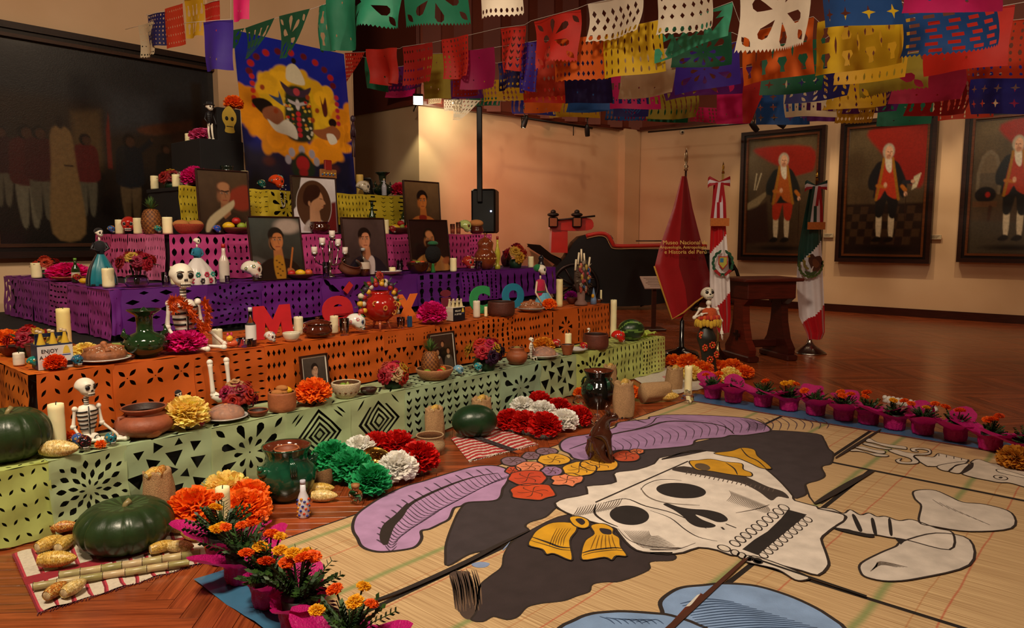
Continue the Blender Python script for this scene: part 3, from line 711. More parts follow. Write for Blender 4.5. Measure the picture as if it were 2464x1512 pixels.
pr = [('s', ga(1500,300,1560,262,1690,240,1850,200,1880,165,1980,150,2080,140)+gb(0,262,100,250,250,250,400,256,560,268,640,286,700,318,716,346,650,360,560,372,480,372,430,386,280,398,250,430,130,446,0,456)+ga(2000,345,1850,352,1690,410,1590,400,1560,370,1510,345),'#9d7ba6',3,.018),
      ('l', ga(1560,340,1700,290,1850,240,2050,200)+gb(100,290,300,295,440,320,500,365), INK,4,.03),('l', ga(1880,200,2000,205,2100,170)+gb(60,262,230,285,320,285), INK,4,.01)]
for i in range(30):
    x = 1420+i*19; y = 1078-i*2.4-25*math.sin(i/29*PI);pr.append(('l',[(x, y),(x+22, y+14),(x+18, y+26+8*math.sin(i/29*PI))],'#4b3a4e',4,.008))
for i in range(12): pr.append(('l', gb(560+i*9,275+i*3,590+i*9,310,570+i*8,345),'#4b3a4e',4,.006))
art('painted_plume', pr,'mauve plume painted behind the ceramic dog')
fl = []
for i,(x, y, rx, ry, c, q) in enumerate([(1410,355,72,24,'#7c6272',0),(1310,385,62,26,'#7c6272',0),(1192,420,82,30,'#7c6272',0),(1190,485,52,28,'#b8452a',0),(1305,458,95,36,'#d9825c',0),(1445,486,70,32,'#8f6c94',0),(1458,411,106,38,'#d69f2e',0),(1285,532,132,52,'#bb4226',0),(1320,625,150,56,'#c2461f',0),(1545,545,108,42,'#dc8058',5),(1625,475,114,46,'#d9a02a',0),(1758,446,126,42,'#d59a2c',0),(1935,390,92,38,'#b4482a',0),(2005,357,50,17,'#cf6f45',0)]):
    c_ = GA(x, y);pts = el(c_, rx/2.738, ry/2.738,15,0,.09 if not q else .2, i);fl.append(('s', pts, c,5+.3*i,.012))
    for k in range(6): a = k*1.05+i; fl.append(('l',[(c_[0], c_[1]),(c_[0]+rx/5.5*math.cos(a), c_[1]+ry/5.5*math.sin(a)-1),(c_[0]+rx/4*math.cos(a+.3), c_[1]+ry/4*math.sin(a+.3))],'#4a2a1c',5+.3*i+.6,.007))
art('painted_flowers', fl,'yellow, red and salmon flowers painted on the hat')
# skull
BONE = '#d9cfc6'
sk = ga(1465,700,1540,668,1680,640,1670,590,1780,580,1868,560,1852,510,1890,492,2000,480,2118,440,2150,402,2260,380,2350,352,2464,354)+gb(70,520,130,498,200,478,330,468,420,482,560,520,650,552,720,602,790,668,850,738,862,766,990,800,1000,815,1090,830,1152,850,1160,872,1145,895,1090,928,1048,962,1018,995,1040,1060,1062,1130,1055,1165,1000,1212,900,1185,700,1132,580,1100,480,1092,400,1062,290,1046,200,1076,100,1086,0,1078)+ga(2240,1030,2100,1030,2000,1012,1930,955,1875,885,1850,862,1700,822,1580,780,1500,742)
it = [('p', smoothpoly(sk,2), BONE,8,.014)]
it += [('s', el(GA(1956,782),130/2.738,64/2.738,14,.08),'#241f1f',9),('s', el(GB(185,706),148/2.471,45/2.471,14,.08),'#241f1f',9)]
it += [('s', gb(80,790,105,783,170,803,250,816,340,822,420,842,460,872,452,890,400,894,330,868,270,850,310,880,388,912,365,928,290,925,235,900,195,860,140,822),'#241f1f',9)]
it += [('p', gb(820,820,932,850,640,1092,548,1058,620,1000,700,950,780,872),'#241f1f',9)]
it += [('s', gb(130,580,190,596,300,612,450,640,560,668,650,715,720,765,762,742,826,752,790,712,700,682,600,636,500,596,350,586,200,560),'#3d3431',9)]
for i in range(10):
    f = i/9; x = 795-290*f; y = 808+215*f; it.append(('o', el(GB(x, y),13.5,6,12,.35), BONE,9.4,.008));it[-1] = ('s', el(GB(x, y),13.5,6,10,.35), BONE,9.4,.008)
for i in range(10):
    f = i/9; x = 936-262*f; y = 880+215*f; it.append(('s', el(GB(x, y),11.5,5.5,10,.35), BONE,9.4,.007))
for x, y, rx in ((440,1052,16),(505,1078,10),(545,1095,10),(585,1112,10),(640,1128,12)): it.append(('s', el(GB(x, y), rx,6.5,10,.3),'#cfc4b8',10,.008))
it.append(('s', gb(600,1100,660,1110,800,1160,940,1222,920,1243,860,1240,760,1180,640,1150,570,1130),'#cfc4b8',10,.010))
# shading strokes painted with a dry brush
for i in range(15):
    r0 = 18+i*3.2; c_ = GA(2090,890);it.append(('l',[(c_[0]-r0*1.3+20, c_[1]-2),(c_[0]-r0*.4+10, c_[1]+r0*.62),(c_[0]+r0*.9+5, c_[1]+r0*.55)],'#6e6259',9,.006))
for i in range(18): x, y = GA(1560+i*17,800-i*3.5);it.append(('l',[(x, y),(x+13, y-10),(x+22, y-26)],'#5a4d46',9,.006))
for i in range(26): x, y = GB(470+i*9,705+i*3.6);it.append(('l',[(x, y),(x+6, y+12),(x-6, y+26-.3*i)],'#7b6f66',9,.006))
for i in range(20): x, y = GB(215+i*27,608+i*5.5);it.append(('l',[(x, y),(x+4, y-7)],'#5a4d46',9,.010))
it += [('l', ga(2030,615,2060,580,2140,548,2240,545,2300,552), INK,9,.008),('l', ga(2030,600,2080,660,2200,700,2420,716),'#6e6259',9,.014),('l', ga(1735,710,1728,770,1790,820,1880,858), INK,9,.016),('l', ga(1790,700,1930,672,2060,720,2250,770,2464,870), INK,9,.012),
       ('l', ga(1880,870,1960,950,2100,990,2300,1000)+gb(0,1060,150,1060,270,1020),'#5a4d46',9,.01),('l', gb(0,825,120,870,210,940,290,985,400,1010), INK,9,.008),('l', gb(425,925,440,940), INK,9,.02),('l', gb(450,905,512,930), INK,9,.014),('l', gb(510,840,640,815,710,790),'#5a4d46',9,.01),
       ('p', ga(1730,692,2340,420,2345,426,1735,700), INK,9),('p', gb(590,1098,1290,1335,1285,1345,585,1106),'#1b1614',11)]
art('painted_skull', it,'large white skull face painted on the mats')
bw = [('s', ga(1350,880,1450,832,1590,836,1610,880,1565,950,1582,1060,1560,1080,1460,1038,1410,1042,1380,1008,1292,982,1310,930),'#d09a1e',11,.01),('s', ga(1560,800,1620,790,1685,815,1692,855,1650,870,1590,850),'#d09a1e',11.6,.01),('s', ga(1600,812,1640,805,1665,830,1640,848),'#2b2226',12.4),
      ('s', ga(1700,852,1780,838,1850,870,1850,905,1892,935,1900,990,1940,1052,1870,1052,1840,1080,1790,1062,1650,1080,1640,1020,1665,950,1722,905),'#cf9820',11,.01),('s', ga(1760,870,1830,880,1835,910,1780,905),'#2b2226',12),
      ('l', ga(1315,928,1420,965,1500,995,1575,1000), INK,12,.018),('l', ga(1300,950,1420,985,1500,1010,1578,1018), INK,12,.008),('l', ga(1645,1035,1720,1015,1850,1000,1915,1005), INK,12,.016),('l', ga(1650,1050,1720,1030,1850,1015,1925,1022), INK,12,.007)]
bw += [('s', gb(380,482,480,470,545,450,620,462,640,500,700,548,722,576,660,572,600,545,520,512,450,500),'#c4901f',11,.01),('l', gb(540,452,580,500,640,530,690,575), INK,12,.014),('s', gb(235,530,290,525,360,518,450,535,545,545,555,580,602,600,600,622,520,616,450,606,360,590,280,582,245,556),'#c4901f',11,.01),('l', gb(450,540,500,575,520,612), INK,12,.012),('s', el(GB(312,565),19,8,10,.2),'#5b4a36',12.2)]
for k in range(6): bw.append(('l', ga(1480+k*18,870,1450+k*16,930,1430+k*18,985),'#7a5410',12,.006));bw.append(('l', ga(1740+k*20,915,1720+k*26,960,1700+k*34,1010),'#7a5410',12,.006))
i_ = [i for i, q in enumerate(bw) if q[1][0] == gb(380,482)[0]][0]
for nm_, part_ in (('near the hair',[q for q in bw if q[1][0][1] > 1180]),('above the eye',[q for q in bw if q[1][0][1] <= 1180])): art('painted_bow', part_,'mustard bow painted '+nm_)
nk = [('s', gb(1000,812,1080,815,1150,842,1190,820,1250,852,1300,840,1350,862,1400,860,1480,886,1560,880,1700,930,1800,960,1780,1060,1520,1000,1420,985,1340,970,1250,962,1180,940,1100,925,1160,880,1150,850),'#cfc5bc',8.2,.012),
      ('s', gb(1200,855,1222,858,1262,942,1238,945),'#1f1a1a',9.5),('s', gb(1312,878,1332,880,1350,968,1328,960),'#1f1a1a',9.5),('s', gb(1415,880,1432,882,1442,970,1424,966),'#1f1a1a',9.5),('s', gb(1085,925,1200,945,1330,975,1300,985,1140,950),'#1f1a1a',9.5),('p', gb(1450,985,1520,1003,1490,1030),'#1f1a1a',9.5),
      ('s', gb(1565,712,1625,700,1700,706,1780,740,1860,775,2000,790,2150,840,2150,930,1900,950,1690,920,1600,895,1612,800,1590,770,1572,750),'#c9bfb6',8,.012),('s', gb(1500,1010,1460,1040,1370,1078,1255,1140,1250,1190,1290,1225,1420,1248,1600,1230,1900,1150,1900,1000,1700,960),'#c9bfb6',8,.012)]
for k in range(8): nk.append(('l', gb(1680+k*40,760+k*18,1740+k*40,800+k*16),'#6e6259',9.6,.006))
for k in range(4): nk.append(('l', gb(1310+k*12,1190-k*8,1370,1150-k*6,1470+k*20,1165),'#6e6259',9.6,.008))
art('painted_collar_bones', nk,'white neck and collar bones painted on the mats')
bl = [('s', gb(60,1372,110,1320,190,1282,320,1268,430,1258,600,1268,740,1302,900,1362,1060,1450,1160,1560,900,1700,300,1700,60,1520,75,1440),'#7f9cc8',3,.02),('s', ga(1480,1560,1600,1470,1700,1432,1800,1420,1920,1415,2120,1428,2230,1442,2400,1500,2464,1570,2200,1800,1600,1800),'#7c9ac6',3.6,.02)]
for k in range(13): bl.append(('l', gb(180+k*12,1380+k*14,330+k*30,1352+k*14,500+k*45,1370+k*14),'#3d5478',5,.008))
for k in range(8): bl.append(('l', ga(1760+k*40,1450+k*6,1820+k*44,1470,1860+k*46,1500),'#3d5478',5,.007))
bl += [('p', gb(120,1500,210,1400,300,1318,315,1325,220,1415,140,1512),'#5a2412',6),('p', gb(210,1400,280,1330,300,1322,240,1395),'#cfcac2',6.5)]
art('painted_dress', bl,'light blue dress painted on the mats')
# strip with scrolls
def gc(*l): return [(1940+l[i]/4.702,1020+l[i+1]/4.702) for i in range(0, len(l),2)]
sc = [('s', gc(675,195,720,185,800,225,950,255,1110,275,1140,300,1100,305,900,275,760,235,680,220),'#c9bdb0',8,.008),('s', gc(640,240,720,240,850,280,960,300,930,310,800,290,660,255),'#c9bdb0',8,.008),('s', gc(560,280,640,275,760,310,880,325,890,350,830,355,700,325,570,292),'#c9bdb0',8,.008),('s', gc(500,315,570,305,700,345,800,355,925,375,910,390,800,385,690,350,590,330,510,328),'#c9bdb0',8,.008),
      ('s', gc(930,320,1010,310,1120,340,1250,355,1370,345,1370,320,1290,305,1230,315,1270,335,1200,330,1180,300,1260,290,1390,305,1415,345,1370,370,1220,375,1270,430,1265,465,1180,475,1050,465,1010,430,1080,410,1060,440,1130,455,1190,445,1170,410,1060,375,990,350),'#c9bdb0',8,.008),
      ('s', gc(1210,390,1350,390,1440,395,1490,355,1560,365,1780,415,1830,430,1790,455,1560,480,1480,500,1400,500,1350,490),'#c9bdb0',8,.009),('s', gc(1480,500,1600,470,1810,445,1790,470,1690,490,1620,555,1520,540),'#c9bdb0',8.6,.008),('s', gc(1615,550,1700,495,1840,470,1790,530,1740,580,1660,575),'#c9bdb0',8.6,.008),
      ('s', gc(1860,455,1940,420,2080,465,2200,485,2300,520,2464,560,2620,600,2620,780,2464,735,2300,690,2180,685,2050,660,1900,630,1760,585,1800,540,1870,490),'#c9bdb0',8,.009),('l', gc(1880,460,1850,520,1760,585), INK,9,.03),('s', gc(2150,540,2240,545,2464,610,2464,635,2300,600,2180,570),'#d8cdbf',9,.008),('s', el(gc(2198,632)[0],17,5,10,.15),'#c9bdb0',9.4,.008),('s', el(gc(2198,632)[0],5,2,8), INK,10)]
for k in range(5): sc.append(('l', gc(1500+k*85,360+k*16,1500+k*85,385+k*16), INK,9,.008))
art('painted_serpent_scroll', sc,'white scrolls and animal head painted on the mat strip by the wrapped pots')
for sm_ in [('l',[(840,1473),(960,1432),(1110,1365),(1200,1318),(1275,1282)], INK,12.5,.035),('p',[(1555,1560),(1790,1350),(1800,1352),(1575,1565)],'#4a2414',12.5),('l',[(1690,1093),(1900,1120),(1960,1215),(2030,1175),(2105,1135)], INK,.2,.012),('l',[(1960,1218),(2000,1195),(2060,1160),(2103,1137)], INK,12.5,.05),('l',[(2010,1107),(2060,1075),(2120,1037)], INK,12.5,.03),('l',[(1480,905+100),(1520,1012),(1555,1022)], INK,12.6,.015)]: art('painted_seam',[sm_])

# blue runner strips and border under the potted flowers
e = T('blue_runner','blue fabric runner under the row of wrapped pots farther off','runner', W(6.5,1.2,0), RZ);m = MB();m.box((.17,0,.003),(.30,4.7,.005),'#3f6a96');m.build('cloth','satin', e)
e = T('blue_runner','glossy blue plastic runner under the nearest marigold pots','runner', W(1.585,2.2,0), RZ)
m = MB();vs = []; n = 30
for i in range(n+1):
    for j in range(5): vs.append((-.13+.06*j,-1.3+2.45*i/n,.004+.004*abs(math.sin(i*1.7+j))+(.006*math.sin(i*.9) if j == 0 else 0)))
m.add(vs,[(i*5+j, i*5+j+1, i*5+j+6, i*5+j+5) for i in range(n) for j in range(4)],'#3c6f92');m.build('plastic_sheet','gloss', e)
# ================================================================ strings of hanging cut paper
HUE = dict(g='#12684a', g2='#1f7d5c', gd='#14543a', tq='#3c9a78', r='#c02416', r2='#a81c18', ro='#c43a1c', o='#d86016', w='#e6d8c2', cr='#cdb896', y='#dcb41c', y2='#cc9c18', ol='#a08c2c', m='#b8185c', m2='#9c1450', hp='#d21a66', v='#3a1f8c', pu='#5a1a6a', nb='#221c5c', b='#1f4c8c', b2='#2a2a8e', cm='#a01a3c')
def garland(label, zl, zr, flags, sag=0):
    """flags: (x0, y0, x1, y1, ybottom, hue, pattern[, curl]) from the picture; distance runs from zl at the first to zr at the last"""
    xa = flags[0][0]; xb = flags[-1][2]; dist = lambda x: zl+(zr-zl)*(x-xa)/(xb-xa+1e-9)
    p0 = atY(flags[0][0], flags[0][1], zl);e = T('paper_garland', label,'paper garland', p0,0)
    line = []
    for i, f in enumerate(flags):
        x0, y0, x1, y1, yb, hue, pat = f[:7]; curl = f[7] if len(f) > 7 else 0
        a = atY(x0, y0, dist(x0));b = atY(x1, y1, dist(x1));line += [a-p0, b-p0]; W_ = (b-a).length
        c = atY((x0+x1)/2, yb, dist((x0+x1)/2));H_ = max(.12,(a.z+b.z)/2-c.z);asp = H_/W_
        ed = {'lace': 'scal','big': 'fringe','hslots': 'fringe','rows': 'scal','slots': 'plain'}.get(pat,'plain')
        if asp > 2.5: asp = 2.5
        P, tr = cut_sheet(pat, asp, ed,8,8, i);x = P[:, 0]; y = P[:, 1]; R = random.Random(int(x0*7+y0));ph = R.uniform(0,6);d = (b-a).normalized();nrm = Vector((d.y,-d.x,0)).normalized()
        amp = W_*(.05+.05*R.random()+.16*curl);vs = []
        for q in range(len(x)):
            wv = amp*(math.sin(x[q]*PI*(1.5+R.random()*0+curl*2)+ph)*(.25+y[q]) + .5*math.sin(y[q]*4+ph))
            narrow = 1-.45*curl*y[q]*(1 if curl < .8 else 1.2)
            if curl < 0: narrow = 1-.8*y[q]; 
            xx = .5+(x[q]-.5)*narrow if curl >= 0 else x[q]*narrow
            pnt = a+(b-a)*xx+Vector((0,0,-H_*y[q]*(1-.04*abs(wv)/W_)))+nrm*wv; vs.append(tuple(pnt-p0))
        m = MB();m.add(vs, tr, HUE[hue]);m.build('paper_flag','paper', e)
    L0 = line[0]-(line[1]-line[0]).normalized()*.2; L1 = line[-1]+(line[-1]-line[-2]).normalized()*.5
    m = MB();pts = [L0]+line+[L1]; pts = [p for i, p in enumerate(pts) if i == 0 or (p-pts[i-1]).length > .004]; m.tube(pts,.0025,'#cfc8bc',4);m.build('string','matte', e)
garland('string of dark green paper flags crossing above the blue poster',7.6,6.5,[(553,75,590,68,115,'gd','big',-1),(592,68,664,44,138,'gd','vases',-1),(676,40,750,22,140,'gd','big',-1),(766,16,806,2,122,'g','vases',.5)])
garland('string of bright green and cream flags cut off by the top of the picture',6.1,5.2,[(788,-12,862,-30,120,'g','plain',.3),(815,-40,960,-60,72,'g2','big',.4),(975,-75,1122,-95,62,'g','big',0),(1160,-105,1252,-125,40,'w','lace',0)])
garland('string with white, navy, orange and red flags before the dark battle painting',8.0,7.6,[(335,62,372,52,137,'cr','lace',.3),(352,36,400,26,112,'nb','dots',.2),(398,22,440,8,112,'ro','slots',0),(442,0,490,-8,90,'y2','vases',.2),(490,10,526,0,122,'r','slots',.2)])
garland('string with a hot pink flag and a violet flag beside the poster',6.6,6.4,[(484,52,556,46,170,'v','plain',.25),(556,-48,598,-56,50,'hp','plain',.2)])
garland('long string of crumpled red flags rising to white and blue flags',10.2,4.1,[(827,127,877,125,203,'r','dots',-1),(889,121,962,117,203,'r','plain',.5),(968,113,1041,102,204,'r2','rows',0),(1067,97,1131,84,188,'r','dots',.3),(1200,68,1262,60,172,'r','arrows',.5),(1278,50,1390,20,158,'r','big',.3),(1415,10,1550,-20,92,'w','lace',0),(1590,-32,1715,-62,78,'w','lace',0),(1783,-55,1957,-95,122,'w','big',0),(1990,-70,2165,-100,62,'b','stars',0),(2190,-90,2400,-120,30,'m','plain',0)])
garland('string of yellow, turquoise and orange flags hung below the white ones',9.2,4.9,[(1110,124,1192,114,214,'m2','plain',0),(1244,106,1294,98,222,'v','dots',.6),(1338,98,1462,82,194,'o','rows',0),(1458,76,1595,46,180,'y','slots',0),(1573,75,1762,4,122,'tq','tri',0),(1790,82,1957,40,192,'o','vases',0),(1973,55,2170,5,168,'y','vases',0),(2188,12,2402,-40,128,'b','hslots',0)])
garland('string of green, olive and scarlet flags second behind the red flags',10.6,6.0,[(878,138,934,148,217,'g','plain',.2),(936,164,1018,152,217,'pu','rows',0),(1018,130,1084,128,238,'ol','plain',0),(1090,150,1150,145,232,'r2','dots',0),(1196,152,1252,140,215,'nb','ovals',.3),(1262,128,1372,108,235,'ro','rows',0),(1362,150,1470,142,248,'nb','plain',0),(1493,134,1628,114,233,'cr','plain',0),(1620,92,1762,78,160,'gd','flower',0),(1835,112,1988,92,225,'gd','stars',0),(2015,70,2192,40,197,'y2','slots',0),(2222,50,2438,10,172,'r','plain',0)])
garland('string of violet, olive and orange flags in the middle of the canopy',12,6.6,[(1080,196,1162,190,237,'pu','slots',0),(1166,196,1268,186,243,'y2','rows',0),(1262,200,1366,196,247,'r','dots',0),(1366,190,1470,186,266,'b','plain',0),(1470,182,1585,176,262,'m','houses',0),(1625,135,1780,98,215,'v','flower',0),(1895,176,2050,150,242,'nb','leaves',0),(2066,150,2242,118,226,'ol','big',0),(2328,60,2470,45,190,'ro','dots',0)])
garland('string of orange, purple and crimson flags low in the canopy',13,7.4,[(1260,226,1356,222,272,'o','plain',.1),(1366,226,1470,222,270,'b','plain',0),(1478,228,1562,226,281,'nb','chev',0),(1600,190,1816,158,230,'pu','leaves',0),(1790,196,1856,188,294,'r2','plain',-1),(1886,192,2014,186,282,'cr','houses',0),(1988,180,2130,160,260,'y2','slots',0),(2146,170,2332,150,246,'cm','plain',0),(2334,160,2470,150,275,'b2','stars',0)])
garland('string of hot pink, blue and yellow flags hanging lowest before the wall',14,8.4,[(1318,234,1440,232,283,'y2','slots',0),(1458,240,1556,240,291,'b','rows',0),(1560,228,1684,222,286,'ol','slots',0),(1728,206,1806,200,298,'hp','plain',0),(1824,222,1942,214,300,'b','stars',0),(1944,220,2012,218,292,'pu','plain',0),(2014,224,2110,220,298,'y2','rows',0),(2032,200,2176,188,272,'pu','leaves',0),(2188,196,2342,182,278,'r2','dots',0)])
garland('string of dim green, red and yellow flags farthest under the ceiling',15.3,9.8,[(928,200,1000,196,234,'hp','plain',0),(1120,236,1204,234,256,'gd','dots',0),(1230,238,1340,244,276,'b2','dots',0),(1486,266,1556,266,291,'m','dots',0),(1560,262,1656,264,294,'g','plain',0),(1664,258,1760,262,296,'hp','rows',0),(1890,250,2014,246,292,'pu','plain',0),(2112,250,2246,242,302,'g','plain',0),(2260,236,2392,222,286,'ro','slots',0),(2404,220,2480,212,262,'m2','plain',0)])
garland('string of cream paper flags glowing before the stage lamps',14.4,14.0,[(1030,236,1062,234,250,'cr','lace',0),(1068,240,1110,240,268,'w','lace',-.0),(1092,240,1158,242,292,'w','lace',-1)])

# ================================================================ framed pictures
def frame_rect(m, W_, H_, fw, dp, cols, y0=0):
    for k,(a, b, d, c) in enumerate(((0,.45, dp, cols[0]),(.45,.75, dp*.7, cols[1]),(.75,1, dp*.85, cols[2]))):
        o0, o1 = fw*(1-a), fw*(1-b)
        for sx in (-1,1):
            m.box((sx*(W_/2+(o0+o1)/2), y0-d/2, H_/2),(o0-o1, d, H_+2*o0), c)
        for z in (-(o0+o1)/2, H_+(o0+o1)/2): m.box((0, y0-d/2, z),(W_+2*o1, d, o0-o1), c)
def portrait_full(coat, vest, breeches, stock, look, side, paper, extra):
    F_ = '#d8a484'; L_ = []
    L_ += [('bg','#5a4c34','#3a2618',.35)]
    L_ += extra
    L_ += [('e',.52,.955,.3,.02,0,'#0e0806',.03)]
    for x in (.44,.60): L_ += [('s',[(x-.035,.68),(x+.035,.68),(x+.03,.86),(x-.02,.86)],'#c9b89a',.008),('s',[(x-.09+side*.0,.895),(x-.03,.86),(x+.03,.865),(x+.035,.89),(x-.02,.905)],'#0e0a08',.008)]
    L_ += [('s',[(.40,.5),(.66,.5),(.655,.70),(.57,.70),(.535,.58),(.48,.70),(.40,.70),(.385,.6)], breeches,.01)]
    L_ += [('s',[(.42,.27),(.62,.27),(.72,.36),(.78,.47),(.74,.56),(.68,.52),(.67,.56),(.37,.56),(.36,.5),(.29,.48),(.28,.4),(.35,.31)], coat,.012)]
    L_ += [('s',[(.47,.27),(.58,.27),(.63,.42),(.66,.56),(.55,.54),(.50,.50),(.44,.56),(.38,.56),(.41,.42)], vest,.01)]
    for a, b in (((.47,.25),(.39,.57)),((.58,.25),(.68,.57))): L_.append(('l',[a,((a[0]+b[0])/2+.005,.42), b],.017,'#9c6a1a',.008))
    L_ += [('l',[(.40,.46),(.50,.47)],.022,'#b3661c',.01),('e',.505,.455,.022,.02,0, F_,.006),('l',[(.72,.47),(.76,.50)],.024,'#b3661c',.01),('e',.765,.53,.022,.018,0, F_,.006),('l',[(.775,.53),(.77,.86)],.004,'#2a140a',.004)]
    L_ += [('s',[(.49,.24),(.56,.24),(.575,.34),(.545,.36),(.50,.32)],'#d8cfbd',.008),('e',.525,.195,.075,.06,0,'#a79f8d',.012),('e',.53,.205,.05,.052,0, F_,.008),('e',.53,.235,.03,.018,0,'#b57f62',.01)]
    for dx in (-.02,.022): L_.append(('e',.53+look*.01+dx,.198,.007,.003,0,'#20140e',.003))
    L_ += [('l',[(.533+look*.01,.2),(.536+look*.01,.215)],.003,'#8f5c42',.003),('l',[(.52,.23),(.545,.23)],.003,'#8a3f30',.003)]
    if paper: L_ += [('p',[(.86,.40),(.95,.37),(.90,.48),(.84,.50)],'#cabf9f',.006),('l',[(.74,.44),(.85,.44)],.028,'#23232a',.008),('e',.85,.435,.025,.014,0, F_,.006)]
    return L_
red = '#8c1c10'
pics = [((1779,1977),(322,628),(330,624,315,636), portrait_full('#141818','#a8521a','#a82a12',1,0,0,0,[('s',[(.1,.08),(.9,.1),(.95,.3),(.75,.36),(.5,.26),(.25,.18)], red,.03),('p',[(.0,.56),(.28,.46),(.28,.5),(.12,.62),(0,.62)],'#8a7a5c',.01),('p',[(.7,.34),(1,.3),(1,.42),(.68,.44)],'#5c4e3a',.02),('p',[(0,.62),(.3,.55),(.36,.9),(0,.92)],'#2e160e',.03),('l',[(.1,.44),(.13,.3)],.008,'#b5a88a',.005),('l',[(.13,.44),(.2,.3)],.008,'#b5a88a',.005)]),'tall framed portrait of a man in red breeches with a cane'),
        ((2012,2239),(296,632),(295,629,293,635), portrait_full('#14161a','#b8341a','#100e10',1,1,1,1,[('s',[(.25,.02),(1,.0),(.98,.45),(.8,.45),(.62,.38),(.45,.22)], red,.03),('e',.1,.3,.14,.12,0,'#4a3a26',.05),('p',[(0,.6),(1,.6),(1,1),(0,1)],'#20120c',.02)]+[('p',[(x*.2+(.1 if r % 2 else 0)-r*.01,.62+r*.06),(x*.2+.1+(.1 if r % 2 else 0)-r*.01,.62+r*.06),(x*.2+.09+(.1 if r % 2 else 0)-r*.01,.68+r*.06),(x*.2-.01+(.1 if r % 2 else 0)-r*.01,.68+r*.06)],'#3c2818',.008) for r in range(5) for x in range(5)]),'tall framed portrait of a man in black breeches holding a paper'),
        ((2303,2560),(272,633),(280,631,262,634), portrait_full('#12161a','#a8321a','#0e1012',1,-1,0,0,[('s',[(.3,.05),(1,.0),(1,.3),(.7,.35),(.5,.22)], red,.03),('e',.2,.4,.13,.17,0,'#6a5a44',.01),('p',[(.07,.40),(.33,.40),(.33,.55),(.07,.55)],'#564a3a',.01),('l',[(.07,.55),(.07,.4),(.12,.28),(.2,.24),(.28,.28),(.33,.4),(.33,.55)],.02,'#6f624e',.01),('e',.17,.56,.13,.06,0,'#0c0a0c',.01),('e',.2,.56,.03,.02,0,'#a01c14',.01),('p',[(.02,.61),(.32,.61),(.32,.65),(.02,.65)],'#5a3a22',.01),('l',[(.24,.65),(.21,.92)],.02,'#3a2010',.01),('p',[(0,.75),(1,.78),(1,1),(0,1)],'#41382a',.03)]),'tall framed portrait cut by the picture edge, with a hat on a table')]
for (xl, xr),(yt, yb), _, ops, lab in pics:
    a = atS(xl, yb,16.25);b = atS(xr, yb,16.25);tl = atS(xl, yt,16.25);Wd = (b-a).length; z0 = (a.z+b.z)/2; Ht = tl.z-z0
    c = (a+b)/2; e = T('framed_painting', lab,'painting',(c.x, c.y, z0), math.atan2(b.y-a.y, b.x-a.x));fw = .17
    img = paint(88,136,(Ht-2*fw)/(Wd-2*fw), ops, len(lab));picture_mesh('canvas', img, Wd-2*fw, Ht-2*fw,'canvas', e, None, TM(0,-.05, fw))
    m = MB();o2 = MB();frame_rect(o2, Wd-2*fw, Ht-2*fw, fw,.12,('#2c130a','#140805','#5c2f12'));m.merge(o2, TM(0,0, fw));m.build('frame','wood', e)
for x, y in ((1994,567),(2252,571)):
    p = atS(x, y,16.27);e = T('wall_label','small caption plate between %s' % ('the first and second tall portraits' if x < 2100 else 'the second and third tall portraits'),'sign',(p.x, p.y, p.z), RZ-PI/2)
    m = MB();m.box((0,-.012,0),(.2,.02,.09),'#cbb999', bev=.004);m.build('plate','satin', e);m = MB()
    for k in range(3): m.box((-.01*k,-.0235,.022-.02*k),(.14-.02*k,.001,.006),'#4a3c2c')
    m.build('print','matte', e)['kind'] = 'stuff'
# large dark battle painting on the left wall
tw = 9.57; sa = sAt(-60, tw,400);sb = sAt(566, tw,400);z0 = atT(100,620, tw).z; z1 = atT(440,132, tw).z; fw = .16
Wd = sb-sa; Ht = z1-z0; c = W((sa+sb)/2, tw, z0);e = T('battle_painting','huge dark framed painting of soldiers and robed men behind the altar','painting', c, RZ)
def fig(x, y, h, coat, legs, arm=None, skin='#3a2418'):
    w_ = h*.16
    r = [('s',[(x-w_*.55, y-h*.45),(x+w_*.55, y-h*.45),(x+w_*.4, y),(x+w_*.1, y),(x, y-h*.35),(x-w_*.1, y),(x-w_*.4, y)], legs,.004),('s',[(x-w_*.6, y-h*.83),(x+w_*.6, y-h*.83),(x+w_*.8, y-h*.6),(x+w_*.7, y-h*.4),(x-w_*.7, y-h*.4),(x-w_*.8, y-h*.6)], coat,.004),('e', x, y-h*.91, w_*.36, h*.075,0,'#120c08',.003),('e', x+w_*.1, y-h*.895, w_*.26, h*.055,0, skin,.003)]
    if arm: r += [('l',[(x+w_*.5, y-h*.78),(x+arm, y-h*.92)], w_*.16, coat,.004),('e', x+arm+.006, y-h*.94,.006,.01,0, skin,.003)]
    return r
ops = [('bg','#23262a','#0b0806',.3),('p',[(0,.25),(1,.3),(1,.62),(0,.6)],'#241a12',.04),('p',[(.45,.18),(.78,.2),(.8,.34),(.45,.4)],'#2e3136',.05),('s',[(.6,.36),(1,.26),(1,.3),(.66,.4)],'#4c2a18',.01),('p',[(.74,.38),(1,.33),(1,.5),(.74,.5)],'#2e1b12',.02),('p',[(.3,.32),(.42,.3),(.42,.62),(.3,.62)],'#4a3820',.02),('p',[(.84,.08),(.89,.08),(.89,.6),(.84,.6)],'#1d1916',.01),('p',[(0,.62),(1,.6),(1,1),(0,1)],'#120c08',.05)]
ops += fig(.03,.8,.38,'#2a1010','#4a4436')+fig(.12,.9,.5,'#3a1210','#5a5444')+fig(.17,.86,.46,'#33110f','#4a4436')+fig(.35,.84,.42,'#4a1210','#4a4436')+fig(.70,.8,.36,'#10100f','#2c241a')+fig(.74,.8,.33,'#14120f','#2c241a')+fig(.8,.8,.3,'#14120f','#2c241a')
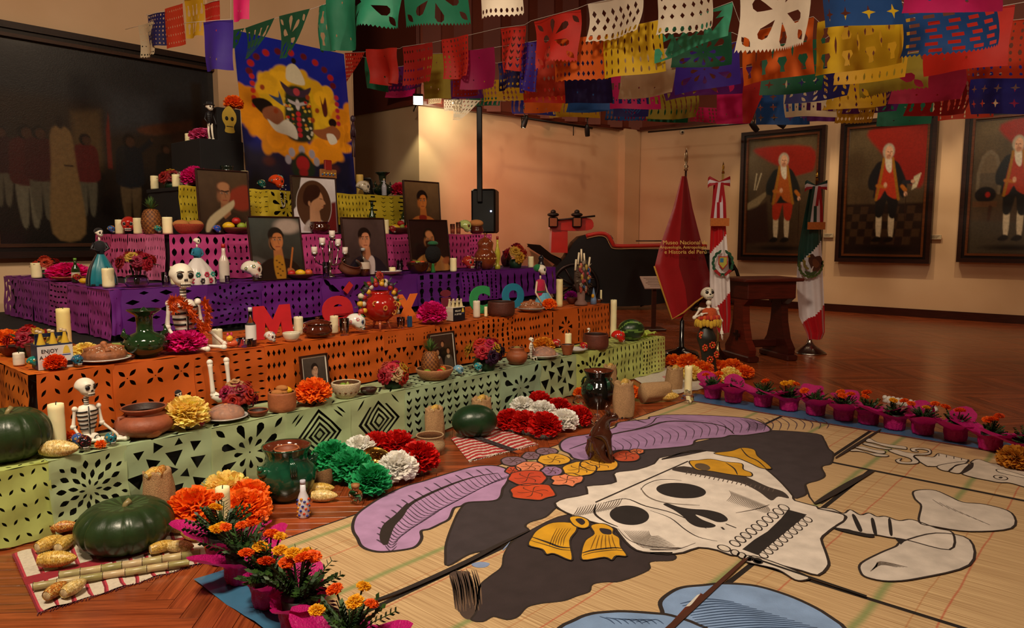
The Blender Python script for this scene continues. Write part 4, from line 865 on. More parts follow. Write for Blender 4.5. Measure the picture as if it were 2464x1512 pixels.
ops += [('s',[(.22,.42),(.29,.42),(.31,.6),(.33,.95),(.2,.95),(.21,.6)],'#6a5130',.006),('e',.255,.38,.016,.035,0,'#1a110b',.004),('l',[(.265,.6),(.295,.6)],.004,'#2a1a10',.003)]
ops += fig(.535,.88,.48,'#0e1218','#4c3c28',.1)+[('s',[(.505,.5),(.57,.5),(.58,.68),(.49,.68)],'#0e1218',.005),('p',[(.44,.4),(.455,.3),(.46,.6),(.44,.6)],'#5a1810',.004)]
img = paint(190,120,(Ht-2*fw)/(Wd-2*fw), ops,9);picture_mesh('canvas', img, Wd-2*fw, Ht-2*fw,'canvas', e, None, TM(0,-.03, fw))
m = MB();o2 = MB();frame_rect(o2, Wd-2*fw, Ht-2*fw, fw,.1,('#231009','#100704','#3c200f'));m.merge(o2, TM(0,0, fw));m.build('frame','wood', e)

# ================================================================ big leaning poster behind the altar
ty = TY+.62
bl_ = atT(597,470, ty);br_ = atT(858,462, ty);tl_ = atT(566,82, ty+.25);tr_ = atT(829,124, ty+.25)
Wd = ((br_-bl_).length+(tr_-tl_).length)/2; zb = ZY+.02; Ht = (tl_.z+tr_.z)/2-zb; c = (bl_+br_)/2
e = T('poster_board','tall blue poster board with yellow clouds, leaning behind the topmost altar table','poster',(c.x, c.y, zb), RZ)
e.rotation_euler = (-math.atan2(.2, Ht),0, RZ)
Y1, Y2, BL = '#d9a41c','#dc8a12','#12239c'
ops = [('bg', BL,'#0c1450',.08),('p',[(0,.72),(1,.72),(1,1),(0,1)],'#10122e',.08)]
R_ = random.Random(4)
def puffs(pts, r, c, n, so=.012):
    o = []
    for i in range(n):
        k = R_.randrange(len(pts)-1);t = R_.random();o.append(('e', pts[k][0]*(1-t)+pts[k+1][0]*t+R_.uniform(-r, r)*.5, pts[k][1]*(1-t)+pts[k+1][1]*t+R_.uniform(-r, r)*.35, r*R_.uniform(.4,.9), r*R_.uniform(.3,.6), R_.uniform(-.6,.6), mul(c, R_.uniform(.8,1.15)), so))
    return o
ops += [('s',[(.2,.28),(.38,.2),(.62,.21),(.8,.3),(.86,.45),(.8,.62),(.2,.62),(.1,.45)],'#c9a018',.02)]
ops += puffs([(.2,.33),(.4,.23),(.6,.24),(.8,.34)],.1, Y1,26)+puffs([(.15,.42),(.3,.5),(.75,.52),(.88,.42)],.1,'#cfa51c',26)
ops += puffs([(.03,.4),(.08,.55),(.25,.67),(.5,.71),(.78,.68),(.95,.55),(.93,.42)],.12, Y2,60)
for i in range(11): a = PI*i/10; ops.append(('e',.48-.36*math.cos(a)*1.05,.24-.17*math.sin(a)+.0*i,.03,.022,0,('#5c1420','#a8201c')[i % 2],.006))
for i in range(5): ops += [('e',.12,.27+.045*i,.022,.017,0,'#b3241a',.006),('e',.88,.32+.045*i,.022,.017,0,'#a82238',.006)]
ops += [('s',[(.44,.16),(.5,.14),(.56,.19),(.58,.27),(.43,.26),(.42,.2)],'#cfc6a8',.006),('e',.5,.12,.022,.02,0,'#1a0f0a',.004)]
ops += [('s',[(.42,.3),(.58,.3),(.63,.45),(.62,.62),(.5,.66),(.38,.62),(.38,.45)],'#1f2a1c',.015),('s',[(.36,.27),(.45,.31),(.5,.3),(.55,.31),(.64,.28),(.58,.35),(.42,.35)],'#3a2a3a',.005),('e',.5,.325,.03,.025,0,'#a83a44',.005),('e',.5,.41,.02,.035,0,'#c2b8b8',.005),('l',[(.42,.39),(.5,.41),(.58,.39)],.012,'#b0a6a8',.005)]
for i in range(60): ops.append(('e',.5+R_.choice((-1,1))*R_.uniform(.04,.12), R_.uniform(.38,.63),.012,.009,0, R_.choice(('#b8b09a','#a82018','#c87a20','#c2a83a','#1d3a1c')),.003))
for i in range(5): ops.append(('e',.5,.47+.035*i,.022,.016,0,'#b3202a',.005))
ops += [('s',[(.1,.42),(.2,.4),(.28,.44),(.24,.52),(.15,.48)],'#140c08',.006),('s',[(.19,.47),(.29,.44),(.36,.48),(.34,.56),(.2,.53)],'#8a5236',.006),('s',[(.22,.53),(.3,.56),(.38,.52),(.46,.56),(.47,.64),(.38,.62),(.28,.6)],'#cfcabb',.006),('e',.82,.5,.04,.03,0,'#140c08',.005),('s',[(.62,.57),(.72,.55),(.82,.52),(.89,.56),(.85,.62),(.7,.62)],'#8a4f2c',.006),('s',[(.75,.585),(.82,.58),(.85,.63),(.78,.65)],'#d2cbbb',.005)]
ops += [('s',[(.25,.37),(.33,.38),(.34,.34),(.37,.42),(.34,.42)],'#2c3f66',.005),('s',[(.72,.33),(.74,.38),(.77,.33),(.78,.44),(.74,.46)],'#4c1d18',.005)]+[('e', x, y,.02,.018,.5,'#8c3a18',.006) for x, y in ((.2,.33),(.3,.47),(.68,.43),(.63,.5),(.6,.35))]
for i in range(5): a = PI+PI*i/4; ops.append(('e',.5+.13*math.cos(a),.78+.07*math.sin(a),.028,.03,0,'#9a94a2',.006))
ops += [('s',[(.4,.8),(.5,.72),(.6,.8),(.58,.88),(.42,.88)],'#15291c',.015),('e',.5,.8,.06,.05,0,'#a01c20',.01),('e',.5,.86,.04,.03,0,'#8c181c',.01),('e',.2,.8,.05,.03,0,'#4a2024',.02),('e',.8,.82,.05,.03,0,'#4a2024',.02)]
img = paint(150,215, Ht/Wd, ops,3);picture_mesh('printed_face', img, Wd, Ht,'print', e, None, TM(0,-.001,0));m = MB();m.box((0,.008, Ht/2),(Wd,.014, Ht),'#c9b8a6');m.build('backing_board','matte', e)

# ================================================================ lamps, rails, speaker
def track_lamp(px, py, Y, label, aim, on=True, sz=.11, grp=None):
    p = atY(px, py, Y);e = T('track_light', label,'lamp', p,0);m = MB();d = (Vector(aim)-p).normalized();M = d.to_track_quat('-Z','Y').to_matrix().to_4x4()
    m.lathe([(sz*.5,-.10),(sz*.55,0),(sz*.5,.10),(sz*.3,.16),(.01,.17)],16,'#141212', M, cap=False);m.build('lamp_head','satin', e)
    m = MB();m.lathe([(0.001,-.085),(sz*.46,-.085),(sz*.46,-.09),(.001,-.09)],16,'#ffe9c0' if on else '#2a241e', M, cap=False);m.build('lens','lens' if on else 'gloss', e)
    m = MB();m.tube([(0,0,.05),(0,0,.3)],.012,'#141212',8);m.box((0,0,.32),(.09,.05,.05),'#141212', bev=.008);m.build('stem','satin', e);return e
ra = atY(1255,283,15.6);rb = atY(1425,309,16.8)
e = T('light_rail','black lighting rail with two lit spots before the back wall','rail', ra,0);m = MB();m.tube([(0,0,0), tuple(rb-ra)],.025,'#0f0d0d',6);m.build('rail','satin', e)
for k in (.0,.72): q = (rb-ra)*k; m = MB();m.tube([tuple(q), tuple(q+Vector((0,0,-.22)))],.012,'#0f0d0d',6);m.build('hanger','satin', e)
track_lamp(1262,296,15.7,'lit black track spot at the near end of the back wall rail',(-.5,15.8,1.5));track_lamp(1413,317,16.7,'lit black track spot at the far end of the back wall rail',(2,17.6,1.5))
track_lamp(1815,306,14.8,'unlit black track spot above the red breeches portrait',(6.6,15.5,2), False);track_lamp(1878,298,14.4,'unlit black track spot above the portrait edge, second along the portrait wall',(8,14.5,2), False)
ra = atY(1560,318,16.5);rb = atY(1800,296,14.9);e = T('light_rail','black lighting rail running along the portrait wall under the paper flags','rail', ra,0);m = MB();m.tube([(0,0,0), tuple(rb-ra)],.02,'#0f0d0d',6);m.build('rail','satin', e)
p = atY(1641,318,16.8);e = T('security_camera','small white camera fixed near the top of the portrait wall','camera', p,0);m = MB();m.ell((0,0,0),.06,'#b8a890');m.build('housing','satin', e);m = MB();m.ell((0,-.05,-.01),.025,'#15110f');m.build('lens','gloss', e)
# flood lamp on the wall corner and stage lamp
p = atY(1006,241,14.3);e = T('flood_lamp','dazzling white flood lamp mounted high on the wall corner','lamp', p,0)
m = MB();M = Vector((.1,-.75,-.6)).to_track_quat('-Z','Y').to_matrix().to_4x4();m.box((0,0,.03),(.2,.2,.08),'#1a1816', M,.01);m.build('housing','satin', e);m = MB();m.box((0,0,-.014),(.17,.17,.006),'#fff4d0', M);m.build('lit_panel','glow', e)
m = MB();m.tube([(0,.05,0),(-.15,.5,-.12)],.02,'#1a1816',8);m.build('bracket','satin', e)
spot('flood_beam', p+Vector((.0,.35,-.05)), p+Vector((-.15,1.2,-2.6)),45,(1.0,.92,.55),66,.6)
spot('wall_tint_spot', atY(1128,262,13.0),(.6,17.0,1.8),240,(1.0,.34,.24),78,.9,.1)  # added red spot, stands for light tinted by the red paper flags
pp = atY(1092,250,14.9);d = bpy.data.lights.new('stage_lamp_light','POINT');d.energy = 45; d.color = (1,.86,.6);d.shadow_soft_size = .08; o = bpy.data.objects.new('stage_lamp_light', d);COL.objects.link(o);o.location = pp
e = T('stage_lamp','lit stage lamp glowing through the cream paper flags','lamp', pp+Vector((0,.1,.08)),0);m = MB();m.lathe([(.001,.1),(.1,.08),(.11,-.04),(.09,-.06)],16,'#171514', TM(0,0,0), cap=False);m.build('lamp_head','satin', e);m = MB();m.ell((0,-.0,-.04),(.085,.085,.03),'#fff0c8');m.build('bulb','glow', e)
# picture lights over the portraits
for x, y in ((1880,480),(2125,470),(2420,470)):
    t_ = atS(x, y,16.2);spot('portrait_spot', t_+U*-2.6+Vector((0,0,3.4)), t_+Vector((0,0,-.5)),190,(1.0,.76,.46),46,.5,.04)
spot('back_wall_spot',(1.6,13.6,6.4),(1.0,17.6,1.4),90,(1.0,.66,.38),90,.9,.1)
# column loudspeaker
p = atY(1168,560,12.4);k_ = ppm(p);e = T('speaker_column','tall black column loudspeaker on a box cabinet behind the altar','speaker',(p.x, p.y,0),-.12)
m = MB();m.box((0,0,(atY(1168,458,12.4).z+p.z)/2),(58*k_,.45,104*k_),'#0c0b0c', bev=.03);m.build('cabinet','satin', e)
m = MB();zt = atY(1160,262,12.4).z; m.box((-.05,-.26,(zt+p.z+.3)/2+.1),(.085,.07, zt-p.z-.5),'#161415', bev=.01);m.build('column','satin', e)
m = MB();m.ell((.13,-.23, p.z+50*k_),.014,'#9cb0ff',10,8);m.build('status_light','lens', e)
m = MB();m.tube([(0,0, p.z),(0,0,.5)],.03,'#141314');m.build('pole','satin', e);m = MB()
for a in range(3): m.tube([(0,0,.6),(.5*math.cos(a*2.09+.4),.5*math.sin(a*2.09+.4),.012)],.014,'#141314')
m.build('tripod','satin', e)
# ================================================================ carriage
pc_ = at(1490,742,0);K = 12.6/F
e = T('horse_carriage','black open horse carriage with red leather seats and brass lamps','carriage', W(*st(at(1480,742,0))),0)
c0 = e.location.copy();Yc_ = c0.y; kk = ppm(c0)
def Q(px, py, dy=0): p = atY(px, py, Yc_+dy);return tuple(p-c0)
def slab(m, pts, d0, d1, col):
    a = [Q(x, y, d0) for x, y in pts]; b = [Q(x, y, d0) for x, y in pts]; b = [(q[0], q[1]+(d1-d0), q[2]) for q in b]; n = len(pts)
    m.add(a+b,[tuple(range(n)), tuple(range(n,2*n))[::-1]]+[(i,(i+1) % n, n+(i+1) % n, n+i)[::-1] for i in range(n)], col, False)
m = MB();slab(m, smoothpoly([(1395,570),(1470,566),(1480,595),(1560,600),(1640,600),(1690,602),(1760,612),(1740,690),(1660,715),(1560,735),(1430,735),(1385,705),(1330,660),(1360,620)],3),-.45,.45,'#0c0a0b');m.build('body','satin', e)
m = MB();slab(m,[(1328,552),(1345,535),(1366,533),(1366,609),(1326,608)],-.42,.42,'#7a1410');slab(m, smoothpoly([(1325,545),(1345,530),(1400,524),(1425,530),(1424,552),(1380,556),(1330,552)],3),-.44,.44,'#8c1a14');m.c = [lin('#b8281c') for c in m.c]; m.build('seat_back','satin_cloth', e,'red padded leather seat back')
m = MB();m.tube([Q(x, y,-.46) for x, y in smoothpoly([(1410,568),(1440,562),(1462,566),(1474,585),(1482,592),(1540,592),(1640,590),(1700,592)],3, False)],.045,'#b8281c',8);m.build('padded_rail','satin_cloth', e,'red padded rail')
m = MB();m.tube([Q(x, y,-.5) for x, y in smoothpoly([(1412,574),(1440,568),(1458,572),(1468,590),(1480,599),(1540,598),(1640,597)],3, False)],.01,'#b89868',6);m.build('piping','satin', e)
for x0, lb in ((1331,0),(1388,1)):
    m = MB();a = Q(x0,535,-.5);m.box((a[0], a[1], a[2]),(.2,.16,.22),'#17120f', bev=.02);m.ell((a[0], a[1], a[2]+.16),(.13,.13,.05),'#1a1614',12,8);m.ell((a[0], a[1], a[2]+.22),(.06,.06,.05),'#1a1614',10,8);lm = m.build('carriage_lamp','satin', e)
    m = MB();m.box((a[0], a[1]-.085, a[2]),(.15,.01,.17),'#8a5a40');m.build('lamp_glass','gloss', lm)
m = MB();m.tube([Q(x, y,-.5) for x, y in ((1322,532),(1432,520))],.02,'#1c1614');m.build('hood_bar','satin', e)
def wheel(cx, cy, rpx, d, label=None):
    c = Vector(Q(cx, cy, d));r = rpx*kk; m = MB();n = 28; m.tube([(c.x+r*math.cos(2*PI*i/n), c.y, c.z+r*math.sin(2*PI*i/n)) for i in range(n+1)],.035,'#120c0a',8, False);h = m.build('wheel','satin', e); 
    for i in range(12): m = MB();a = 2*PI*i/12; m.tube([tuple(c),(c.x+r*math.cos(a), c.y, c.z+r*math.sin(a))],[.022,.016],'#160e0b',6);m.build('spoke','satin', h)
    m = MB();m.lathe([(.001,-.1),(.06,-.1),(.08,0),(.06,.1),(.001,.1)],14,'#1a100c', TM(c.x, c.y, c.z, PI/2));m.build('hub','satin', h)
wheel(1385,690,52,-.55);wheel(1385,685,50,.55);wheel(1705,682,70,-.55);wheel(1712,680,68,.55)
m = MB();m.tube([Q(x, y,0) for x, y in ((1540,735),(1640,700),(1700,682))],.04,'#130d0b');m.tube([Q(x, y,0) for x, y in ((1450,735),(1385,690))],.04,'#130d0b');m.tube([Q(x, y,0) for x, y in ((1270,590),(1345,625),(1385,660))],.04,'#130d0b');m.tube([Q(x, y,-.4) for x, y in ((1530,580),(1600,580))],.012,'#130d0b');m.build('undercarriage','satin', e)
m = MB();slab(m,[(1268,587),(1300,590),(1352,632),(1340,640),(1275,598)],-.4,.4,'#15100e');m.build('fender','gloss', e)
m = MB();c = Q(1410,720,-.3);m.box((c[0], c[1], c[2]/2+.0),(.5,.5, max(.1, c[2]*1.0)),'#0c0a0a', bev=.02);m.build('step_box','satin', e)
# info sign
p = at(1572,795,0);k_ = ppm(p);zs = (795-690)*k_; e = T('info_sign','slanted white information board on a wooden post before the carriage','sign',(p.x, p.y,0),.1)
m = MB();m.box((0,0, zs/2),(.07,.07, zs),'#3c1a10', bev=.006);m.box((0,0,.02),(.36,.36,.04),'#3c1a10', bev=.01);m.build('post','wood', e)
m = MB();m.box((0,0,0),(56*k_,.38,.02),'#c2a496', TM(0,.04, zs+.07,.5));bd = m.build('board','satin', e);m = MB()
for r in range(6): m.box((0,.12-.05*r,.0115),(.3-.05*(r % 3),.012,.001),'#6a4c44', TM(0,.04, zs+.07,.5))
m.build('print','matte', bd)['kind'] = 'stuff'
# ================================================================ lectern
p = at(1826,862,0);k_ = ppm(p);hl = (862-668)*k_; e = T('lectern','tall dark red wooden stand with carved side panels between the flags','lectern',(p.x, p.y,0),.25)
WL = 128*k_
m = MB();m.box((0,0, hl-.02),(WL+.16,.62,.045),'#521c12', bev=.012);m.build('top_board','wood', e)
m = MB();m.box((0,0, hl-.15),(WL,.5,.24),'#4a160e', bev=.01);m.build('drawer_box','wood', e)
prof = [(-.27,0),(.27,0),(.30,.16),(.2,.28),(.13,.5),(.1,.8),(.13, hl-.35),(.24, hl-.27),(.24, hl-.26),(-.24, hl-.26),(-.24, hl-.27),(-.13, hl-.35),(-.1,.8),(-.13,.5),(-.2,.28),(-.30,.16)]
for sx in (-1,1):
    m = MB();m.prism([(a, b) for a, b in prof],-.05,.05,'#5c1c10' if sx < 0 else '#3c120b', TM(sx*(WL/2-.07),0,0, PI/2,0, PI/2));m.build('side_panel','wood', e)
    m = MB();m.box((sx*(WL/2-.07),0,.04),(.16,.66,.08),'#3c120b', bev=.015);m.build('foot','wood', e)
m = MB();m.box((0,0,.2),(WL-.2,.06,.1),'#3c120b', bev=.01);m.build('stretcher','wood', e)
m = MB();m.box((-WL/2-.004+.0,-.02,.33),(.012,.05,.13),'#1a0806');m.box((-WL/2-.004,-.02,.34),(.012,.15,.03),'#1a0806');m.build('carved_cross','wood', e)
# ================================================================ flags
def flag_thing(label, px, ytop, ybase, base_col, base_r, cloth, finial, spread_base='disc', lean=0):
    p = at(px, ybase,0);k = ppm(p);h = (ybase-ytop)*k; e = T('flag', label,'flag',(p.x, p.y,0),0)
    m = MB();m.tube([(0,0,.04),(lean,0, h)],.014,'#3a2014' if base_col != '#8a7a58' else '#b59a52',10);m.build('pole','gloss', e)
    m = MB()
    if spread_base == 'disc': m.lathe([(.001,0),(base_r,0),(base_r,.05),(base_r*.9,.09),(base_r*.35,.12),(.035,.16),(.03,.5),(.02,.52),(.001,.52)],28, base_col)
    else:
        m.lathe([(base_r*1.05,.0),(base_r,.02),(base_r*.5,.09),(.06,.12),(.03,.17),(.02,.25),(.001,.26)],24, base_col, rib=.1, nrib=6)
    m.build('stand','gloss' if base_col == '#0c0a0b' else 'metal', e)
    m = MB();m.lathe([(.001,0),(.03,.01),(.02,.03),(.034,.06),(.012,.09),(.028,.14),(.02,.22),(.001,.3)] if finial == 'spear' else [(.001,0),(.02,.01),(.012,.05),(.016,.09),(.001,.16)],12,'#c2b49a' if finial == 'spear' else '#c29a3c', TM(lean,0, h-.06));m.build('finial','metal', e)
    return e, p, k, h
def cloth_grid(e, p, rows, colf, name='cloth', mat_='satin_cloth', n=26, fold=.05, nf=5, seed=1, ytw=0, nr=6):
    """rows: (y_px, x_left_px, x_right_px);colf(u, v) -> colour"""
    m = MB();vs = []; fs = []; cs = []; rr = []
    for i in range(len(rows)-1):
        for q in range(nr): t = q/nr; rr.append(tuple(rows[i][j]*(1-t)+rows[i+1][j]*t for j in range(3)))
    rr.append(rows[-1]);N = len(rr)
    for i,(y, a, b) in enumerate(rr):
        v = i/(N-1);sw = min(1,.15+v*1.4)
        for j in range(n+1):
            u = j/n; x = a+(b-a)*u; ye = y+(ytw(u, v) if ytw else 0);q = atY(x, ye, p.y)
            dy = -.06-fold*sw*(math.sin(u*nf*PI+seed+.6*v)+.35*math.sin(u*nf*2.3*PI+seed*2))+ .0
            vs.append((q.x-p.x, dy, q.z))
    for i in range(N-1):
        for j in range(n): fs.append((i*(n+1)+j,(i+1)*(n+1)+j,(i+1)*(n+1)+j+1, i*(n+1)+j+1));cs.append(colf((j+.5)/n,(i+.5)/(N-1)))
    m.add(vs, fs,[lin(c) for c in cs]);return m.build(name, mat_, e)
def text3(s, size, m_, parent, M, col, name='lettering', ext=.001, align='CENTER', shear=None, bend=None):
    cu = bpy.data.curves.new(name,'FONT');cu.body = s; cu.size = size; cu.extrude = ext; cu.align_x = align; cu.resolution_u = 3
    o = bpy.data.objects.new(name, cu);COL.objects.link(o);dg = bpy.context.evaluated_depsgraph_get();me0 = o.evaluated_get(dg).to_mesh()
    vs = [tuple(v.co) for v in me0.vertices]; fs = [tuple(p_.vertices) for p_ in me0.polygons]; o.evaluated_get(dg).to_mesh_clear();bpy.data.objects.remove(o);bpy.data.curves.remove(cu)
    mb = MB();t_ = MB();t_.add(vs, fs, col, False);mb.merge(t_, M)
    if bend: mb.v = [np.array([bend(Vector(v)) for v in np.concatenate(mb.v)])]
    return mb.build(name, m_, parent)
e, p, k, h = flag_thing('dark red museum banner with gold lettering on a black round stand',1639,408,862,'#0c0a0b',.24,0,'spear')
rowsM = [(425,1637,1650),(500,1617,1664),(600,1582,1690),(640,1572,1700),(700,1592,1710),(765,1614,1700)]
cloth_grid(e, p,[(r[0], r[1], r[2]) for r in rowsM], lambda u, v: '#94121a' if u < .45 else '#6a0c12', fold=.045, nf=1.6, seed=.4, ytw=lambda u, v: -62*max(0,(v-.6)/.4)*max(0,(u-.25)/.75))  # left part lighter: satin highlight put into the cloth colour
cr = MB();pts = [(1570,640),(1590,700),(1612,766),(1640,750),(1668,726),(1694,708)]; cr.tube([(atY(x, y, p.y).x-p.x,-.12, atY(x, y, p.y).z) for x, y in pts],.012,'#b8862c',6);cr.build('gold_fringe','fabric', e,'gold fringe')
for s_, x, y, sz in (('Museo Nacional de',1588,588,.075),('Arqueología, Antropología',1581,598,.056),('e Historia del Perú',1592,610,.072)):
    q = atY(x, y, p.y);text3(s_, sz,'satin', e, TM(q.x-p.x,-.17, q.z, PI/2),'#e0b860','gold_lettering', align='LEFT')['kind'] = 'stuff'
def peru(u, v):
    t = u+v*1.35
    return '#b01018' if (v-.30*(1-u)*.4 < .42-.10*u) else ('#dcd0cc' if v < .86-.30*u else '#a50e16')
e, p, k, h = flag_thing('red and white flag with a shield emblem and ribbon bow behind the museum banner',1726,415,868,'#8a7a58',.17,0,'thin','foot')
cloth_grid(e, p,[(440,1714,1738),(520,1708,1742),(600,1704,1748),(680,1704,1754),(760,1710,1756),(800,1726,1752)], lambda u, v: ('#b41018' if v < .43-.12*u else ('#e4dad8' if v < .78-.12*u else '#ae0e18')), fold=.03, nf=3, seed=2, n=60, nr=18)
def emb(e, p, px, py, s, parts, dy=-.135):
    for nm, lst in parts:
        m = MB();c = atY(px, py, p.y)
        for q,(pts, col, l) in enumerate(lst):
            pr3 = [(c.x-p.x+x*s, dy-l*.003, c.z+y*s) for x, y in pts]; n = len(pr3);m.add(pr3,[tuple(range(n))], col, False)
        o = m.build(nm,'paint', e); 
        if nm == 'wreath': o['kind'] = 'stuff'
def ring_leaves(n, r, l, c1, c2, a0, a1, ax=1, ay=1.2):
    o = []
    for i in range(n):
        a = a0+(a1-a0)*i/(n-1);x, y = r*ax*math.cos(a), r*ay*math.sin(a);pts = leaf(x, y, l, l*.45, a+PI/2+.5*(-1)**i);o.append((pts, c1 if i % 2 else c2,1+i % 2))
    return o
emb(e, p,1732,632,.2,[('wreath', ring_leaves(26,.62,.38,'#17452c','#1d5c36', PI*.62, PI*2.38)),('shield',[([(-.3,.42),(.3,.42),(.3,-.1),(0,-.42),(-.3,-.1)],'#b02a1c',3),([(-.24,.36),(.24,.36),(.24,-.06),(0,-.34),(-.24,-.06)],'#b9b04a',4),([(-.2,.3),(.02,.3),(.02,.04),(-.2,.04)],'#3a78a0',5)]),('ribbon',[([(-.6,-.5),(-.4,-.4),(-.1,-.75),(-.2,-.85)],'#9c1a1c',3),([(.6,-.5),(.4,-.4),(.1,-.75),(.2,-.85)],'#9c1a1c',3)])])
def bow(e, p, px, py, cs, w_=26):
    for sx in (-1,1):
        m = MB();c = atY(px, py, p.y);kx = ppm(p);X = lambda a, b, d: (c.x-p.x+a*kx*w_,-.12+d, c.z+b*kx*w_)
        for q, col in enumerate(cs):
            f0, f1 = q/len(cs),(q+1)/len(cs)
            m.add([X(0,.1-.2*f0,0), X(sx*.9,.55-.9*f0,-.03), X(sx*1.0,.4-.9*f0,0), X(sx*1.0,.4-.9*f1,0), X(sx*.9,.55-.9*f1,-.03), X(0,.1-.2*f1,0)],[(0,1,4,5),(1,2,3,4)], col)
        m.build('bow_loop','satin_cloth', e)
    for sx, ln in ((-1,3.4),(1,3.6)):
        m = MB()
        for q, col in enumerate(cs):
            f0, f1 = q/len(cs),(q+1)/len(cs);m.add([X(-.35+f0*.7,0,-.02), X(-.35+f1*.7,0,-.02), X(sx*.2-.4+f1*.8,-ln*.5,-.03), X(sx*.2-.4+f0*.8,-ln*.5,-.03), X(sx*.3-.45+f1*.9,-ln,-.02), X(sx*.3-.45+f0*.9,-ln,-.02)],[(0,1,2,3),(3,2,4,5)], col)
        m.build('ribbon_tail','satin_cloth', e)
    m = MB();m.box((X(.1,-3.5,-.03)),(.24,.012,.1),'#b8682c');m.build('gold_trim','fabric', e,'gold fringe')
bow(e, p,1724,441,['#9c1020','#cfc4cc','#9c1020'])
e, p, k, h = flag_thing('green, white and red flag with an eagle emblem on a chrome stand',1947,432,850,'#9a938a',.2,0,'thin','foot')
cloth_grid(e, p,[(452,1944,1962),(520,1930,1970),(600,1915,1974),(680,1910,1979),(760,1916,1983),(800,1934,1983),(816,1938,1976)], lambda u, v: ('#104038' if v < .42-.13*u else ('#e2dade' if v < .74-.13*u else '#ae101c')), fold=.03, nf=3, seed=1.1, n=60, nr=16)
m_ring = ring_leaves(22,.66,.3,'#4a5a24','#3a4a22', PI*.95, PI*2.05,1,1.05)
emb(e, p,1941,636,.24,[('wreath', m_ring),('eagle',[(smoothpoly([(-.1,.55),(.1,.6),(.22,.45),(.5,.5),(.66,.2),(.6,-.15),(.35,-.4),(.15,-.35),(.0,-.1),(-.15,.2)],2),'#4c2614',2),(smoothpoly([(.1,.3),(.3,.3),(.5,0),(.3,-.2),(.1,0)],2),'#6c3a1c',3),([(-.28,.4),(-.1,.58),(-.05,.42)],'#c29a3c',4),([(.1,-.1),(.16,-.1),(.05,-.45),(-.02,-.4)],'#cfc6c0',4)]),('serpent',[(smoothpoly([(-.5,.3),(-.3,.2),(-.3,-.05),(-.1,-.2),(-.15,-.3),(-.4,-.15),(-.45,.1)],2),'#7a6a2c',3)]),('cactus',[(smoothpoly([(-.35,-.35),(0,-.45),(.35,-.35),(.2,-.6),(-.2,-.6)],2),'#3a4a22',3)])])
bow(e, p,1955,450,['#123c36','#cfc4cc','#9c1020'])
# ================================================================ kit for the offerings
TZ = {'F': (0,-9,99,0),'G': (ZG, TG, TO,1),'O': (ZO, TO, TP,2),'P': (ZP, TP, TK,3),'K': (ZK, TK, TY,4),'Y': (ZY, TY, TY+.62,5)}
LEFT = {'Y': sY0,'K': 2.78,'P': 2.08,'O': 1.24,'G': -1}; NEXT = {'P': 2.78,'O': 2.08,'G': 1.24}
def spt(tier, px, py, r=.03, b=None):
    z, t0, t1, _ = TZ[tier]; zz = z+(.0085 if tier != 'F' else .001)
    if tier == 'F':
        p = at(px, py, zz);s_, t_ = st(p)
        if -1 < s_ < 7.8 and t_ > TG-.035-r: p = atT(px, py, TG-.035-r);p = Vector((p.x, p.y, zz))
        return p
    if b is not None: t_ = t0+b
    else: s_, t_ = st(at(px, py, zz));t_ = min(max(t_, t0+r), max(t0+r, t1-r) if s_ > NEXT.get(tier,0) else 99)
    p = atT(px, py, t_);lf = LEFT.get(tier)
    if lf and st(p)[0] < lf+.06+r: p = atT(px, py, tAt(px, lf+.06+r)+(b or 0)*.3)
    return Vector((p.x, p.y, zz))
CACHE = {}
def cached(key, fn, m):
    if key not in CACHE: o = fn().build(key[0], m);CACHE[key] = o.data; bpy.data.objects.remove(o)
    return CACHE[key]
def inst(name, key, fn, m, parent=None, loc=(0,0,0), rot=(0,0,0), s=1, label=None):
    o = link(name, cached(key, fn, m), parent, label);o.location = loc; o.rotation_euler = rot; o.scale = (s, s, s) if not hasattr(s,'__len__') else s; return o
def pom_mesh(col, n=330, sq=.82, seed=1, long=1.0, dark=.75):
    R = random.Random(seed);m = MB();vs = []; fs = []; cs = []
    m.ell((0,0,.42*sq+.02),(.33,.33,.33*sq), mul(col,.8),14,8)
    for i in range(n):
        z = 1-(i+.5)/n*1.55; a = i*2.39996+R.uniform(-.2,.2);r = math.sqrt(max(0,1-z*z));d = Vector((r*math.cos(a), r*math.sin(a), z));x = Vector((-math.sin(a), math.cos(a),0));y = d.cross(x)
        tw = R.uniform(-.9,.9);x, y = x*math.cos(tw)+y*math.sin(tw), y*math.cos(tw)-x*math.sin(tw)
        w_ = R.uniform(.055,.105);L0, L1, L2 = .25,.42*long, R.uniform(.47,.58)*long; bend = R.uniform(-.08,.08);b = len(vs);c0 = Vector((0,0,.42))
        for L_, ww, bb in ((L0,.4,0),(L1,1,.3),(L2,.9,1)):
            for u in (-1,0,1):
                q = c0+d*(L_+(.03 if u == 0 else R.uniform(-.03,.03)))+x*(w_*ww*u)+y*(bend*bb+(.03 if u == 0 else 0));q.z = max(.006,(q.z-.42)*sq+.42*sq+.02);vs.append(tuple(q))
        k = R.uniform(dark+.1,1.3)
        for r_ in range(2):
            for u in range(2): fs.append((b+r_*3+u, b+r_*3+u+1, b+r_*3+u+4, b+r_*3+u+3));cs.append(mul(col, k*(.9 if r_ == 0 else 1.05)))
    m.add(vs, fs, cs);return m
def pompom(tier, px, py, wpx, col, label, group=None, cat='paper flower', b=None, sd=1, n=330, long=1.0, sq=1):
    p = spt(tier, px, py,.001*wpx*1.05 if tier != 'F' else ppm(at(px, py,0))*wpx*.56, b);k = ppm(p)*wpx
    o = inst('paper_pompom',('paper_pompom', col, sd % 3, n, long), lambda: pom_mesh(col, n,.82, sd % 3, long),'tissue', None, p,(0,0, sd*1.7),(k*.98, k*.98, k*.98*sq));return tag(o, label, cat, group)
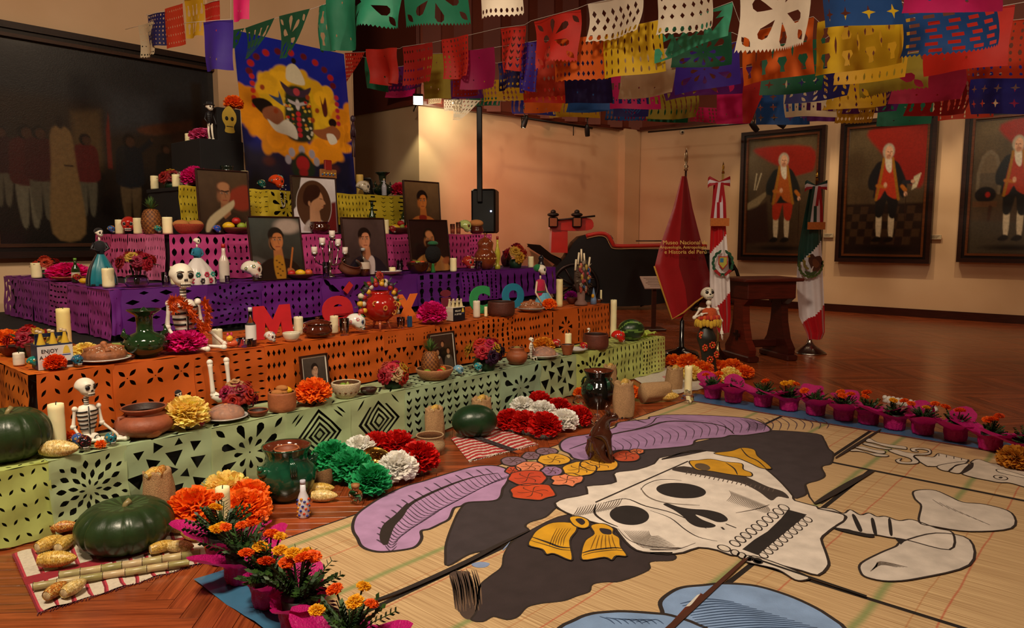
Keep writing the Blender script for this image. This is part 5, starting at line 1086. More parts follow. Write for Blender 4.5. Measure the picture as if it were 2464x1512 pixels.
def rose_mesh(col, seed=1):
    R = random.Random(seed);m = MB()
    for ring,(n, r, h, op) in enumerate(((3,.12,.42,.15),(5,.26,.40,.45),(7,.42,.30,.8),(9,.56,.16,1.15))):
        for i in range(n):
            a = 2*PI*i/n+ring*.6; vs = []; c = mul(col,1.1-.12*ring if ring else .7)
            for u in range(4):
                f = u/3; rr = r*(.45+.55*f)+.08*op*f*f; zz = h*(.25+.75*math.sin(f*PI*.55))+.05-(.1*op*f**3);w_ = 1.25*PI/n*(.5+.7*math.sin(PI*(.2+.62*f)))
                for v in range(4): g_ = (v/3-.5);aa = a+g_*w_*1.6; cup = 1-.18*abs(g_)*2; vs.append((rr*cup*math.cos(aa), rr*cup*math.sin(aa), zz-(.06*abs(g_)*2*f)+R.uniform(-.01,.01)))
            m.add(vs,[(u*4+v, u*4+v+1, u*4+v+5, u*4+v+4) for u in range(3) for v in range(3)], c)
    m.ell((0,0,.08),(.3,.3,.12), mul(col,.6),10,6);return m
def rose(parent, loc, d, r, col, sd=0, name='flower'):
    rot = Vector(d).to_track_quat('Z','Y').to_euler();return inst(name,('flower', col, sd % 2), lambda: rose_mesh(col, sd % 2),'tissue', parent, loc, rot, r/.6)
def leaf3_mesh(col):
    m = MB();vs = []
    for u in range(5):
        f = u/4; w_ = .28*math.sin(PI*min(1, f*1.02))**.7
        for v in (-1,0,1): vs.append((v*w_, f,.12*math.sin(f*2.4)+(.05 if v else 0)))
    m.add(vs,[(u*3+v, u*3+v+1, u*3+v+4, u*3+v+3) for u in range(4) for v in range(2)], col);return m
def leafo(parent, loc, d, l, col='#1d4a2a'):
    rot = Vector(d).to_track_quat('Y','Z').to_euler();return inst('leaf',('leaf', col), lambda: leaf3_mesh(col),'leaf', parent, loc, rot, l)
def bouquet(tier, px, py, wpx, hpx, cols, label, vase=None, b=None, sd=1, leaves=8, cat='bouquet', group=None, rr=.2):
    p = spt(tier, px, py,.1, b);k = ppm(p);W_, H_ = wpx*k, hpx*k; e = T('flower_bouquet', label, cat, p, RZ, group);R = random.Random(sd);n = len(cols);vh = 0
    if vase: vh = vase[1]*H_; m = MB();r = W_*vase[2]; m.lathe([(.001,0),(r*.75,0),(r, vh*.35),(r*.98, vh*.7),(r*.8, vh),(r*.74, vh),(r*.9, vh*.68),(r*.9, vh*.35),(r*.6,.01),(.001,.01)],24, vase[0], cap=False);m.build('vase', vase[3], e)
    else: m = MB();m.lathe([(.001,0),(W_*.22,0),(W_*.26, H_*.2),(W_*.2, H_*.32),(.001, H_*.34)],14,'#1c3a22', cap=False);m.build('base','leaf', e)
    zc = vh+(H_-vh)*.42; ry = (H_-vh)*.5
    for i, c in enumerate(cols):
        a = i*2.4+sd; f = (i+.5)/n; el_ = 1.35-1.5*f; d = Vector((math.cos(a)*math.cos(el_), math.sin(a)*math.cos(el_)-.5, math.sin(el_)));d.normalize()
        r = rr*W_*R.uniform(.85,1.1);q = (d.x*(W_*.5-r*.7), d.y*(W_*.42-r*.6), zc+d.z*(ry-r*.5));rose(e, q, d, r, c, i)
    for i in range(leaves): a = 2*PI*i/leaves+sd; d = Vector((math.cos(a), math.sin(a)*.8-.2, R.uniform(-.15,.6)));leafo(e,(d.x*W_*.28, d.y*W_*.26, zc+d.z*ry*.4), d, W_*.24, R.choice(('#1d4a2a','#163a22')))
    if vase:
        m = MB()
        for i in range(6): a = i*1.05; m.tube([(math.cos(a)*W_*.03, math.sin(a)*W_*.03, vh*.15),(math.cos(a)*W_*.14, math.sin(a)*W_*.14, zc)], W_*.012,'#2c5a30',5)
        s_ = m.build('stems','leaf', e);s_['kind'] = 'stuff'
    return e
def candle(tier, px, py, wpx, hpx, label, b=None, col='#efe3b4', lit=False, holder=False):
    p = spt(tier, px, py,.03, b);k = ppm(p);r = wpx*k/2; h = hpx*k; e = T('candle', label,'candle', p, px*.01);m = MB()
    R = random.Random(int(px));n = 9
    pr = [(.001,0),(r,0)]+[(r*(1+.015*math.sin(i*2.1+px)), h*i/n) for i in range(1, n)]+[(r*.98, h-.002),(r*.86, h),(r*.8, h-r*.25),(r*.3, h-r*.34),(.001, h-r*.34)]
    m.lathe(pr,26, col, cap=False);m.build('wax_body','wax', e);m = MB();m.tube([(0,0, h-r*.35),(r*.06,0, h+r*.12),(r*.16,0, h+r*.3)],.0016+r*.03,'#2a241c',5);m.build('wick','matte', e);return e
def skull_mesh(base, accent, ring, teeth='#e8dfce'):
    m = MB();vs = []; fs = []; cs = []; seg, rings = 32,22
    for i in range(rings+1):
        ph = -PI/2+PI*i/rings
        for j in range(seg):
            a = 2*PI*j/seg; x = math.cos(ph)*math.cos(a);y = math.cos(ph)*math.sin(a);z = math.sin(ph)
            X = x*.40; Y = y*.50; Z = z*.42+.58
            front = max(0,-y);low = max(0,-z)
            if z < .05: X *= 1-.26*min(1, low*1.4)*(.4+.6*front)           # narrow jaw
            if z < 0 and y > -.1: Z += low*.22*(1+y)*.7                     # raised back of the skull base
            Y += -.02*front*low
            if z < -.25 and front > .3: Z -= .19*low*front; 
            for sx in (-1,1):                                            # hollow eye sockets, cheek swell
                d2 = ((x-sx*.42)**2+(z+.02)**2)
                if y < 0: Y += .13*math.exp(-d2/.035)
                d3 = ((x-sx*.62)**2+(z+.42)**2)
                if y < .2: X += sx*.035*math.exp(-d3/.04)
            d4 = x*x+(z+.32)**2
            if y < 0: Y += .05*math.exp(-d4/.012)
            vs.append((X, Y, max(0, Z)))
    for i in range(rings):
        for j in range(seg):
            fs.append((i*seg+j, i*seg+(j+1) % seg,(i+1)*seg+(j+1) % seg,(i+1)*seg+j));cs.append(lin(base))
    m.add(vs, fs, cs);return m
def skull(tier, px, py, hpx, base, accent, ring, label, yaw=0, b=None, group=None, teeth='#e8dfce', sd=0, parent=None, local=None, pitch=0, cat='decorated skull'):
    if parent is None:
        p = spt(tier, px, py,.05, b);h = hpx*ppm(p);e = T('sugar_skull', label, cat, p, RZ+yaw, group)
    else: e = bpy.data.objects.new('skull', None);COL.objects.link(e);e.parent = parent; e.location = local; e.rotation_euler = (pitch,0, yaw);h = hpx
    mt = 'glaze' if sd != 9 else 'satin'
    inst('cranium',('cranium', base, mt), lambda: skull_mesh(base, accent, ring),'gloss' if sd != 9 else 'satin', e, s=h)
    def det(fn, name, key): inst(name,(name,)+key, fn,'satin', e, s=h)
    for sx in (-1,1):
        def eye():
            m = MB();c = (sx*.165,-.405,.57)
            if sd == 9: m.ell(c,(.115,.07,.105),'#0e0a0a',16,8);m.tube([(sx*.06,-.475,.70),(sx*.17,-.46,.735),(sx*.28,-.39,.69)],.014,'#0e0a0a',5);return m
            for i in range(8): a = i*PI/4; m.ell((c[0]+.085*math.cos(a), c[1]-.012+.03*abs(math.cos(a))*(1 if sx*math.cos(a) > 0 else .2), c[2]+.085*math.sin(a)),(.034,.014,.034), ring,8,5)
            m.ell((c[0], c[1]+.0, c[2]),(.09,.055,.09),'#100c0c',14,8);return m
        det(eye,'eye_socket',(ring, sx, sd == 9))
    det(lambda: MB().ell((-.034,-.462,.425),(.03,.034,.055),'#100c0c',8,6).ell((.034,-.462,.425),(.03,.034,.055),'#100c0c',8,6),'nose',())
    def tee():
        m = MB()
        for i in range(7): a = (i-3)*.22; m.ell((.23*math.sin(a),-.27-.18*math.cos(a),.285),(.029,.034,.038), teeth,8,5);m.ell((.22*math.sin(a),-.26-.18*math.cos(a),.20),(.028,.034,.036), teeth,8,5)
        m.tube([(.24*math.sin(a),-.28-.2*math.cos(a),.243) for a in (-.9,-.5,0,.5,.9)],.011,'#181212',5)
        for i in range(8): a = (i-3.5)*.22; m.tube([(.235*math.sin(a),-.28-.2*math.cos(a),.185),(.235*math.sin(a),-.28-.2*math.cos(a),.315)],.007,'#181212',4)
        return m
    det(tee,'teeth',(teeth,))
    def dec():
        m = MB();R = random.Random(sd+3)
        def fl(th, ph, r, c):
            d = Vector((math.cos(ph)*math.sin(th),-math.cos(ph)*math.cos(th), math.sin(ph)));q = Vector((d.x*.405, d.y*.505, d.z*.425+.58))
            for i in range(6): a = i*PI/3; t1 = Vector((math.cos(th), math.sin(th),0));t2 = d.cross(t1);w_ = q+t1*(r*math.cos(a))+t2*(r*math.sin(a));m.ell(tuple(w_), r*.42, c,6,4)
            m.ell(tuple(q+d*.008), r*.4,'#e8c83a',6,4)
        fl(0,.75,.075, accent[0]);fl(1.15,.35,.07, accent[1 % len(accent)]);fl(-1.15,.35,.07, accent[1 % len(accent)]);fl(1.9,.1,.06, accent[0]);fl(-1.9,.1,.06, accent[-1]);fl(.6,1.05,.05, accent[-1]);fl(-.6,1.05,.05, accent[-1])
        for sx in (-1,1): m.ell((sx*.26,-.31,.34),(.05,.03,.03), accent[0],8,5)
        return m
    if accent: det(dec,'painted_flower', tuple(accent)+(sd,))
    return e
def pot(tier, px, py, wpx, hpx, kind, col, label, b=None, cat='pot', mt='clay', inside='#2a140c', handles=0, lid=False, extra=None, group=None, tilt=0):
    p = spt(tier, px, py, wpx*.0012, b);k = ppm(p);r = wpx*k/2; h = hpx*k; e = T(kind[0], label, cat, p, RZ, group)
    P = {'bowl': [(.55,0),(.8,.3),(.97,.75),(1,1)],'cazuela': [(.6,0),(.93,.25),(1,.5),(.86,.85),(.95,1)],'cup': [(.6,0),(.72,.3),(.9,.8),(1,1)],'jar': [(.5,0),(.8,.15),(1,.4),(.95,.62),(.66,.8),(.72,1)],'olla': [(.62,0),(.92,.2),(1,.45),(.86,.66),(.62,.76),(.6,.82),(.78,1)],'cyl': [(.9,0),(.99,.2),(1,.6),(.98,1)],'plate': [(.4,0),(.6,.25),(.85,.6),(1,1)]}[kind[1]]
    sm = []
    ys = np.array([q[0] for q in P]);zs = np.array([q[1] for q in P])
    for i in range(13): f = i/12*(len(P)-1);a = int(min(f, len(P)-2));u = f-a; p0, p1, p2, p3 = P[max(a-1,0)], P[a], P[a+1], P[min(a+2, len(P)-1)]; sm.append(tuple(.5*((2*p1[q])+(-p0[q]+p2[q])*u+(2*p0[q]-5*p1[q]+4*p2[q]-p3[q])*u*u+(-p0[q]+3*p1[q]-3*p2[q]+p3[q])*u**3) for q in (0,1)))
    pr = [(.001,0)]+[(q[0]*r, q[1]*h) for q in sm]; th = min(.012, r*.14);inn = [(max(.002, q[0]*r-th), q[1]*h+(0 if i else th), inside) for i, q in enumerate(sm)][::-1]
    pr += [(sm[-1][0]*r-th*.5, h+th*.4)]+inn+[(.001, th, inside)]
    m = MB();m.lathe([(q if len(q) == 3 else (q[0], q[1], col)) for q in pr],32, col, TM(0,0,0, tilt), cap=False)
    if tilt: 
        vs = np.concatenate(m.v);m.v = [vs-np.array([0,0, vs[:, 2].min()])]
    m.build('body', mt, e)
    for q in range(handles):
        sx = (-1,1)[q]; m = MB();rr = sm[-3][0]*r; m.tube([(sx*rr*.96,0, h*.72),(sx*(rr+r*.26),0, h*.74),(sx*(rr+r*.24),0, h*.5),(sx*r*.95,0, h*.42)], r*.075, col,8);m.build('handle', mt, e)
    if lid:
        m = MB();q = sm[-1][0]*r; m.lathe([(q*1.02, h),(q*1.0, h*1.06),(q*.6, h*1.2),(q*.14, h*1.28),(q*.12, h*1.36),(q*.2, h*1.42),(.001, h*1.45)],28, col, cap=False);m.build('lid', mt, e)
    if extra: extra(e, r, h)
    return e
def fruit(kind, p, r, label, group=None, rz=0):
    spec = {'apple': ('#a81c1c',(1,1,.88)),'peach': ('#c8562a',(1,1,.92)),'lemon': ('#d8a818',(1.25,.95,.92)),'green_apple': ('#8a9a30',(1,1,.9)),'lime': ('#6f8f2c',(1.1,.95,.95)),'orange': ('#d8601a',(1,1,.97)),'pear': ('#8c9638',(.8,.8,1.1)),'potato': ('#8a7a42',(.9,.75,.8)),'avocado': ('#2c2416',(1.5,.8,.75)),'yam': ('#5a2a18',(1.8,.7,.65)),'roll': ('#b5743a',(1.35,.9,.7)),'clay_toy': ('#6a2418',(1,1,1))}[kind]
    e = T(kind, label, kind.replace('_',' ') if kind != 'roll' else 'bread roll', p, rz, group);c, s_ = spec
    def fn():
        m = MB();m.ell((0,0, s_[2]), s_, c,20,14);vs = m.v[0]
        if kind in ('apple','green_apple','peach','orange'): d = np.hypot(vs[:, 0], vs[:, 1]);vs[:, 2] -= np.where(vs[:, 2] > s_[2],.22*np.exp(-(d/.22)**2),0)
        if kind == 'pear': f = np.clip((vs[:, 2]-1.1)/1.1,0,1);vs[:, :2] *= (1-.5*f)[:, None]; vs[:, 2] += .3*f
        if kind == 'lemon': vs[:, 0] += np.sign(vs[:, 0])*.18*(np.abs(vs[:, 0])/1.25)**6
        m.v = [vs]; return m
    inst('body',(kind,), fn,'rind' if kind not in ('roll','potato') else 'food', e, s=r)
    if kind not in ('roll','potato','yam','clay_toy'): inst('stem',('stem',), lambda: MB().tube([(0,0,0),(.05,0,.25),(.12,0,.4)],.05,'#3a2c14',5),'wood', e,(0,0, r*(s_[2]*1.8+(.3 if kind == 'pear' else 0))), s=r)
    return e
def corn_mesh(c1, c2, c3):
    R = random.Random(3);m = MB();seg, n = 28,34; vs = []; fs = []; cs = []
    for i in range(n+1):
        f = i/n; r = (.2+.045*math.sin(f*2))*math.sin(PI*min(1,.16+f*.84)**.8)**.55 if f < 1 else .02
        for j in range(seg): a = 2*PI*j/seg; bump = .018*(abs(math.sin(j*PI/2+PI/4)) > .5)*((j % 2) == 0)*((i % 2) == 0);vs.append((-.5+f,(r+bump)*math.cos(a),(r+bump)*math.sin(a)+.22))
    for i in range(n):
        for j in range(seg): fs.append((i*seg+j, i*seg+(j+1) % seg,(i+1)*seg+(j+1) % seg,(i+1)*seg+j));cs.append(mul(R.choice((c1, c1, c2, c3)),.75 if (i+j) % 2 == 0 and i % 2 else 1))
    m.add(vs, fs, cs);m.ell((-.47,0,.22),(.04,.17,.17),'#cdb98c',10,6);return m
def corn(p, L_, rz, label, rot=0, hue=0, group=None, cat='corn cob', up=0):
    cs = (('#d0a850','#e0c070','#b88c34'),('#b87430','#965420','#d0aa60'),('#e0c88c','#d4b470','#c4a258'))[hue]
    o = inst('corn_cob',('corn_cob', hue), lambda: corn_mesh(*cs),'rind', None, p,(rot,-up, rz), L_);return tag(o, label, cat, group)
def sack(tier, px, py, wpx, hpx, label, n=2, lie=0, yaw=0, fold=True, col='#a8845c', hue=0, names=None):
    p = spt(tier, px, py,.12 if not lie else .02);k = ppm(p);r = wpx*k/2; h = hpx*k; e = T('burlap_sack', label,'sack', p, RZ+yaw);m = MB();seg, nn = 30,16; vs = []
    for i in range(nn+1):
        f = i/nn; rr = r*(.9+.12*math.sin(f*PI)-.03*f+.1*max(0, f-.9)*10*.5)
        for j in range(seg): a = 2*PI*j/seg; w_ = 1+.05*math.sin(3*a+f*3+px)+.03*math.sin(7*a-f*5);sq = 1+.12*abs(math.cos(2*a))*(1-f);vs.append((rr*w_*sq*math.cos(a), rr*w_*sq*.8*math.sin(a), h*f+.01*math.sin(5*a)*f))
    inner = [(v[0]*.9, v[1]*.9, v[2]+.003) for v in vs[nn*seg:]]; inner2 = [(v[0]*.85, v[1]*.85, v[2]-h*.2) for v in vs[nn*seg:]]; vs += inner+inner2
    fs = [(i*seg+j, i*seg+(j+1) % seg,(i+1)*seg+(j+1) % seg,(i+1)*seg+j) for i in range(nn+2) for j in range(seg)]+[tuple(range(seg))[::-1], tuple(range((nn+2)*seg,(nn+3)*seg))]
    m.add(vs, fs, col)
    if lie:
        V_ = np.concatenate(m.v);M = np.array(TM(0,0,0,0, PI/2*.97,0));V_ = V_@M[:3, :3].T; V_[:, 2] -= V_[:, 2].min();m.v = [V_]
    m.build('sack_cloth','burlap', e)
    if lie: m = MB();m.tube([(h*.8, r*.5*math.cos(a), r*.86+r*.6*math.sin(a)) for a in np.linspace(0,2*PI,14)],.004,'#5a4028',5);m.build('tie','burlap', e)
    # corn in the mouth: things of their own
    out = []
    for i in range(n):
        a = i*2.1+.5+px; 
        if lie: q = e.matrix_basis @ Vector((h*(.98+.06*i),(i-1)*r*.5,.01+r*.35*(i % 2)*0));rz_ = RZ+yaw+.3*(i-1);corn(q, max(.15, r*2.0), rz_,'%s %s' % (('first','second','third')[i] if 0 else ('golden cob nearest','golden cob second','golden cob last')[i], names),.5*i,(hue+i) % 2*2,'cobs at '+names)
        else:
            q = e.matrix_basis @ Vector((r*.38*(i-(n-1)/2)*(2 if n > 1 else 0)*.62,-r*.1, h*.99-r*.25));corn(q, r*1.35, RZ+yaw+.5*i+.4,'%s corn cob %s' % (('Golden','Reddish','Pale')[i % 3].lower(), names),0,(hue+i) % 3,'cobs at '+names, up=.15)
    return e
def bottle(tier, px, py, wpx, hpx, col, label, cap='#b8a888', lab=None, b=None, mt='glass', prof=None, cat='bottle', liquid=None, group=None):
    p = spt(tier, px, py,.03, b);k = ppm(p);r = wpx*k/2; h = hpx*k; e = T('bottle', label, cat, p, RZ, group);prof = prof or [(.9,0),(1,.03),(1,.5),(.92,.58),(.45,.7),(.36,.78),(.36,.93)]
    m = MB();m.lathe([(.001,0)]+[(a*r, z*h) for a, z in prof]+[(prof[-1][0]*r*.5, prof[-1][1]*h+.001)],24, col, cap=False);m.build('bottle_body', mt, e)
    m = MB();rc = prof[-1][0]*r*1.08; m.lathe([(.001, h*.9),(rc, h*.9),(rc, h),(rc*.8, h*1.005),(.001, h*1.005)],16, cap, cap=False);m.build('cap','satin', e)
    if lab: m = MB();m.lathe([(r*1.01, h*lab[1]),(r*1.01, h*lab[2])],24, lab[0], cap=False);m.build('label_band','satin', e)
    if liquid: m = MB();m.lathe([(.001, h*.02),(r*.88, h*.02),(r*.88, h*liquid[1]),(.001, h*liquid[1])],20, liquid[0], cap=False);m.build('liquid','gloss', e)
    return e
def tumbler(tier, px, py, wpx, hpx, label, b=None, fill=None, group=None):
    p = spt(tier, px, py,.03, b);k = ppm(p);r = wpx*k/2; h = hpx*k; e = T('drinking_glass', label,'glass', p,0, group);m = MB();t_ = r*.1
    m.lathe([(.001,0),(r*.86,0),(r, h),(r-t_, h),(r*.84-t_, t_*2.5),(.001, t_*2.5)],24,'#f4f6f6', cap=False);m.build('glass_body','glass', e)
    if fill: m = MB();m.lathe([(.001, t_*3),(r*.78, t_*3),(r*.84, h*fill[1]),(.001, h*fill[1])],20, fill[0], cap=False);m.build('filling','satin', e)
    return e
def plate(tier, px, py, wpx, label, b=None, col='#cfc8c0', mt='gloss', hpx=9):
    return pot(tier, px, py, wpx, hpx,('plate','plate'), col, label, b,'plate', mt, col)
def bread(p, r, rz, label, wrap=False, sugar=True, h=.55):
    e = T('bread_of_the_dead', label,'bread', p, rz);c1 = '#8a5230' if not wrap else '#b8703c'
    m = MB();m.ell((0,0, r*h*.45),(r, r*.92, r*h*.75), c1,26,14);V_ = m.v[0]; V_[:, 2] = np.maximum(V_[:, 2],0);m.build('loaf','food', e)
    for a in (.4,1.97): 
        m = MB();pts = [(math.cos(a)*r*f, math.sin(a)*r*f*.9, r*h*(.45+.78*math.sqrt(max(0,1-f*f*.9)))) for f in (-.85,-.5,-.2,0,.2,.5,.85)]; m.tube(pts,[r*.13, r*.08, r*.11, r*.14, r*.11, r*.08, r*.13], mul(c1,1.15),10);m.build('bone_strip','food', e)
    m = MB();m.ell((0,0, r*h*1.36), r*.17, mul(c1,1.2),12,8);m.build('knob','food', e)
    if sugar and not wrap: m = MB();R = random.Random(2); 
    if sugar and not wrap:
        for i in range(60): a = R.uniform(0,6.3);f = math.sqrt(R.random())*.85; m.ell((math.cos(a)*r*f, math.sin(a)*r*f*.9, r*h*(.45+.74*math.sqrt(1-f*f))), r*.035,'#c8b8a8',5,3)
        m.build('sugar','matte', e)['kind'] = 'stuff'
    if wrap: m = MB();m.ell((0,0, r*h*.5),(r*1.06, r*1.0, r*h*1.1),'#ffffff',26,14);V_ = m.v[0]; V_[:, 2] = np.maximum(V_[:, 2],.002)+.0; m.build('clear_wrap','plasticwrap', e)
    return e
def bone(m, pts, r, col='#e6dfd0', knob=1.5):
    n = len(pts);rs = [r*knob]+[r]*(n-2)+[r*knob] if n > 2 else [r*knob, r*knob]
    if n == 2: a, b = Vector(pts[0]), Vector(pts[1]);pts = [a, a.lerp(b,.15), a.lerp(b,.5), a.lerp(b,.85), b]; rs = [r*knob, r, r*.85, r, r*knob]
    m.tube(pts, rs, col,10);m.ell(tuple(pts[0]), r*knob*1.1, col,10,6);m.ell(tuple(pts[-1]), r*knob*1.1, col,10,6)
def ribcage(e, x, y, z0, z1, r, col='#e6dfd0', ink='#17120f'):
    m = MB();n = 12; m.lathe([(r*.5, z0),(r*.62, z0+(z1-z0)*.2),(r*.85, z0+(z1-z0)*.5),(r, z0+(z1-z0)*.8),(r*.7, z1),(.3*r, z1*1.0+r*.1)],24, col, TM(x, y,0,0,0,0,(1,.6,1)));m.build('torso','satin', e)
    for i in range(5):
        z = z0+(z1-z0)*(.28+.14*i);m = MB();rr = r*(.72+.07*i)*1.02
        for sx in (-1,1): m.tube([(x+sx*rr*math.sin(a), y-rr*.62*math.cos(a), z-.03*r*math.sin(a*2)) for a in np.linspace(.12,1.5,7)], r*.085, ink,5)
        m.build('rib_line','satin', e)
    m = MB();m.tube([(x, y-r*.56, z0+(z1-z0)*.1),(x, y-r*.62, z0+(z1-z0)*.6),(x, y-r*.55, z1)], r*.06, ink,5);m.build('breastbone_line','satin', e)
def hand(m, c, d, s, col='#e6dfd0'):
    d = Vector(d).normalized();x = d.cross(Vector((0,0,1)));x = x.normalized() if x.length > .1 else Vector((1,0,0));c = Vector(c);m.ell(tuple(c),(s*.3, s*.3, s*.18), col,8,6)
    for i in range(5):
        o = (i-2)*.16*s; l = s*(.62,.85,.95,.85,.7)[i]; dd = (d+x*((i-2)*.16*(2.2 if i == 0 else 1))).normalized();m.tube([tuple(c+x*o), tuple(c+x*o+dd*l*.5), tuple(c+x*o+dd*l+Vector((0,0,-s*.1)))], s*.06, col,5)
def portrait_small(look, hair, skin, coat, bg1, bg2, kind='man', extra=()):
    L_ = [('bg', bg1, bg2,.25)]+list(extra)
    L_ += [('s',[(.08,1),(.12,.8),(.3,.68),(.5,.66),(.72,.68),(.9,.8),(.95,1)], coat,.012),('p',[(.43,.5),(.6,.5),(.62,.7),(.5,.78),(.42,.7)], mul(skin,.8),.012)]
    L_ += [('e',.5,.29,.155,.135,0, hair,.012),('e',.505+.02*look,.37,.125,.165,.06*look, skin,.01),('s',[(.37,.3),(.42,.2),(.55,.18),(.65,.26),(.66,.3),(.56,.25),(.46,.27),(.4,.38)], hair,.01)]
    for dx in (-.05,.055): L_ += [('e',.51+look*.03+dx,.362,.034,.022,0, mul(skin,.72),.02),('e',.51+look*.03+dx,.358,.026,.011,0,'#97806e',.006),('e',.513+look*.035+dx,.358,.012,.011,0,'#140c08',.005),('l',[(.478+look*.03+dx,.326),(.542+look*.03+dx,.322)],.008,'#1e120c',.007)]
    L_ += [('l',[(.52+look*.04,.36),(.535+look*.05,.43)],.008, mul(skin,.6),.008),('l',[(.475+look*.03,.475),(.555+look*.03,.475)],.008,'#7a3426',.007),('e',.40,.42,.04,.07,0, mul(skin,.75),.03)]
    return L_
def framed(tier, pl_, ops, label, fcol='#2a120a', b=.3, mat_=0, lean=.16, cat='portrait', asp_px=None, fw=.012, nx=84):
    """pl_: (x_left, x_right, y_top, y_bottom) of the frame in the picture"""
    xl, xr, yt, yb = pl_; z, t0, t1, _ = TZ[tier]; t_ = t0+b; a = atT(xl, yb, t_);c = atT(xr, yb, t_);Wd = (c-a).length; p = (a+c)/2; p.z = z+.0085; hp = atT((xl+xr)/2, yt, t_+.06).z-p.z; H_ = hp/math.cos(lean)
    e = T('framed_portrait', label, cat, p, RZ);e.rotation_euler = (-lean,0, RZ);w_, h_ = Wd-2*fw-2*mat_, H_-2*fw-2*mat_
    m = MB();m.box((0,.012, H_/2),(Wd-.004,.01, H_-.004),'#3a2c20');m.build('backing','matte', e)
    if mat_: m = MB();m.box((0,.005, H_/2),(Wd-fw,.004, H_-fw),'#ddd6c8');m.build('white_mount','matte', e)
    img = paint(nx, int(nx*h_/w_), h_/w_, ops, len(label));picture_mesh('picture', img, w_, h_,'print', e, None, TM(0,0, fw+mat_))
    m = MB()
    for sx in (-1,1): m.box((sx*(Wd-fw)/2,0, H_/2),(fw,.024, H_), fcol, bev=.003)
    for zz in (fw/2, H_-fw/2): m.box((0,0, zz),(Wd-2*fw,.024, fw), fcol, bev=.003)
    m.build('frame','wood', e)
    m = MB();m.tube([(0,.02,.6*H_),(0,.2*H_,.2*H_*math.tan(lean)+.004)],.007,'#2a1c12',6);m.build('prop_leg','wood', e);return e
OR, YE, MG, RD, WH, GN, PK = '#f8741a','#ffdc80','#d81c80','#c8140e','#f4f0e8','#2aa566','#e05c98'
RB = ['#8e1420','#b02a1c','#a81830','#c83a22','#9a1640','#c8982a']
# ---------------------------------------------------------------- FLOOR
def pumpkin_at(p, rx, rz_, label, rz=0, flat=.62, col='#24361c', cat='pumpkin'):
    e = T('pumpkin', label, cat, p, rz);m = MB();seg, n = 96,22; vs = []; fs = []; cs = []
    for i in range(n+1):
        ph = -PI/2+PI*i/n
        for j in range(seg):
            a = 2*PI*j/seg; rib = 1-.07*(abs(math.sin(a*6)) < .28)*(1-abs(abs(math.sin(a*6))/.28)) ; rib = 1-.075*math.exp(-(math.sin(a*6.5)/.22)**2)
            r = rx*math.cos(ph)**.8*rib if abs(ph) < PI/2-.001 else .001; z = rz_*math.sin(ph);d = math.cos(ph);z -= rz_*.25*math.exp(-(d/.35)**2)*(1 if ph > 0 else -.6);vs.append((r*math.cos(a), r*math.sin(a), z))
    zz = min(v[2] for v in vs);vs = [(v[0], v[1], v[2]-zz) for v in vs]
    for i in range(n):
        for j in range(seg): fs.append((i*seg+j, i*seg+(j+1) % seg,(i+1)*seg+(j+1) % seg,(i+1)*seg+j));cs.append(mul(col,1.9) if i > n-4 and (j % 7) < 3 else lin(col))
    m.add(vs, fs, cs);m.build('rind','rind', e);zt = rz_*.75*2-.0
    m = MB();m.tube([(0,0, rz_*1.45),(.01,0, rz_*1.72),(.03,.01, rz_*1.82)],[rx*.09, rx*.06, rx*.07],'#8a7a50',8);m.build('stem','wood', e);return e
p = spt('F',275,1340);k = ppm(p);pumpkin_at(p+Vector((0,.12,0)),112*k,64*k,'big dark green ribbed pumpkin on the striped cloth on the floor',.4)
def textile(px, label, cs, n=40, m_=14, wav=.012, stripes=None, mt='fabric', fringe=None):
    """px: four picture corners on the floor (far-left, far-right, near-right, near-left)"""
    c = [at(x, y,0) for x, y in px]; p0 = sum(c, Vector())/4; e = T('woven_cloth', label,'cloth', p0,0);vs = []; fs = []; cl = []
    for j in range(m_+1):
        for i in range(n+1):
            u, v = i/n, j/m_; q = (c[0]*(1-u)+c[1]*u)*(1-v)+(c[3]*(1-u)+c[2]*u)*v-p0; z = .004+wav*(.5+.5*math.sin(u*23+v*5))*(.3+.7*abs(v-.5)*2)*(.6+.4*math.sin(v*9+u*3));ed = .012*math.sin(u*31)*(v in (0,1));vs.append((q.x, q.y+ed, z))
    for j in range(m_):
        for i in range(n): fs.append((j*(n+1)+i,(j+1)*(n+1)+i,(j+1)*(n+1)+i+1, j*(n+1)+i+1));cl.append(cs((i+.5)/n,(j+.5)/m_))
    m = MB();m.add(vs, fs,[lin(q) for q in cl]);m.build('cloth', mt, e)
    if fringe:
        m = MB();R = random.Random(2)
        for i in range(60): u = i/59; q = c[3]*(1-u)+c[2]*u-p0; m.tube([(q.x, q.y,.006),(q.x+R.uniform(-.01,.01), q.y-.02,.003)],.002, fringe,4)
        f_ = m.build('fringe', mt, e);f_['kind'] = 'stuff'
    return e
def wv(u, v):
    w_ = (u*11) % 1
    if .46 < v < .54: return '#8c1424'
    if w_ < .16: return '#7a1426'
    if .16 < w_ < .24: return '#b03040'
    return '#c8bca8'
textile([(28,1338),(470,1240),(500,1352),(92,1478)],'white handwoven cloth with crimson stripes under the floor pumpkin', wv,88,16,.014, fringe='#5c1020')
textile([(1085,1058),(1200,1028),(1292,1070),(1128,1112)],'red and white wavy striped cloth under the round watermelon', lambda u, v: ('#a81c22' if (v*9+.3*math.sin(u*9)) % 1 < .62 else '#cfc0b4'),40,60,.012, fringe='#d8ccc0')
textile([(1510,905),(1640,880),(1700,935),(1600,955)],'cream cloth with a small pink flower under the sacks by the statue', lambda u, v: ('#c07a78' if (u-.55)**2+(v-.35)**2 < .01 else '#c8bfb2'),24,10,.01)
e = T('sash','narrow black sash with an orange fringe across the wavy red cloth','sash', at(1190,1075,0),0)
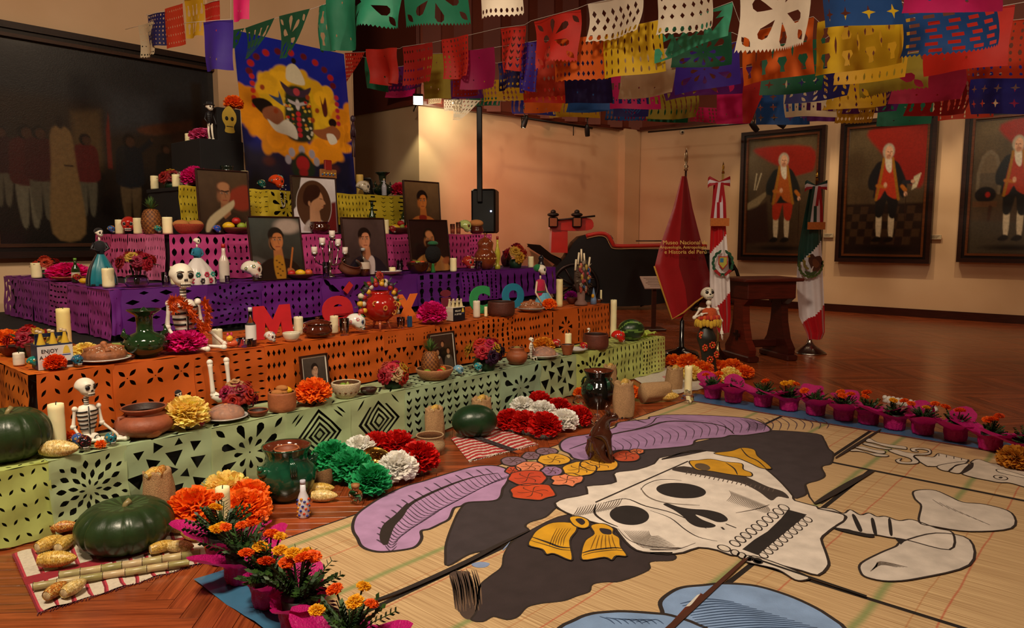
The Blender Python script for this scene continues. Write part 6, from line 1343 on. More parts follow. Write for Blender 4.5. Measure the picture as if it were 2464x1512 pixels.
a, b = at(1140,1058,0)-e.location, at(1236,1092,0)-e.location
for o_ in (-.012,.02): m = MB();d = (b-a).normalized();n_ = Vector((-d.y, d.x,0));q = [a+n_*o_, b+n_*o_, b+n_*(o_+.022), a+n_*(o_+.022)]; m.add([(x.x, x.y,.019) for x in q]+[(x.x, x.y,.022) for x in q],[(4,5,6,7),(0,3,2,1),(0,1,5,4),(2,3,7,6)],'#15111a', False);m.build('band','fabric', e)
m = MB()
for i in range(14): q = b+n_*(-.012+i*.004);m.tube([(q.x, q.y,.02),(q.x+.04+.01*math.sin(i*3), q.y-.01,.004)],.002,'#b8521c' if i % 2 else '#15111a',4)
m.build('fringe','fabric', e)['kind'] = 'stuff'
for (x, y, L_, a, hue, lb) in [(122,1322,.17,1.2,0,'speckled cob at the corner of the striped cloth left of the pumpkin'),(160,1322,.17,1.6,0,'short upright leaning cob against the pumpkin'),(141,1366,.2,.15,0,'plump cob lying flat before the pumpkin side'),(155,1282,.16,.3,1,'reddish cob behind the pumpkin side'),(138,1436,.15,1.45,1,'red brown cob pointing at us over the cane end'),(181,1430,.15,1.35,2,'pale yellow cob pointing at us beside the red brown one'),
        (442,1284,.17,.1,2,'cream cob farthest beyond the pumpkin by the marigold pots'),(463,1302,.15,-.5,0,'golden cob touching the marigold foliage'),(394,1330,.15,.8,0,'golden cob tilted toward the canes'),(437,1330,.15,0,2,'pale cob lying over the canes by the first pot')]:
    corn(at(x, y,.012)+Vector((0,0,.006)), L_*.86, a, lb,0, hue,'corn cobs on the striped cloth')
def cane(pts, r, label):
    P_ = [at(x, y, r+.012) for x, y in pts]; e = T('sugarcane', label,'sugarcane', P_[0],0);n = 7
    for i in range(n):
        a = P_[0].lerp(P_[1], i/n)-P_[0]; b = P_[0].lerp(P_[1],(i+1)/n)-P_[0]; m = MB();m.tube([tuple(a), tuple(a.lerp(b,.06)), tuple(a.lerp(b,.5)), tuple(a.lerp(b,.94)), tuple(b)],[r*1.12, r*.96, r*.92, r*.96, r*1.12],('#a89a6a','#b8a476','#98905a','#c0a880')[i % 4],12);m.tube([tuple(a), tuple(a.lerp(b,.03))], r*1.16,'#5a4630',12);m.build('cane_joint','rind', e)
cane([(142,1386),(482,1332)],.021,'thicker pale sugarcane stalk lying before the floor pumpkin');cane([(80,1412),(455,1354)],.018,'thinner greenish sugarcane stalk nearest the edge of the striped cloth')
sack('F',384,1248,70,118,'burlap sack with two corn cobs behind the floor pumpkin',2, names='in the sack behind the floor pumpkin')
for x, y, w_, c, lb, s_ in [(468,1262,112, OR,'orange paper flower beside the burlap sack',0),(545,1222,108, YE,'pale yellow paper flower behind the tall floor candle',1),(600,1232,96, OR,'orange paper flower touching the green glazed pot',2),(590,1268,112, OR,'orange paper flower in front of the pale yellow one by the tall candle',3)]: pompom('F', x, y, w_, c, lb,'paper flowers round the tall floor candle', sd=s_)
candle('F',541,1306,33,138,'tall cream candle among the orange paper flowers on the floor')
def gpot(e, r, h):
    m = MB()
    for a in (-1.9,.1,1.8):
        for q in range(3): m.tube([(math.cos(a)*r*.66, math.sin(a)*r*.66, h*.86-.003*q),(math.cos(a+.07*q-.07)*r*.93, math.sin(a+.07*q-.07)*r*.93, h*.76),(math.cos(a+.07*q-.07)*r*1.02, math.sin(a+.07*q-.07)*r*1.02, h*.55)], r*.045,'#123c2a',7)
    m.build('rib_handles','glaze', e)
    for sx in (-1,1): m = MB();m.ell((sx*r*.93,-.05*r, h*.6),(r*.24, r*.2, r*.2),'#164a32',12,8);m.ell((sx*r*1.08,-.1*r, h*.68),(r*.12, r*.11, r*.12),'#1a5238',10,6);m.build('lug','glaze', e)
    m = MB();m.lathe([(r*.6,-.0),(r*.56, h*.03),(r*.5, h*.06)],26,'#8a5a3c', cap=False);m.build('foot_ring','clay', e)
def olla_big(px, py, w_, h_, label, col='#12402c'):
    p = spt('F', px, py);k = ppm(p);r = w_*k/2; h = h_*k; p = p+Vector((0, r*.5,0));e = T('glazed_pot', label,'pot', p, RZ);m = MB()
    pr = [(.001,0),(.6,0),(.66,.04),(.86,.18),(.99,.36),(1,.48),(.93,.6),(.76,.7),(.7,.78),(.74,.88),(.84,.97),(.86,1),(.8,.99),(.66,.86),(.62,.76),(.8,.6),(.88,.4),(.5,.12),(.001,.1)]
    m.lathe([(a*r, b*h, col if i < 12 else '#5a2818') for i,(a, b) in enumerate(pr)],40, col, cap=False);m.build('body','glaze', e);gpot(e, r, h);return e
olla_big(683,1210,138,132,'large green glazed pot on the floor beside the painted bottle');pot('F',686,1098,62,14,('clay_bowl','bowl'),'#9c5a38','small clay bowl resting in the mouth of the large green pot', mt='clay', inside='#7a4028')
o = bpy.data.objects['clay_bowl']; pg_ = [q for q in bpy.data.objects if q.name.startswith('glazed_pot')][0]; o.location = pg_.location+Vector((0,0,.285));o.scale = (.9,.9,.9)
bottle('F',731,1245,27,92,'#d8d8e2','small white bottle painted with blue and yellow swirls on the floor','#b8b8c8', mt='gloss', prof=[(.85,0),(1,.04),(1,.42),(.9,.55),(.52,.7),(.46,.9)])
bo = [q for q in bpy.data.objects if q.name.startswith('bottle') and q.parent is None][-1]; kb = ppm(bo.location);R_ = random.Random(4)
for i in range(34): a = i*2.4; m = MB();z = .008+.0034*i*1.0; r = 13.4*kb; m.ell((r*math.cos(a)*.98, r*math.sin(a)*.98, z),(.009,.009,.007),('#26348c','#d89020','#26348c','#c8401c')[i % 4],8,5);m.build('painted_swirl','gloss', bo)
b_ = pot('F',772,1192,52,34,('woven_bowl','bowl'),'#7a5838','dark woven bowl tipped behind the pot with corn cobs before it', mt='burlap', tilt=-.5);b_.location += Vector((.0,.12,0))
corn(at(772,1192,0)+Vector((0,0,.004)),.17,.2,'upper golden cob beside the large green pot',0,0,'cobs by the green pot');corn(at(785,1204,0)+Vector((0,-.03,.004)),.16,0,'pale cob lying nearest beside the large green pot',0,2,'cobs by the green pot')
def fl(lst, pre, grp, n=330):
    for i,(x, y, w_, c, lb) in enumerate(lst): pompom('F', x, y, w_, c, lb, grp, sd=i, n=n)
fl([(800,1130,88, GN,'green paper flower nearest the altar in the green, white and red trio of rows'),(845,1158,96, GN,'green paper flower in the middle of the green row'),(893,1190,92, GN,'green paper flower at the mat end beside the clear skull bottle'),(868,1098,76, WH,'white paper flower behind the golden plate'),(958,1158,90, WH,'white paper flower before the golden plate'),
    (908,1075,74, RD,'red paper flower nearest the altar beside the gold plate'),(958,1100,80, RD,'red paper flower in the middle of the row by the straw basket'),(1008,1136,92, RD,'red paper flower at the mat end of the row by the straw basket')],'','paper flowers laid out as a green, white and red flag')
fl([(1226,1034,62, RD,'red paper flower nearest the watermelon in the near red row'),(1264,1042,66, RD,'red paper flower in the middle of the near red row'),(1310,1052,76, RD,'red paper flower at the mat end of the near red row'),(1258,994,56, WH,'white paper flower at the altar end of the white row'),(1305,1012,60, WH,'white paper flower in the middle of the white row'),(1357,1036,64, WH,'white paper flower at the mat end of the white row'),
    (1298,990,60, RD,'red paper flower at the altar end of the far red row'),(1344,1004,58, RD,'red paper flower in the middle of the far red row'),(1392,1026,62, RD,'red paper flower at the mat end of the far red row')],'','paper flowers laid out as a red and white flag')
b_ = plate('F',909,1136,78,'embossed golden plate propped among the green and white flowers', col='#a8803c', mt='metal', hpx=6);b_.rotation_euler = (.5,0, RZ);b_.location += Vector((0,0,.09))
for i in range(12): m = MB();a = i*PI/6; m.ell((.06*math.cos(a),.06*math.sin(a),.014),(.014,.01,.003),'#c29a4c',8,4);m.build('embossed_mark','metal', b_)
def skull_flask(px, py, h_, label, skew=True, cork=False):
    p = spt('F', px, py);k = ppm(p);h = h_*k; e = T('glass_skull', label,'glass skull', p, RZ+.2)
    o = skull_mesh('#ffffff', None, None).build('glass_head','glass', e);o.scale = (h*.8,)*3; m = MB();m.lathe([(h*.16, h*.72),(h*.2, h*.95),(h*.17, h*.95),(h*.14, h*.74)],18,'#ffffff', cap=False);m.build('neck','glass', e)
    if skew: m = MB();m.tube([(0,0, h*.3),(.012,0, h*1.7)],.0022,'#b8b8b8',5);m.tube([(.02,0, h*.3),(.034,.01, h*1.6)],.0018,'#b8b8b8',5);m.build('skewer','metal', e)
    if cork: m = MB();m.lathe([(.001, h*.86),(h*.2, h*.86),(h*.22, h*1.05),(.001, h*1.07)],14,'#9c6a3c', cap=False);m.build('cork','food', e)
    return e
skull_flask(630,1310,46,'clear glass skull with two thin skewers by the marigold pots');skull_flask(856,1214,48,'clear glass skull stopped with a cork beside the green paper flowers', False, True);skull_flask(1436,1035,40,'clear glass skull with a thin skewer behind the ceramic dog');skull_flask(1391,986,36,'silvery clear glass skull in front of the black glazed jar', False);skull_flask(1655,975,38,'clear glass skull holding the tall candle at the mat edge', False)
sack('F',1046,1050,50,78,'burlap sack between the straw basket and the watermelon',1, names='in the sack beside the straw basket');s_ = sack('F',1158,1020,54,70,'burlap sack standing behind the watermelon',1, names='in the sack behind the watermelon')
pot('F',1035,1092,72,46,('straw_basket','cazuela'),'#a88c68','pale woven straw basket with seeds beside the red flower row', cat='basket', mt='burlap', inside='#6a4226'); 
def melon(tier, px, py, w_, h_, label, stripes, rz=0, rx=None):
    p = spt(tier, px, py,.1);k = ppm(p);a, b = w_*k/2, h_*k/2; e = T('watermelon', label,'watermelon', p+Vector((0, b*.5 if tier == 'F' else 0,0)), rz);m = MB();m.ell((0,0, b),(a, b*1.05, b),'#2c4a20',40,20)
    cs = []
    V_ = np.concatenate(m.v)
    for f in m.f: c = V_[list(f)].mean(0);an = math.atan2(c[1], c[2]-b);s_ = math.sin(an*7+.5*math.sin(c[0]*30));cs.append(lin('#5a7a38') if stripes and s_ > .72 else lin('#1c3318' if stripes else '#15301a'))
    m.c = cs; m.build('rind','rind', e);m = MB();m.ell((-a*.99,0, b),(a*.03, b*.08, b*.08),'#7a6a3c',8,6);m.build('stem_scar','wood', e)
melon('F',1141,1058,112,80,'round dark green watermelon on the wavy red cloth', False,.2)
e_ = olla_big(1442,986,84,92,'tall black glazed jar at the far corner of the altar','#0f110e')
sack('F',1500,1003,58,84,'burlap sack leaning on the black glazed jar',1, names='in the sack leaning on the black jar');sack('F',1466,935,38,62,'burlap sack half hidden behind the black glazed jar',1, names='in the sack behind the black jar')
sack('F',1545,972,46,78,'burlap sack lying on its side with a cob spilling out',2, lie=1, names='spilling from the lying sack', yaw=-.35)
pompom('F',1517,962,44, OR,'orange paper flower between the leaning sack and the lying sack', sd=1);pompom('F',1395,950,30, OR,'orange paper flower showing behind the black jar by the green cloth', sd=2)
sack('F',1622,935,48,50,'open burlap sack full of grain beside the standing statue',1, names='in the grain sack beside the statue');corn(at(1560,938,.0),.17,.2,'pale cob behind the lying sack',0,2);corn(at(1600,950,0),.16,.1,'golden cob touching the candle base at the mat edge',0,0)
candle('F',1655,962,18,82,'tall cream candle at the corner of the mats')
fl([(1655,892,52, OR,'orange paper flower behind the tall candle at the mat corner'),(1690,908,50, OR,'orange paper flower in front of the statue base'),(1664,916,46, YE,'pale yellow paper flower beside the grain sack'),(1730,902,46, OR,'orange paper flower touching the skirt hem of the statue'),(1762,898,44, OR,'orange paper flower nearer the lectern foot'),(1792,912,42, OR,'outermost orange paper flower by the wrapped pots'),(1756,924,50, YE,'pale yellow paper flower behind the second wrapped pot'),(1712,930,44, OR,'orange paper flower behind the first wrapped pot'),(1620,884,40, OR,'orange paper flower at the end of the lowest table')],'','paper flowers around the statue',180)
pompom('F',2440,1128,70,'#c8862a','dull yellow paper flower at the picture edge on the mats', sd=4)
pompom('F',1609,882,22,'#c01a78','small magenta paper flower at the end of the lowest table', sd=2, n=120)
# braided rope
e = T('rope_coil','thick white twisted rope lying behind the far wrapped pots','rope', at(2190,975,0),0);R0 = e.location; a = at(2128,968,0)-R0; b = at(2250,990,0)-R0
for s_ in range(2): m = MB();m.tube([tuple(a.lerp(b, i/40)+Vector((0,.022*math.sin(i*.9+s_*PI),.03+.022*math.cos(i*.9+s_*PI)))) for i in range(41)],.022,'#d6d0c8',8);m.build('strand','fabric', e)
# ---- potted marigolds in magenta wrapping
def bloom_mesh(col, n=130):
    m = pom_mesh(col, n,.5,5,1.0,.75);return m
def foliage_mesh(seed):
    R = random.Random(seed);m = MB()
    for i in range(26):
        a = R.uniform(0,6.28);el_ = R.uniform(.25,1.4);d = Vector((math.cos(a)*math.cos(el_), math.sin(a)*math.cos(el_), math.sin(el_)));L_ = R.uniform(.5,1);c0 = d*L_*.1; pts = [c0, c0+d*L_*.5+Vector((0,0,.05)), c0+d*L_]; m.tube([tuple(q) for q in pts],.012,'#2c4a20',4)
        x = d.cross(Vector((0,0,1))).normalized()
        for j in range(7):
            f = .25+.12*j; q = c0+d*L_*f
            for s_ in (-1,1):
                t = (x*s_+d*.6+Vector((0,0, R.uniform(-.2,.3)))).normalized();l = .25*(1.1-.4*f);w_ = d.cross(t).normalized()*.045+Vector((0,0,.01))
                g = R.choice(('#26441c','#33561f','#1e3818'));m.add([tuple(q), tuple(q+t*l*.5+w_), tuple(q+t*l), tuple(q+t*l*.5-w_)],[(0,1,2,3)], g)
    return m
def wrap_mesh(seed, flare=1.0):
    R = random.Random(seed);m = MB();seg, n = 48,12; vs = []; ph = R.uniform(0,6)
    for i in range(n+1):
        f = i/n
        for j in range(seg):
            a = 2*PI*j/seg; crn = max(0, math.cos(2*(a-ph)))**1.5; r = .5+.1*f if f < .55 else .555+(f-.55)*(flare*(.35+1.5*crn));z = f*1.15 if f < .55 else .63+(f-.55)*(.55+1.1*crn);r *= 1+.045*math.sin(9*a+f*6+seed)+.03*math.sin(17*a-f*9);z += .03*math.sin(5*a+seed)*f; vs.append((r*math.cos(a), r*math.sin(a), max(.004, z)))
    fs = [(i*seg+j, i*seg+(j+1) % seg,(i+1)*seg+(j+1) % seg,(i+1)*seg+j) for i in range(n) for j in range(seg)]+[tuple(range(seg))[::-1]]
    m.add(vs, fs,'#c81c7a');return m
MARI = {'o': '#f0640c','y': '#f0b018','d': '#d8480a'}
def marigold(px, py, wpx, label, cols, seed, spread=.8, tall=1.0, group=None, big=1):
    p = spt('F', px, py);k = ppm(p);r = wpx*k/2; p = p+Vector((0, r*.4,.010));e = T('potted_marigold', label,'potted plant', p, seed*1.3, group)
    m = MB();m.lathe([(.001,.01),(r*.42,.01),(r*.52, r*.95),(r*.49, r*.95),(r*.42, r*.86),(.001, r*.86)],20,'#1c1412', cap=False);m.build('pot','satin', e)
    fl_ = 1.5 if wpx > 100 else 2.0
    inst('paper_wrap',('wrap', seed % 4, fl_), lambda: wrap_mesh(seed % 4, fl_),'crinkle', e, s=r*(1.05 if wpx > 100 else 1.15), rot=(0,0, seed))
    f_ = inst('foliage',('fol', seed % 3), lambda: foliage_mesh(seed % 3),'leaf', e,(0,0, r*.8),(0,0, seed*2), r*(1.2 if wpx > 100 else 1.0)*tall);f_['kind'] = 'stuff'
    R = random.Random(seed)
    for i, c in enumerate(cols):
        a = i*2.4+seed; d = R.uniform(.2, spread)*r; z = r*(.95+R.uniform(.85,1.3)*tall*(.92 if wpx > 100 else .75));s_ = r*R.uniform(.36,.5)*(big if wpx > 100 else 1.25)
        m = MB();m.tube([(0,0, r*.85),(d*math.cos(a)*.6, d*math.sin(a)*.6, z*.8),(d*math.cos(a), d*math.sin(a), z)], r*.03,'#35522a',5);m.build('stem','leaf', e)
        inst('bloom',('bloom', c), lambda: bloom_mesh(MARI[c]),'tissue', e,(d*math.cos(a), d*math.sin(a), z-s_*.15),(R.uniform(-.3,.3), R.uniform(-.3,.3), a), s_)
for i,(x, y, w_, lb, c) in enumerate([(528,1362,132,'farthest of the marigold pots down the glossy blue runner, next to the corn','oy'),(572,1412,138,'marigold pot with one orange cluster, second down the blue runner','ooyo'),(640,1470,150,'marigold pot with tall yellow orange blooms in the middle of the blue runner','yyyo'),(712,1530,165,'marigold pot with double orange blooms, fourth down the blue runner','ooyd'),(835,1625,170,'nearest marigold pot with bright yellow blooms cut by the picture edge','yyyo')]): marigold(x, y, w_, lb, c+'oy'[:1+i % 2], i+1,1.0,1.15,'marigold pots down the near side of the mats')
rp = [(1718,962,'oo'),(1768,972,''),(1840,982,'o'),(1903,992,'yyo'),(1968,1003,'o'),(2036,1016,'ooo'),(2096,1025,'oo'),(2160,1038,'yo'),(2228,1050,'ooy'),(2308,1066,'oo'),(2392,1088,'odo'),(2478,1110,'o')]
wl = ['first','second','third','fourth','fifth','sixth','seventh','eighth','ninth','tenth','eleventh','last']
for i,(x, y, c) in enumerate(rp): marigold(x, y,64+i*1.8,'magenta wrapped marigold pot on the blue cloth runner, %s from the statue' % wl[i], c.replace('d','d'), i+11,.8,1.0,'wrapped marigold pots along the far side of the mats')
# ---- ceramic dog
p = spt('F',1445,1114);k = ppm(p);H_ = 136*k; e = T('ceramic_dog','dark brown polished ceramic dog sitting on the painted mats','statue', p+Vector((0,.04,0)),-.15)
me = bpy.data.meshes.new('dog_body');J = [(0,0,.26),(-.02,.05,.46),(.04,-.02,.64),(.10,-.03,.78),(.2,-.03,.83),(.33,-.03,.80),(-.08,.08,.16),(.0,.14,.12),(.14,.16,.035),(.22,.16,.03),(.0,-.13,.12),(.14,-.17,.035),(.22,-.17,.03),(.13,.07,.42),(.17,.08,.2),(.19,.08,.04),(.27,.08,.03),(.13,-.09,.42),(.17,-.11,.2),(.19,-.11,.04),(.27,-.11,.03),(-.17,.0,.05),(-.1,.1,.03)]
ED = [(0,1),(1,2),(2,3),(3,4),(4,5),(0,6),(6,7),(7,8),(8,9),(6,10),(10,11),(11,12),(1,13),(13,14),(14,15),(15,16),(1,17),(17,18),(18,19),(19,20),(6,21),(21,22)]
RD_ = [.20,.17,.13,.10,.105,.05,.19,.12,.05,.04,.12,.05,.04,.08,.05,.045,.04,.08,.05,.045,.04,.05,.03]
me.from_pydata([(x*H_, y*H_, z*H_) for x, y, z in J], ED,[]);o = link('dog_body', me, e);md = o.modifiers.new('Skin','SKIN');md.use_smooth_shade = True
for i, r in enumerate(RD_): me.skin_vertices[0].data[i].radius = (r*H_, r*H_)
me.skin_vertices[0].data[0].use_root = True; o.modifiers.new('Sub','SUBSURF').levels = 2; o.modifiers['Sub'].render_levels = 2
def fixed_col(name, col, m): 
    if name in MATS: return MATS[name]
    q = MATS[m].copy();n = q.node_tree; at_ = [x for x in n.nodes if x.type == 'ATTRIBUTE'][0]; rgb = n.nodes.new('ShaderNodeRGB');rgb.outputs[0].default_value = lin(col)+(1,)
    for l in list(n.links):
        if l.from_node == at_: n.links.new(rgb.outputs[0], l.to_socket)
    MATS[name] = q; return q
me.materials.append(fixed_col('dark_ceramic','#3a1c12','glaze'))
for s_ in (-1,1): m = MB();m.tube([(.15*H_,-.03*H_+s_*.06*H_,.86*H_),(.11*H_,-.03*H_+s_*.09*H_,.97*H_),(.10*H_,-.03*H_+s_*.10*H_,1.05*H_)],[.035*H_,.04*H_,.006*H_],'#3a1c12',10);m.build('ear','glaze', e);m = MB();m.ell((.26*H_,-.03*H_+s_*.07*H_,.86*H_),.014*H_,'#0c0806',8,6);m.build('eye','gloss', e)
m = MB();m.ell((.38*H_,-.03*H_,.805*H_),(.02*H_,.03*H_,.02*H_),'#120a08',8,6);m.build('nose','gloss', e)
# ---- standing catrina statue on the floor
p = spt('F',1700,905);k = ppm(p);H_ = (905-690)*k; e = T('skeleton_statue','tall standing skeleton lady statue in an orange frilled top and dark flowered skirt','statue', p,.12)
m = MB();m.lathe([(.001,0),(.17,0),(.165,.05),(.001,.055)],24,'#b8a898', cap=False);m.build('base','matte', e)
m = MB();vs = []; seg, n = 40,20; prof = [(.15,.03),(.1,.10),(.085,.2),(.1,.35),(.115,.43),(.09,.5),(.062,.56)]
for i,(r, z) in enumerate(smoothpoly(prof,4, False)):
    for j in range(seg): a = 2*PI*j/seg; rr = r*H_*(1+.25*(math.cos(a-2.6) > .5)*(z < .12)*(.12-z)*8)*1.0; vs.append((rr*math.cos(a)*.95+.02*H_*math.sin(z*9), rr*math.sin(a)*.8, z*H_))
nn = len(vs)//seg; m.add(vs,[(i*seg+j, i*seg+(j+1) % seg,(i+1)*seg+(j+1) % seg,(i+1)*seg+j) for i in range(nn-1) for j in range(seg)],'#23231f');m.build('skirt','satin', e)
for a, z in ((-2.2,.33),(-1.3,.36),(-1.75,.2),(-.8,.25),(-2.5,.47),(-1.7,.1)):
    m = MB();r = (.1 if z > .12 else .13)*H_
    for q in range(7): b = q*2*PI/7; m.ell((r*math.cos(a)*.97+.03*H_*math.cos(b)*abs(math.sin(a))+.02*H_*math.sin(z*9), r*math.sin(a)*.83-.004, z*H_+.03*H_*math.sin(b)),(.014*H_,.008*H_,.014*H_),'#c8421a',6,4)
    m.ell((r*math.cos(a)+.02*H_*math.sin(z*9), r*math.sin(a)*.85-.01, z*H_),.01*H_,'#e8a83a',6,4);m.build('painted_flower','satin', e)
m = MB();m.lathe([(.05*H_,.55*H_),(.10*H_,.62*H_),(.09*H_,.7*H_),(.075*H_,.755*H_),(.03*H_,.77*H_)],24,'#b84a1c', TM(.01*H_,0,0,0,0,0,(1,.7,1)), cap=False);m.build('bodice','fabric', e)
for i in range(20): a = 2*PI*i/20; m = MB();c = (.0+.115*H_*math.cos(a),.085*H_*math.sin(a));m.ell((c[0]*1.12, c[1]*1.1,.6*H_+.012*math.sin(i*2)),(.028*H_,.02*H_,.045*H_),'#c8a02c',8,6);m.ell((c[0]*1.0, c[1]*1.0,.66*H_),(.022*H_,.02*H_,.03*H_),('#b02a1c','#c8501c')[i % 2],8,6);m.build('frill_petal','fabric', e)
m = MB();bone(m,[(0,0,.75*H_),(.0,-.005,.82*H_)],.02*H_);bone(m,[(-.1*H_,0,.755*H_),(.1*H_,0,.755*H_)],.012*H_);m.build('neck_bones','satin', e)
m = MB();bone(m,[(-.1*H_,0,.75*H_),(-.16*H_,0,.66*H_)],.014*H_);bone(m,[(-.16*H_,0,.66*H_),(-.10*H_,-.06*H_,.7*H_)],.012*H_);hand(m,(-.08*H_,-.07*H_,.71*H_),(1,0,.3),.05*H_);m.build('arm','satin', e)
m = MB();bone(m,[(.1*H_,0,.75*H_),(.15*H_,0,.62*H_)],.014*H_);bone(m,[(.15*H_,0,.62*H_),(.14*H_,-.05*H_,.5*H_)],.012*H_);hand(m,(.14*H_,-.055*H_,.485*H_),(.15,-.1,-1),.075*H_);m.build('arm','satin', e)
skull('F',0,0,.155*H_*1.15,'#d8cfbc',[],'#2a1a14','',0, parent=e, local=(0,.01,.82*H_), pitch=-.35, sd=9)
# ================================================================ offerings on the lowest (green) table
p = spt('G',22,1120,.16);p = atT(-16,600, TG+.215);p = Vector((p.x, p.y, ZG+.008));k = ppm(p);pumpkin_at(p,92*k,66*k,'dark green pumpkin at the picture edge on the green paper table',.9)
candle('G',141,1078,35,108,'tall cream candle beside the pumpkin on the green paper table')
corn(at(146,1098, ZG+.01),.20,.05,'straw coloured cob before the tall candle on the green paper',0,2)
pompom('G',104,1072,66, OR,'orange paper flower between the pumpkin and the tall candle', sd=1);pompom('G',176,1062,34, OR,'small orange paper flower behind the blue skull of the seated skeleton', sd=2, n=120);pompom('G',243,1090,26, OR,'scrap of orange petals between the black and teal skulls', sd=0, n=100)
SKL = [('G',190,1078,36,'#2a4a8a',['#b02a3a','#c8a03a'],'#8a2438','blue painted skull left of the seated skeleton',.35),('G',205,1100,38,'#151218',['#8a1a30'],'#b0243a','black painted skull with crimson eyes',-.1),('G',268,1086,32,'#1c6a7a',['#b02a1c','#c8a03a'],'#2a8a8c','teal painted skull before the skeleton legs',.1),('G',480,1046,30,'#b01a50',['#5a6a80'],'#d8586c','crimson and grey painted skull under the pale yellow flower',.7),('G',1103,904,26,'#6a98b0',['#d8d0c0'],'#3a6a8a','pale blue skull beside the group portrait frame',.5),('G',1150,910,24,'#1c7a84',['#c8c0a0'],'#3aa0a0','small teal skull alone before the big bouquet',-.2),('G',1404,860,22,'#a01a20',['#d8a030'],'#d8d0c0','small red skull before the clay pot at the far end',0),('G',1487,836,34,'#c02018',['#d8a030','#1c6a7a'],'#d8703a','glossy red painted skull touching the watermelon',.6),('G',1338,838,22,'#a82020',['#d8d0c0'],'#d8c8a0','small red patterned skull beside the yellow flower',.5),
       ('O',83,896,32,'#1c7a70',['#b02a1c','#c8a03a'],'#2a8a8c','teal painted skull turned aside at the orange table corner',.9),('O',187,886,30,'#1c5a70',['#2a3a8a'],'#2a7a8c','dark teal painted skull beside the bottle carton',.15),('O',650,830,30,'#d0c8c0',['#2a5a9a','#b02a3a'],'#c85a6a','small white skull with blue and red flowers before the red letter M',.4),('O',856,802,48,'#e0dcd4',['#2a7a4a','#c83a6a'],'#3a5a9a','large white skull with pink and green flowers beside the tall glass',.75),('O',712,800,16,'#d8d0c4',['#b02a3a'],'#9a3a4a','tiny white skull behind the white bowl',.2),
       ('P',606,677,50,'#ded6c8',['#c04a4a','#3a6a4a'],'#c8503a','large white skull with red flowers on the purple table',.85),('P',1127,652,36,'#9a2a22',['#4a4a58','#c83a2a'],'#d8d0c0','red and grey painted skull facing forward beside the clay jar',0),('P',185,680,22,'#8a1a1c',['#c8a03a'],'#c85a3a','glossy red skull beside the teal dress doll',.3)]
SK2 = [('K',380,21,'#2a7a72',['#b02a1c','#c8a03a'],'#3aa090','small teal skull before the pineapple',.1,.1),('K',268,20,'#2a5a9a',['#c8503a','#d8a03a'],'#c8503a','small blue and orange skull at the pink table corner',.4,.12),('K',311,42,'#b0261e',[],'#d8b4a0','large red ceramic skull between the candles on the pink table',-.5,.22),('K',522,21,'#2448a0',['#8a2a5a','#c8503a'],'#5a8ac0','small bright blue skull beside the bread tray',.5,.1),('K',944,20,'#8a1a1a',['#d8d0c0'],'#c85a4a','small dark red skull beside the fruit bowl',.2,.1),('K',1118,34,'#a8b46a',[],'#c04a1c','pale green skull with orange eye rings',.4,.15),
       ('Y',629,24,'#1c5a50',['#c8c0a0'],'#4aa090','small dark green skull on the yellow table',.3,.1),('Y',665,38,'#e0481a',['#7ab0a8','#6a2a4a','#3a7a8a'],'#e0481a','bright orange skull with painted flowers on the yellow table',.75,.12),('Y',873,34,'#c8bca8',['#8a7a60'],'#8a7a60','bone coloured skull on the far end of the yellow table',.75,.12)]
for t, x, y, h, c, a, r, l, w_ in SKL: skull(t, x, y, h, c, a, r, l, w_)
for t, x, h, c, a, r, l, w_, b in SK2: skull(t, x,560 if t == 'K' else 444, h, c, a, r, l, w_, b=b)
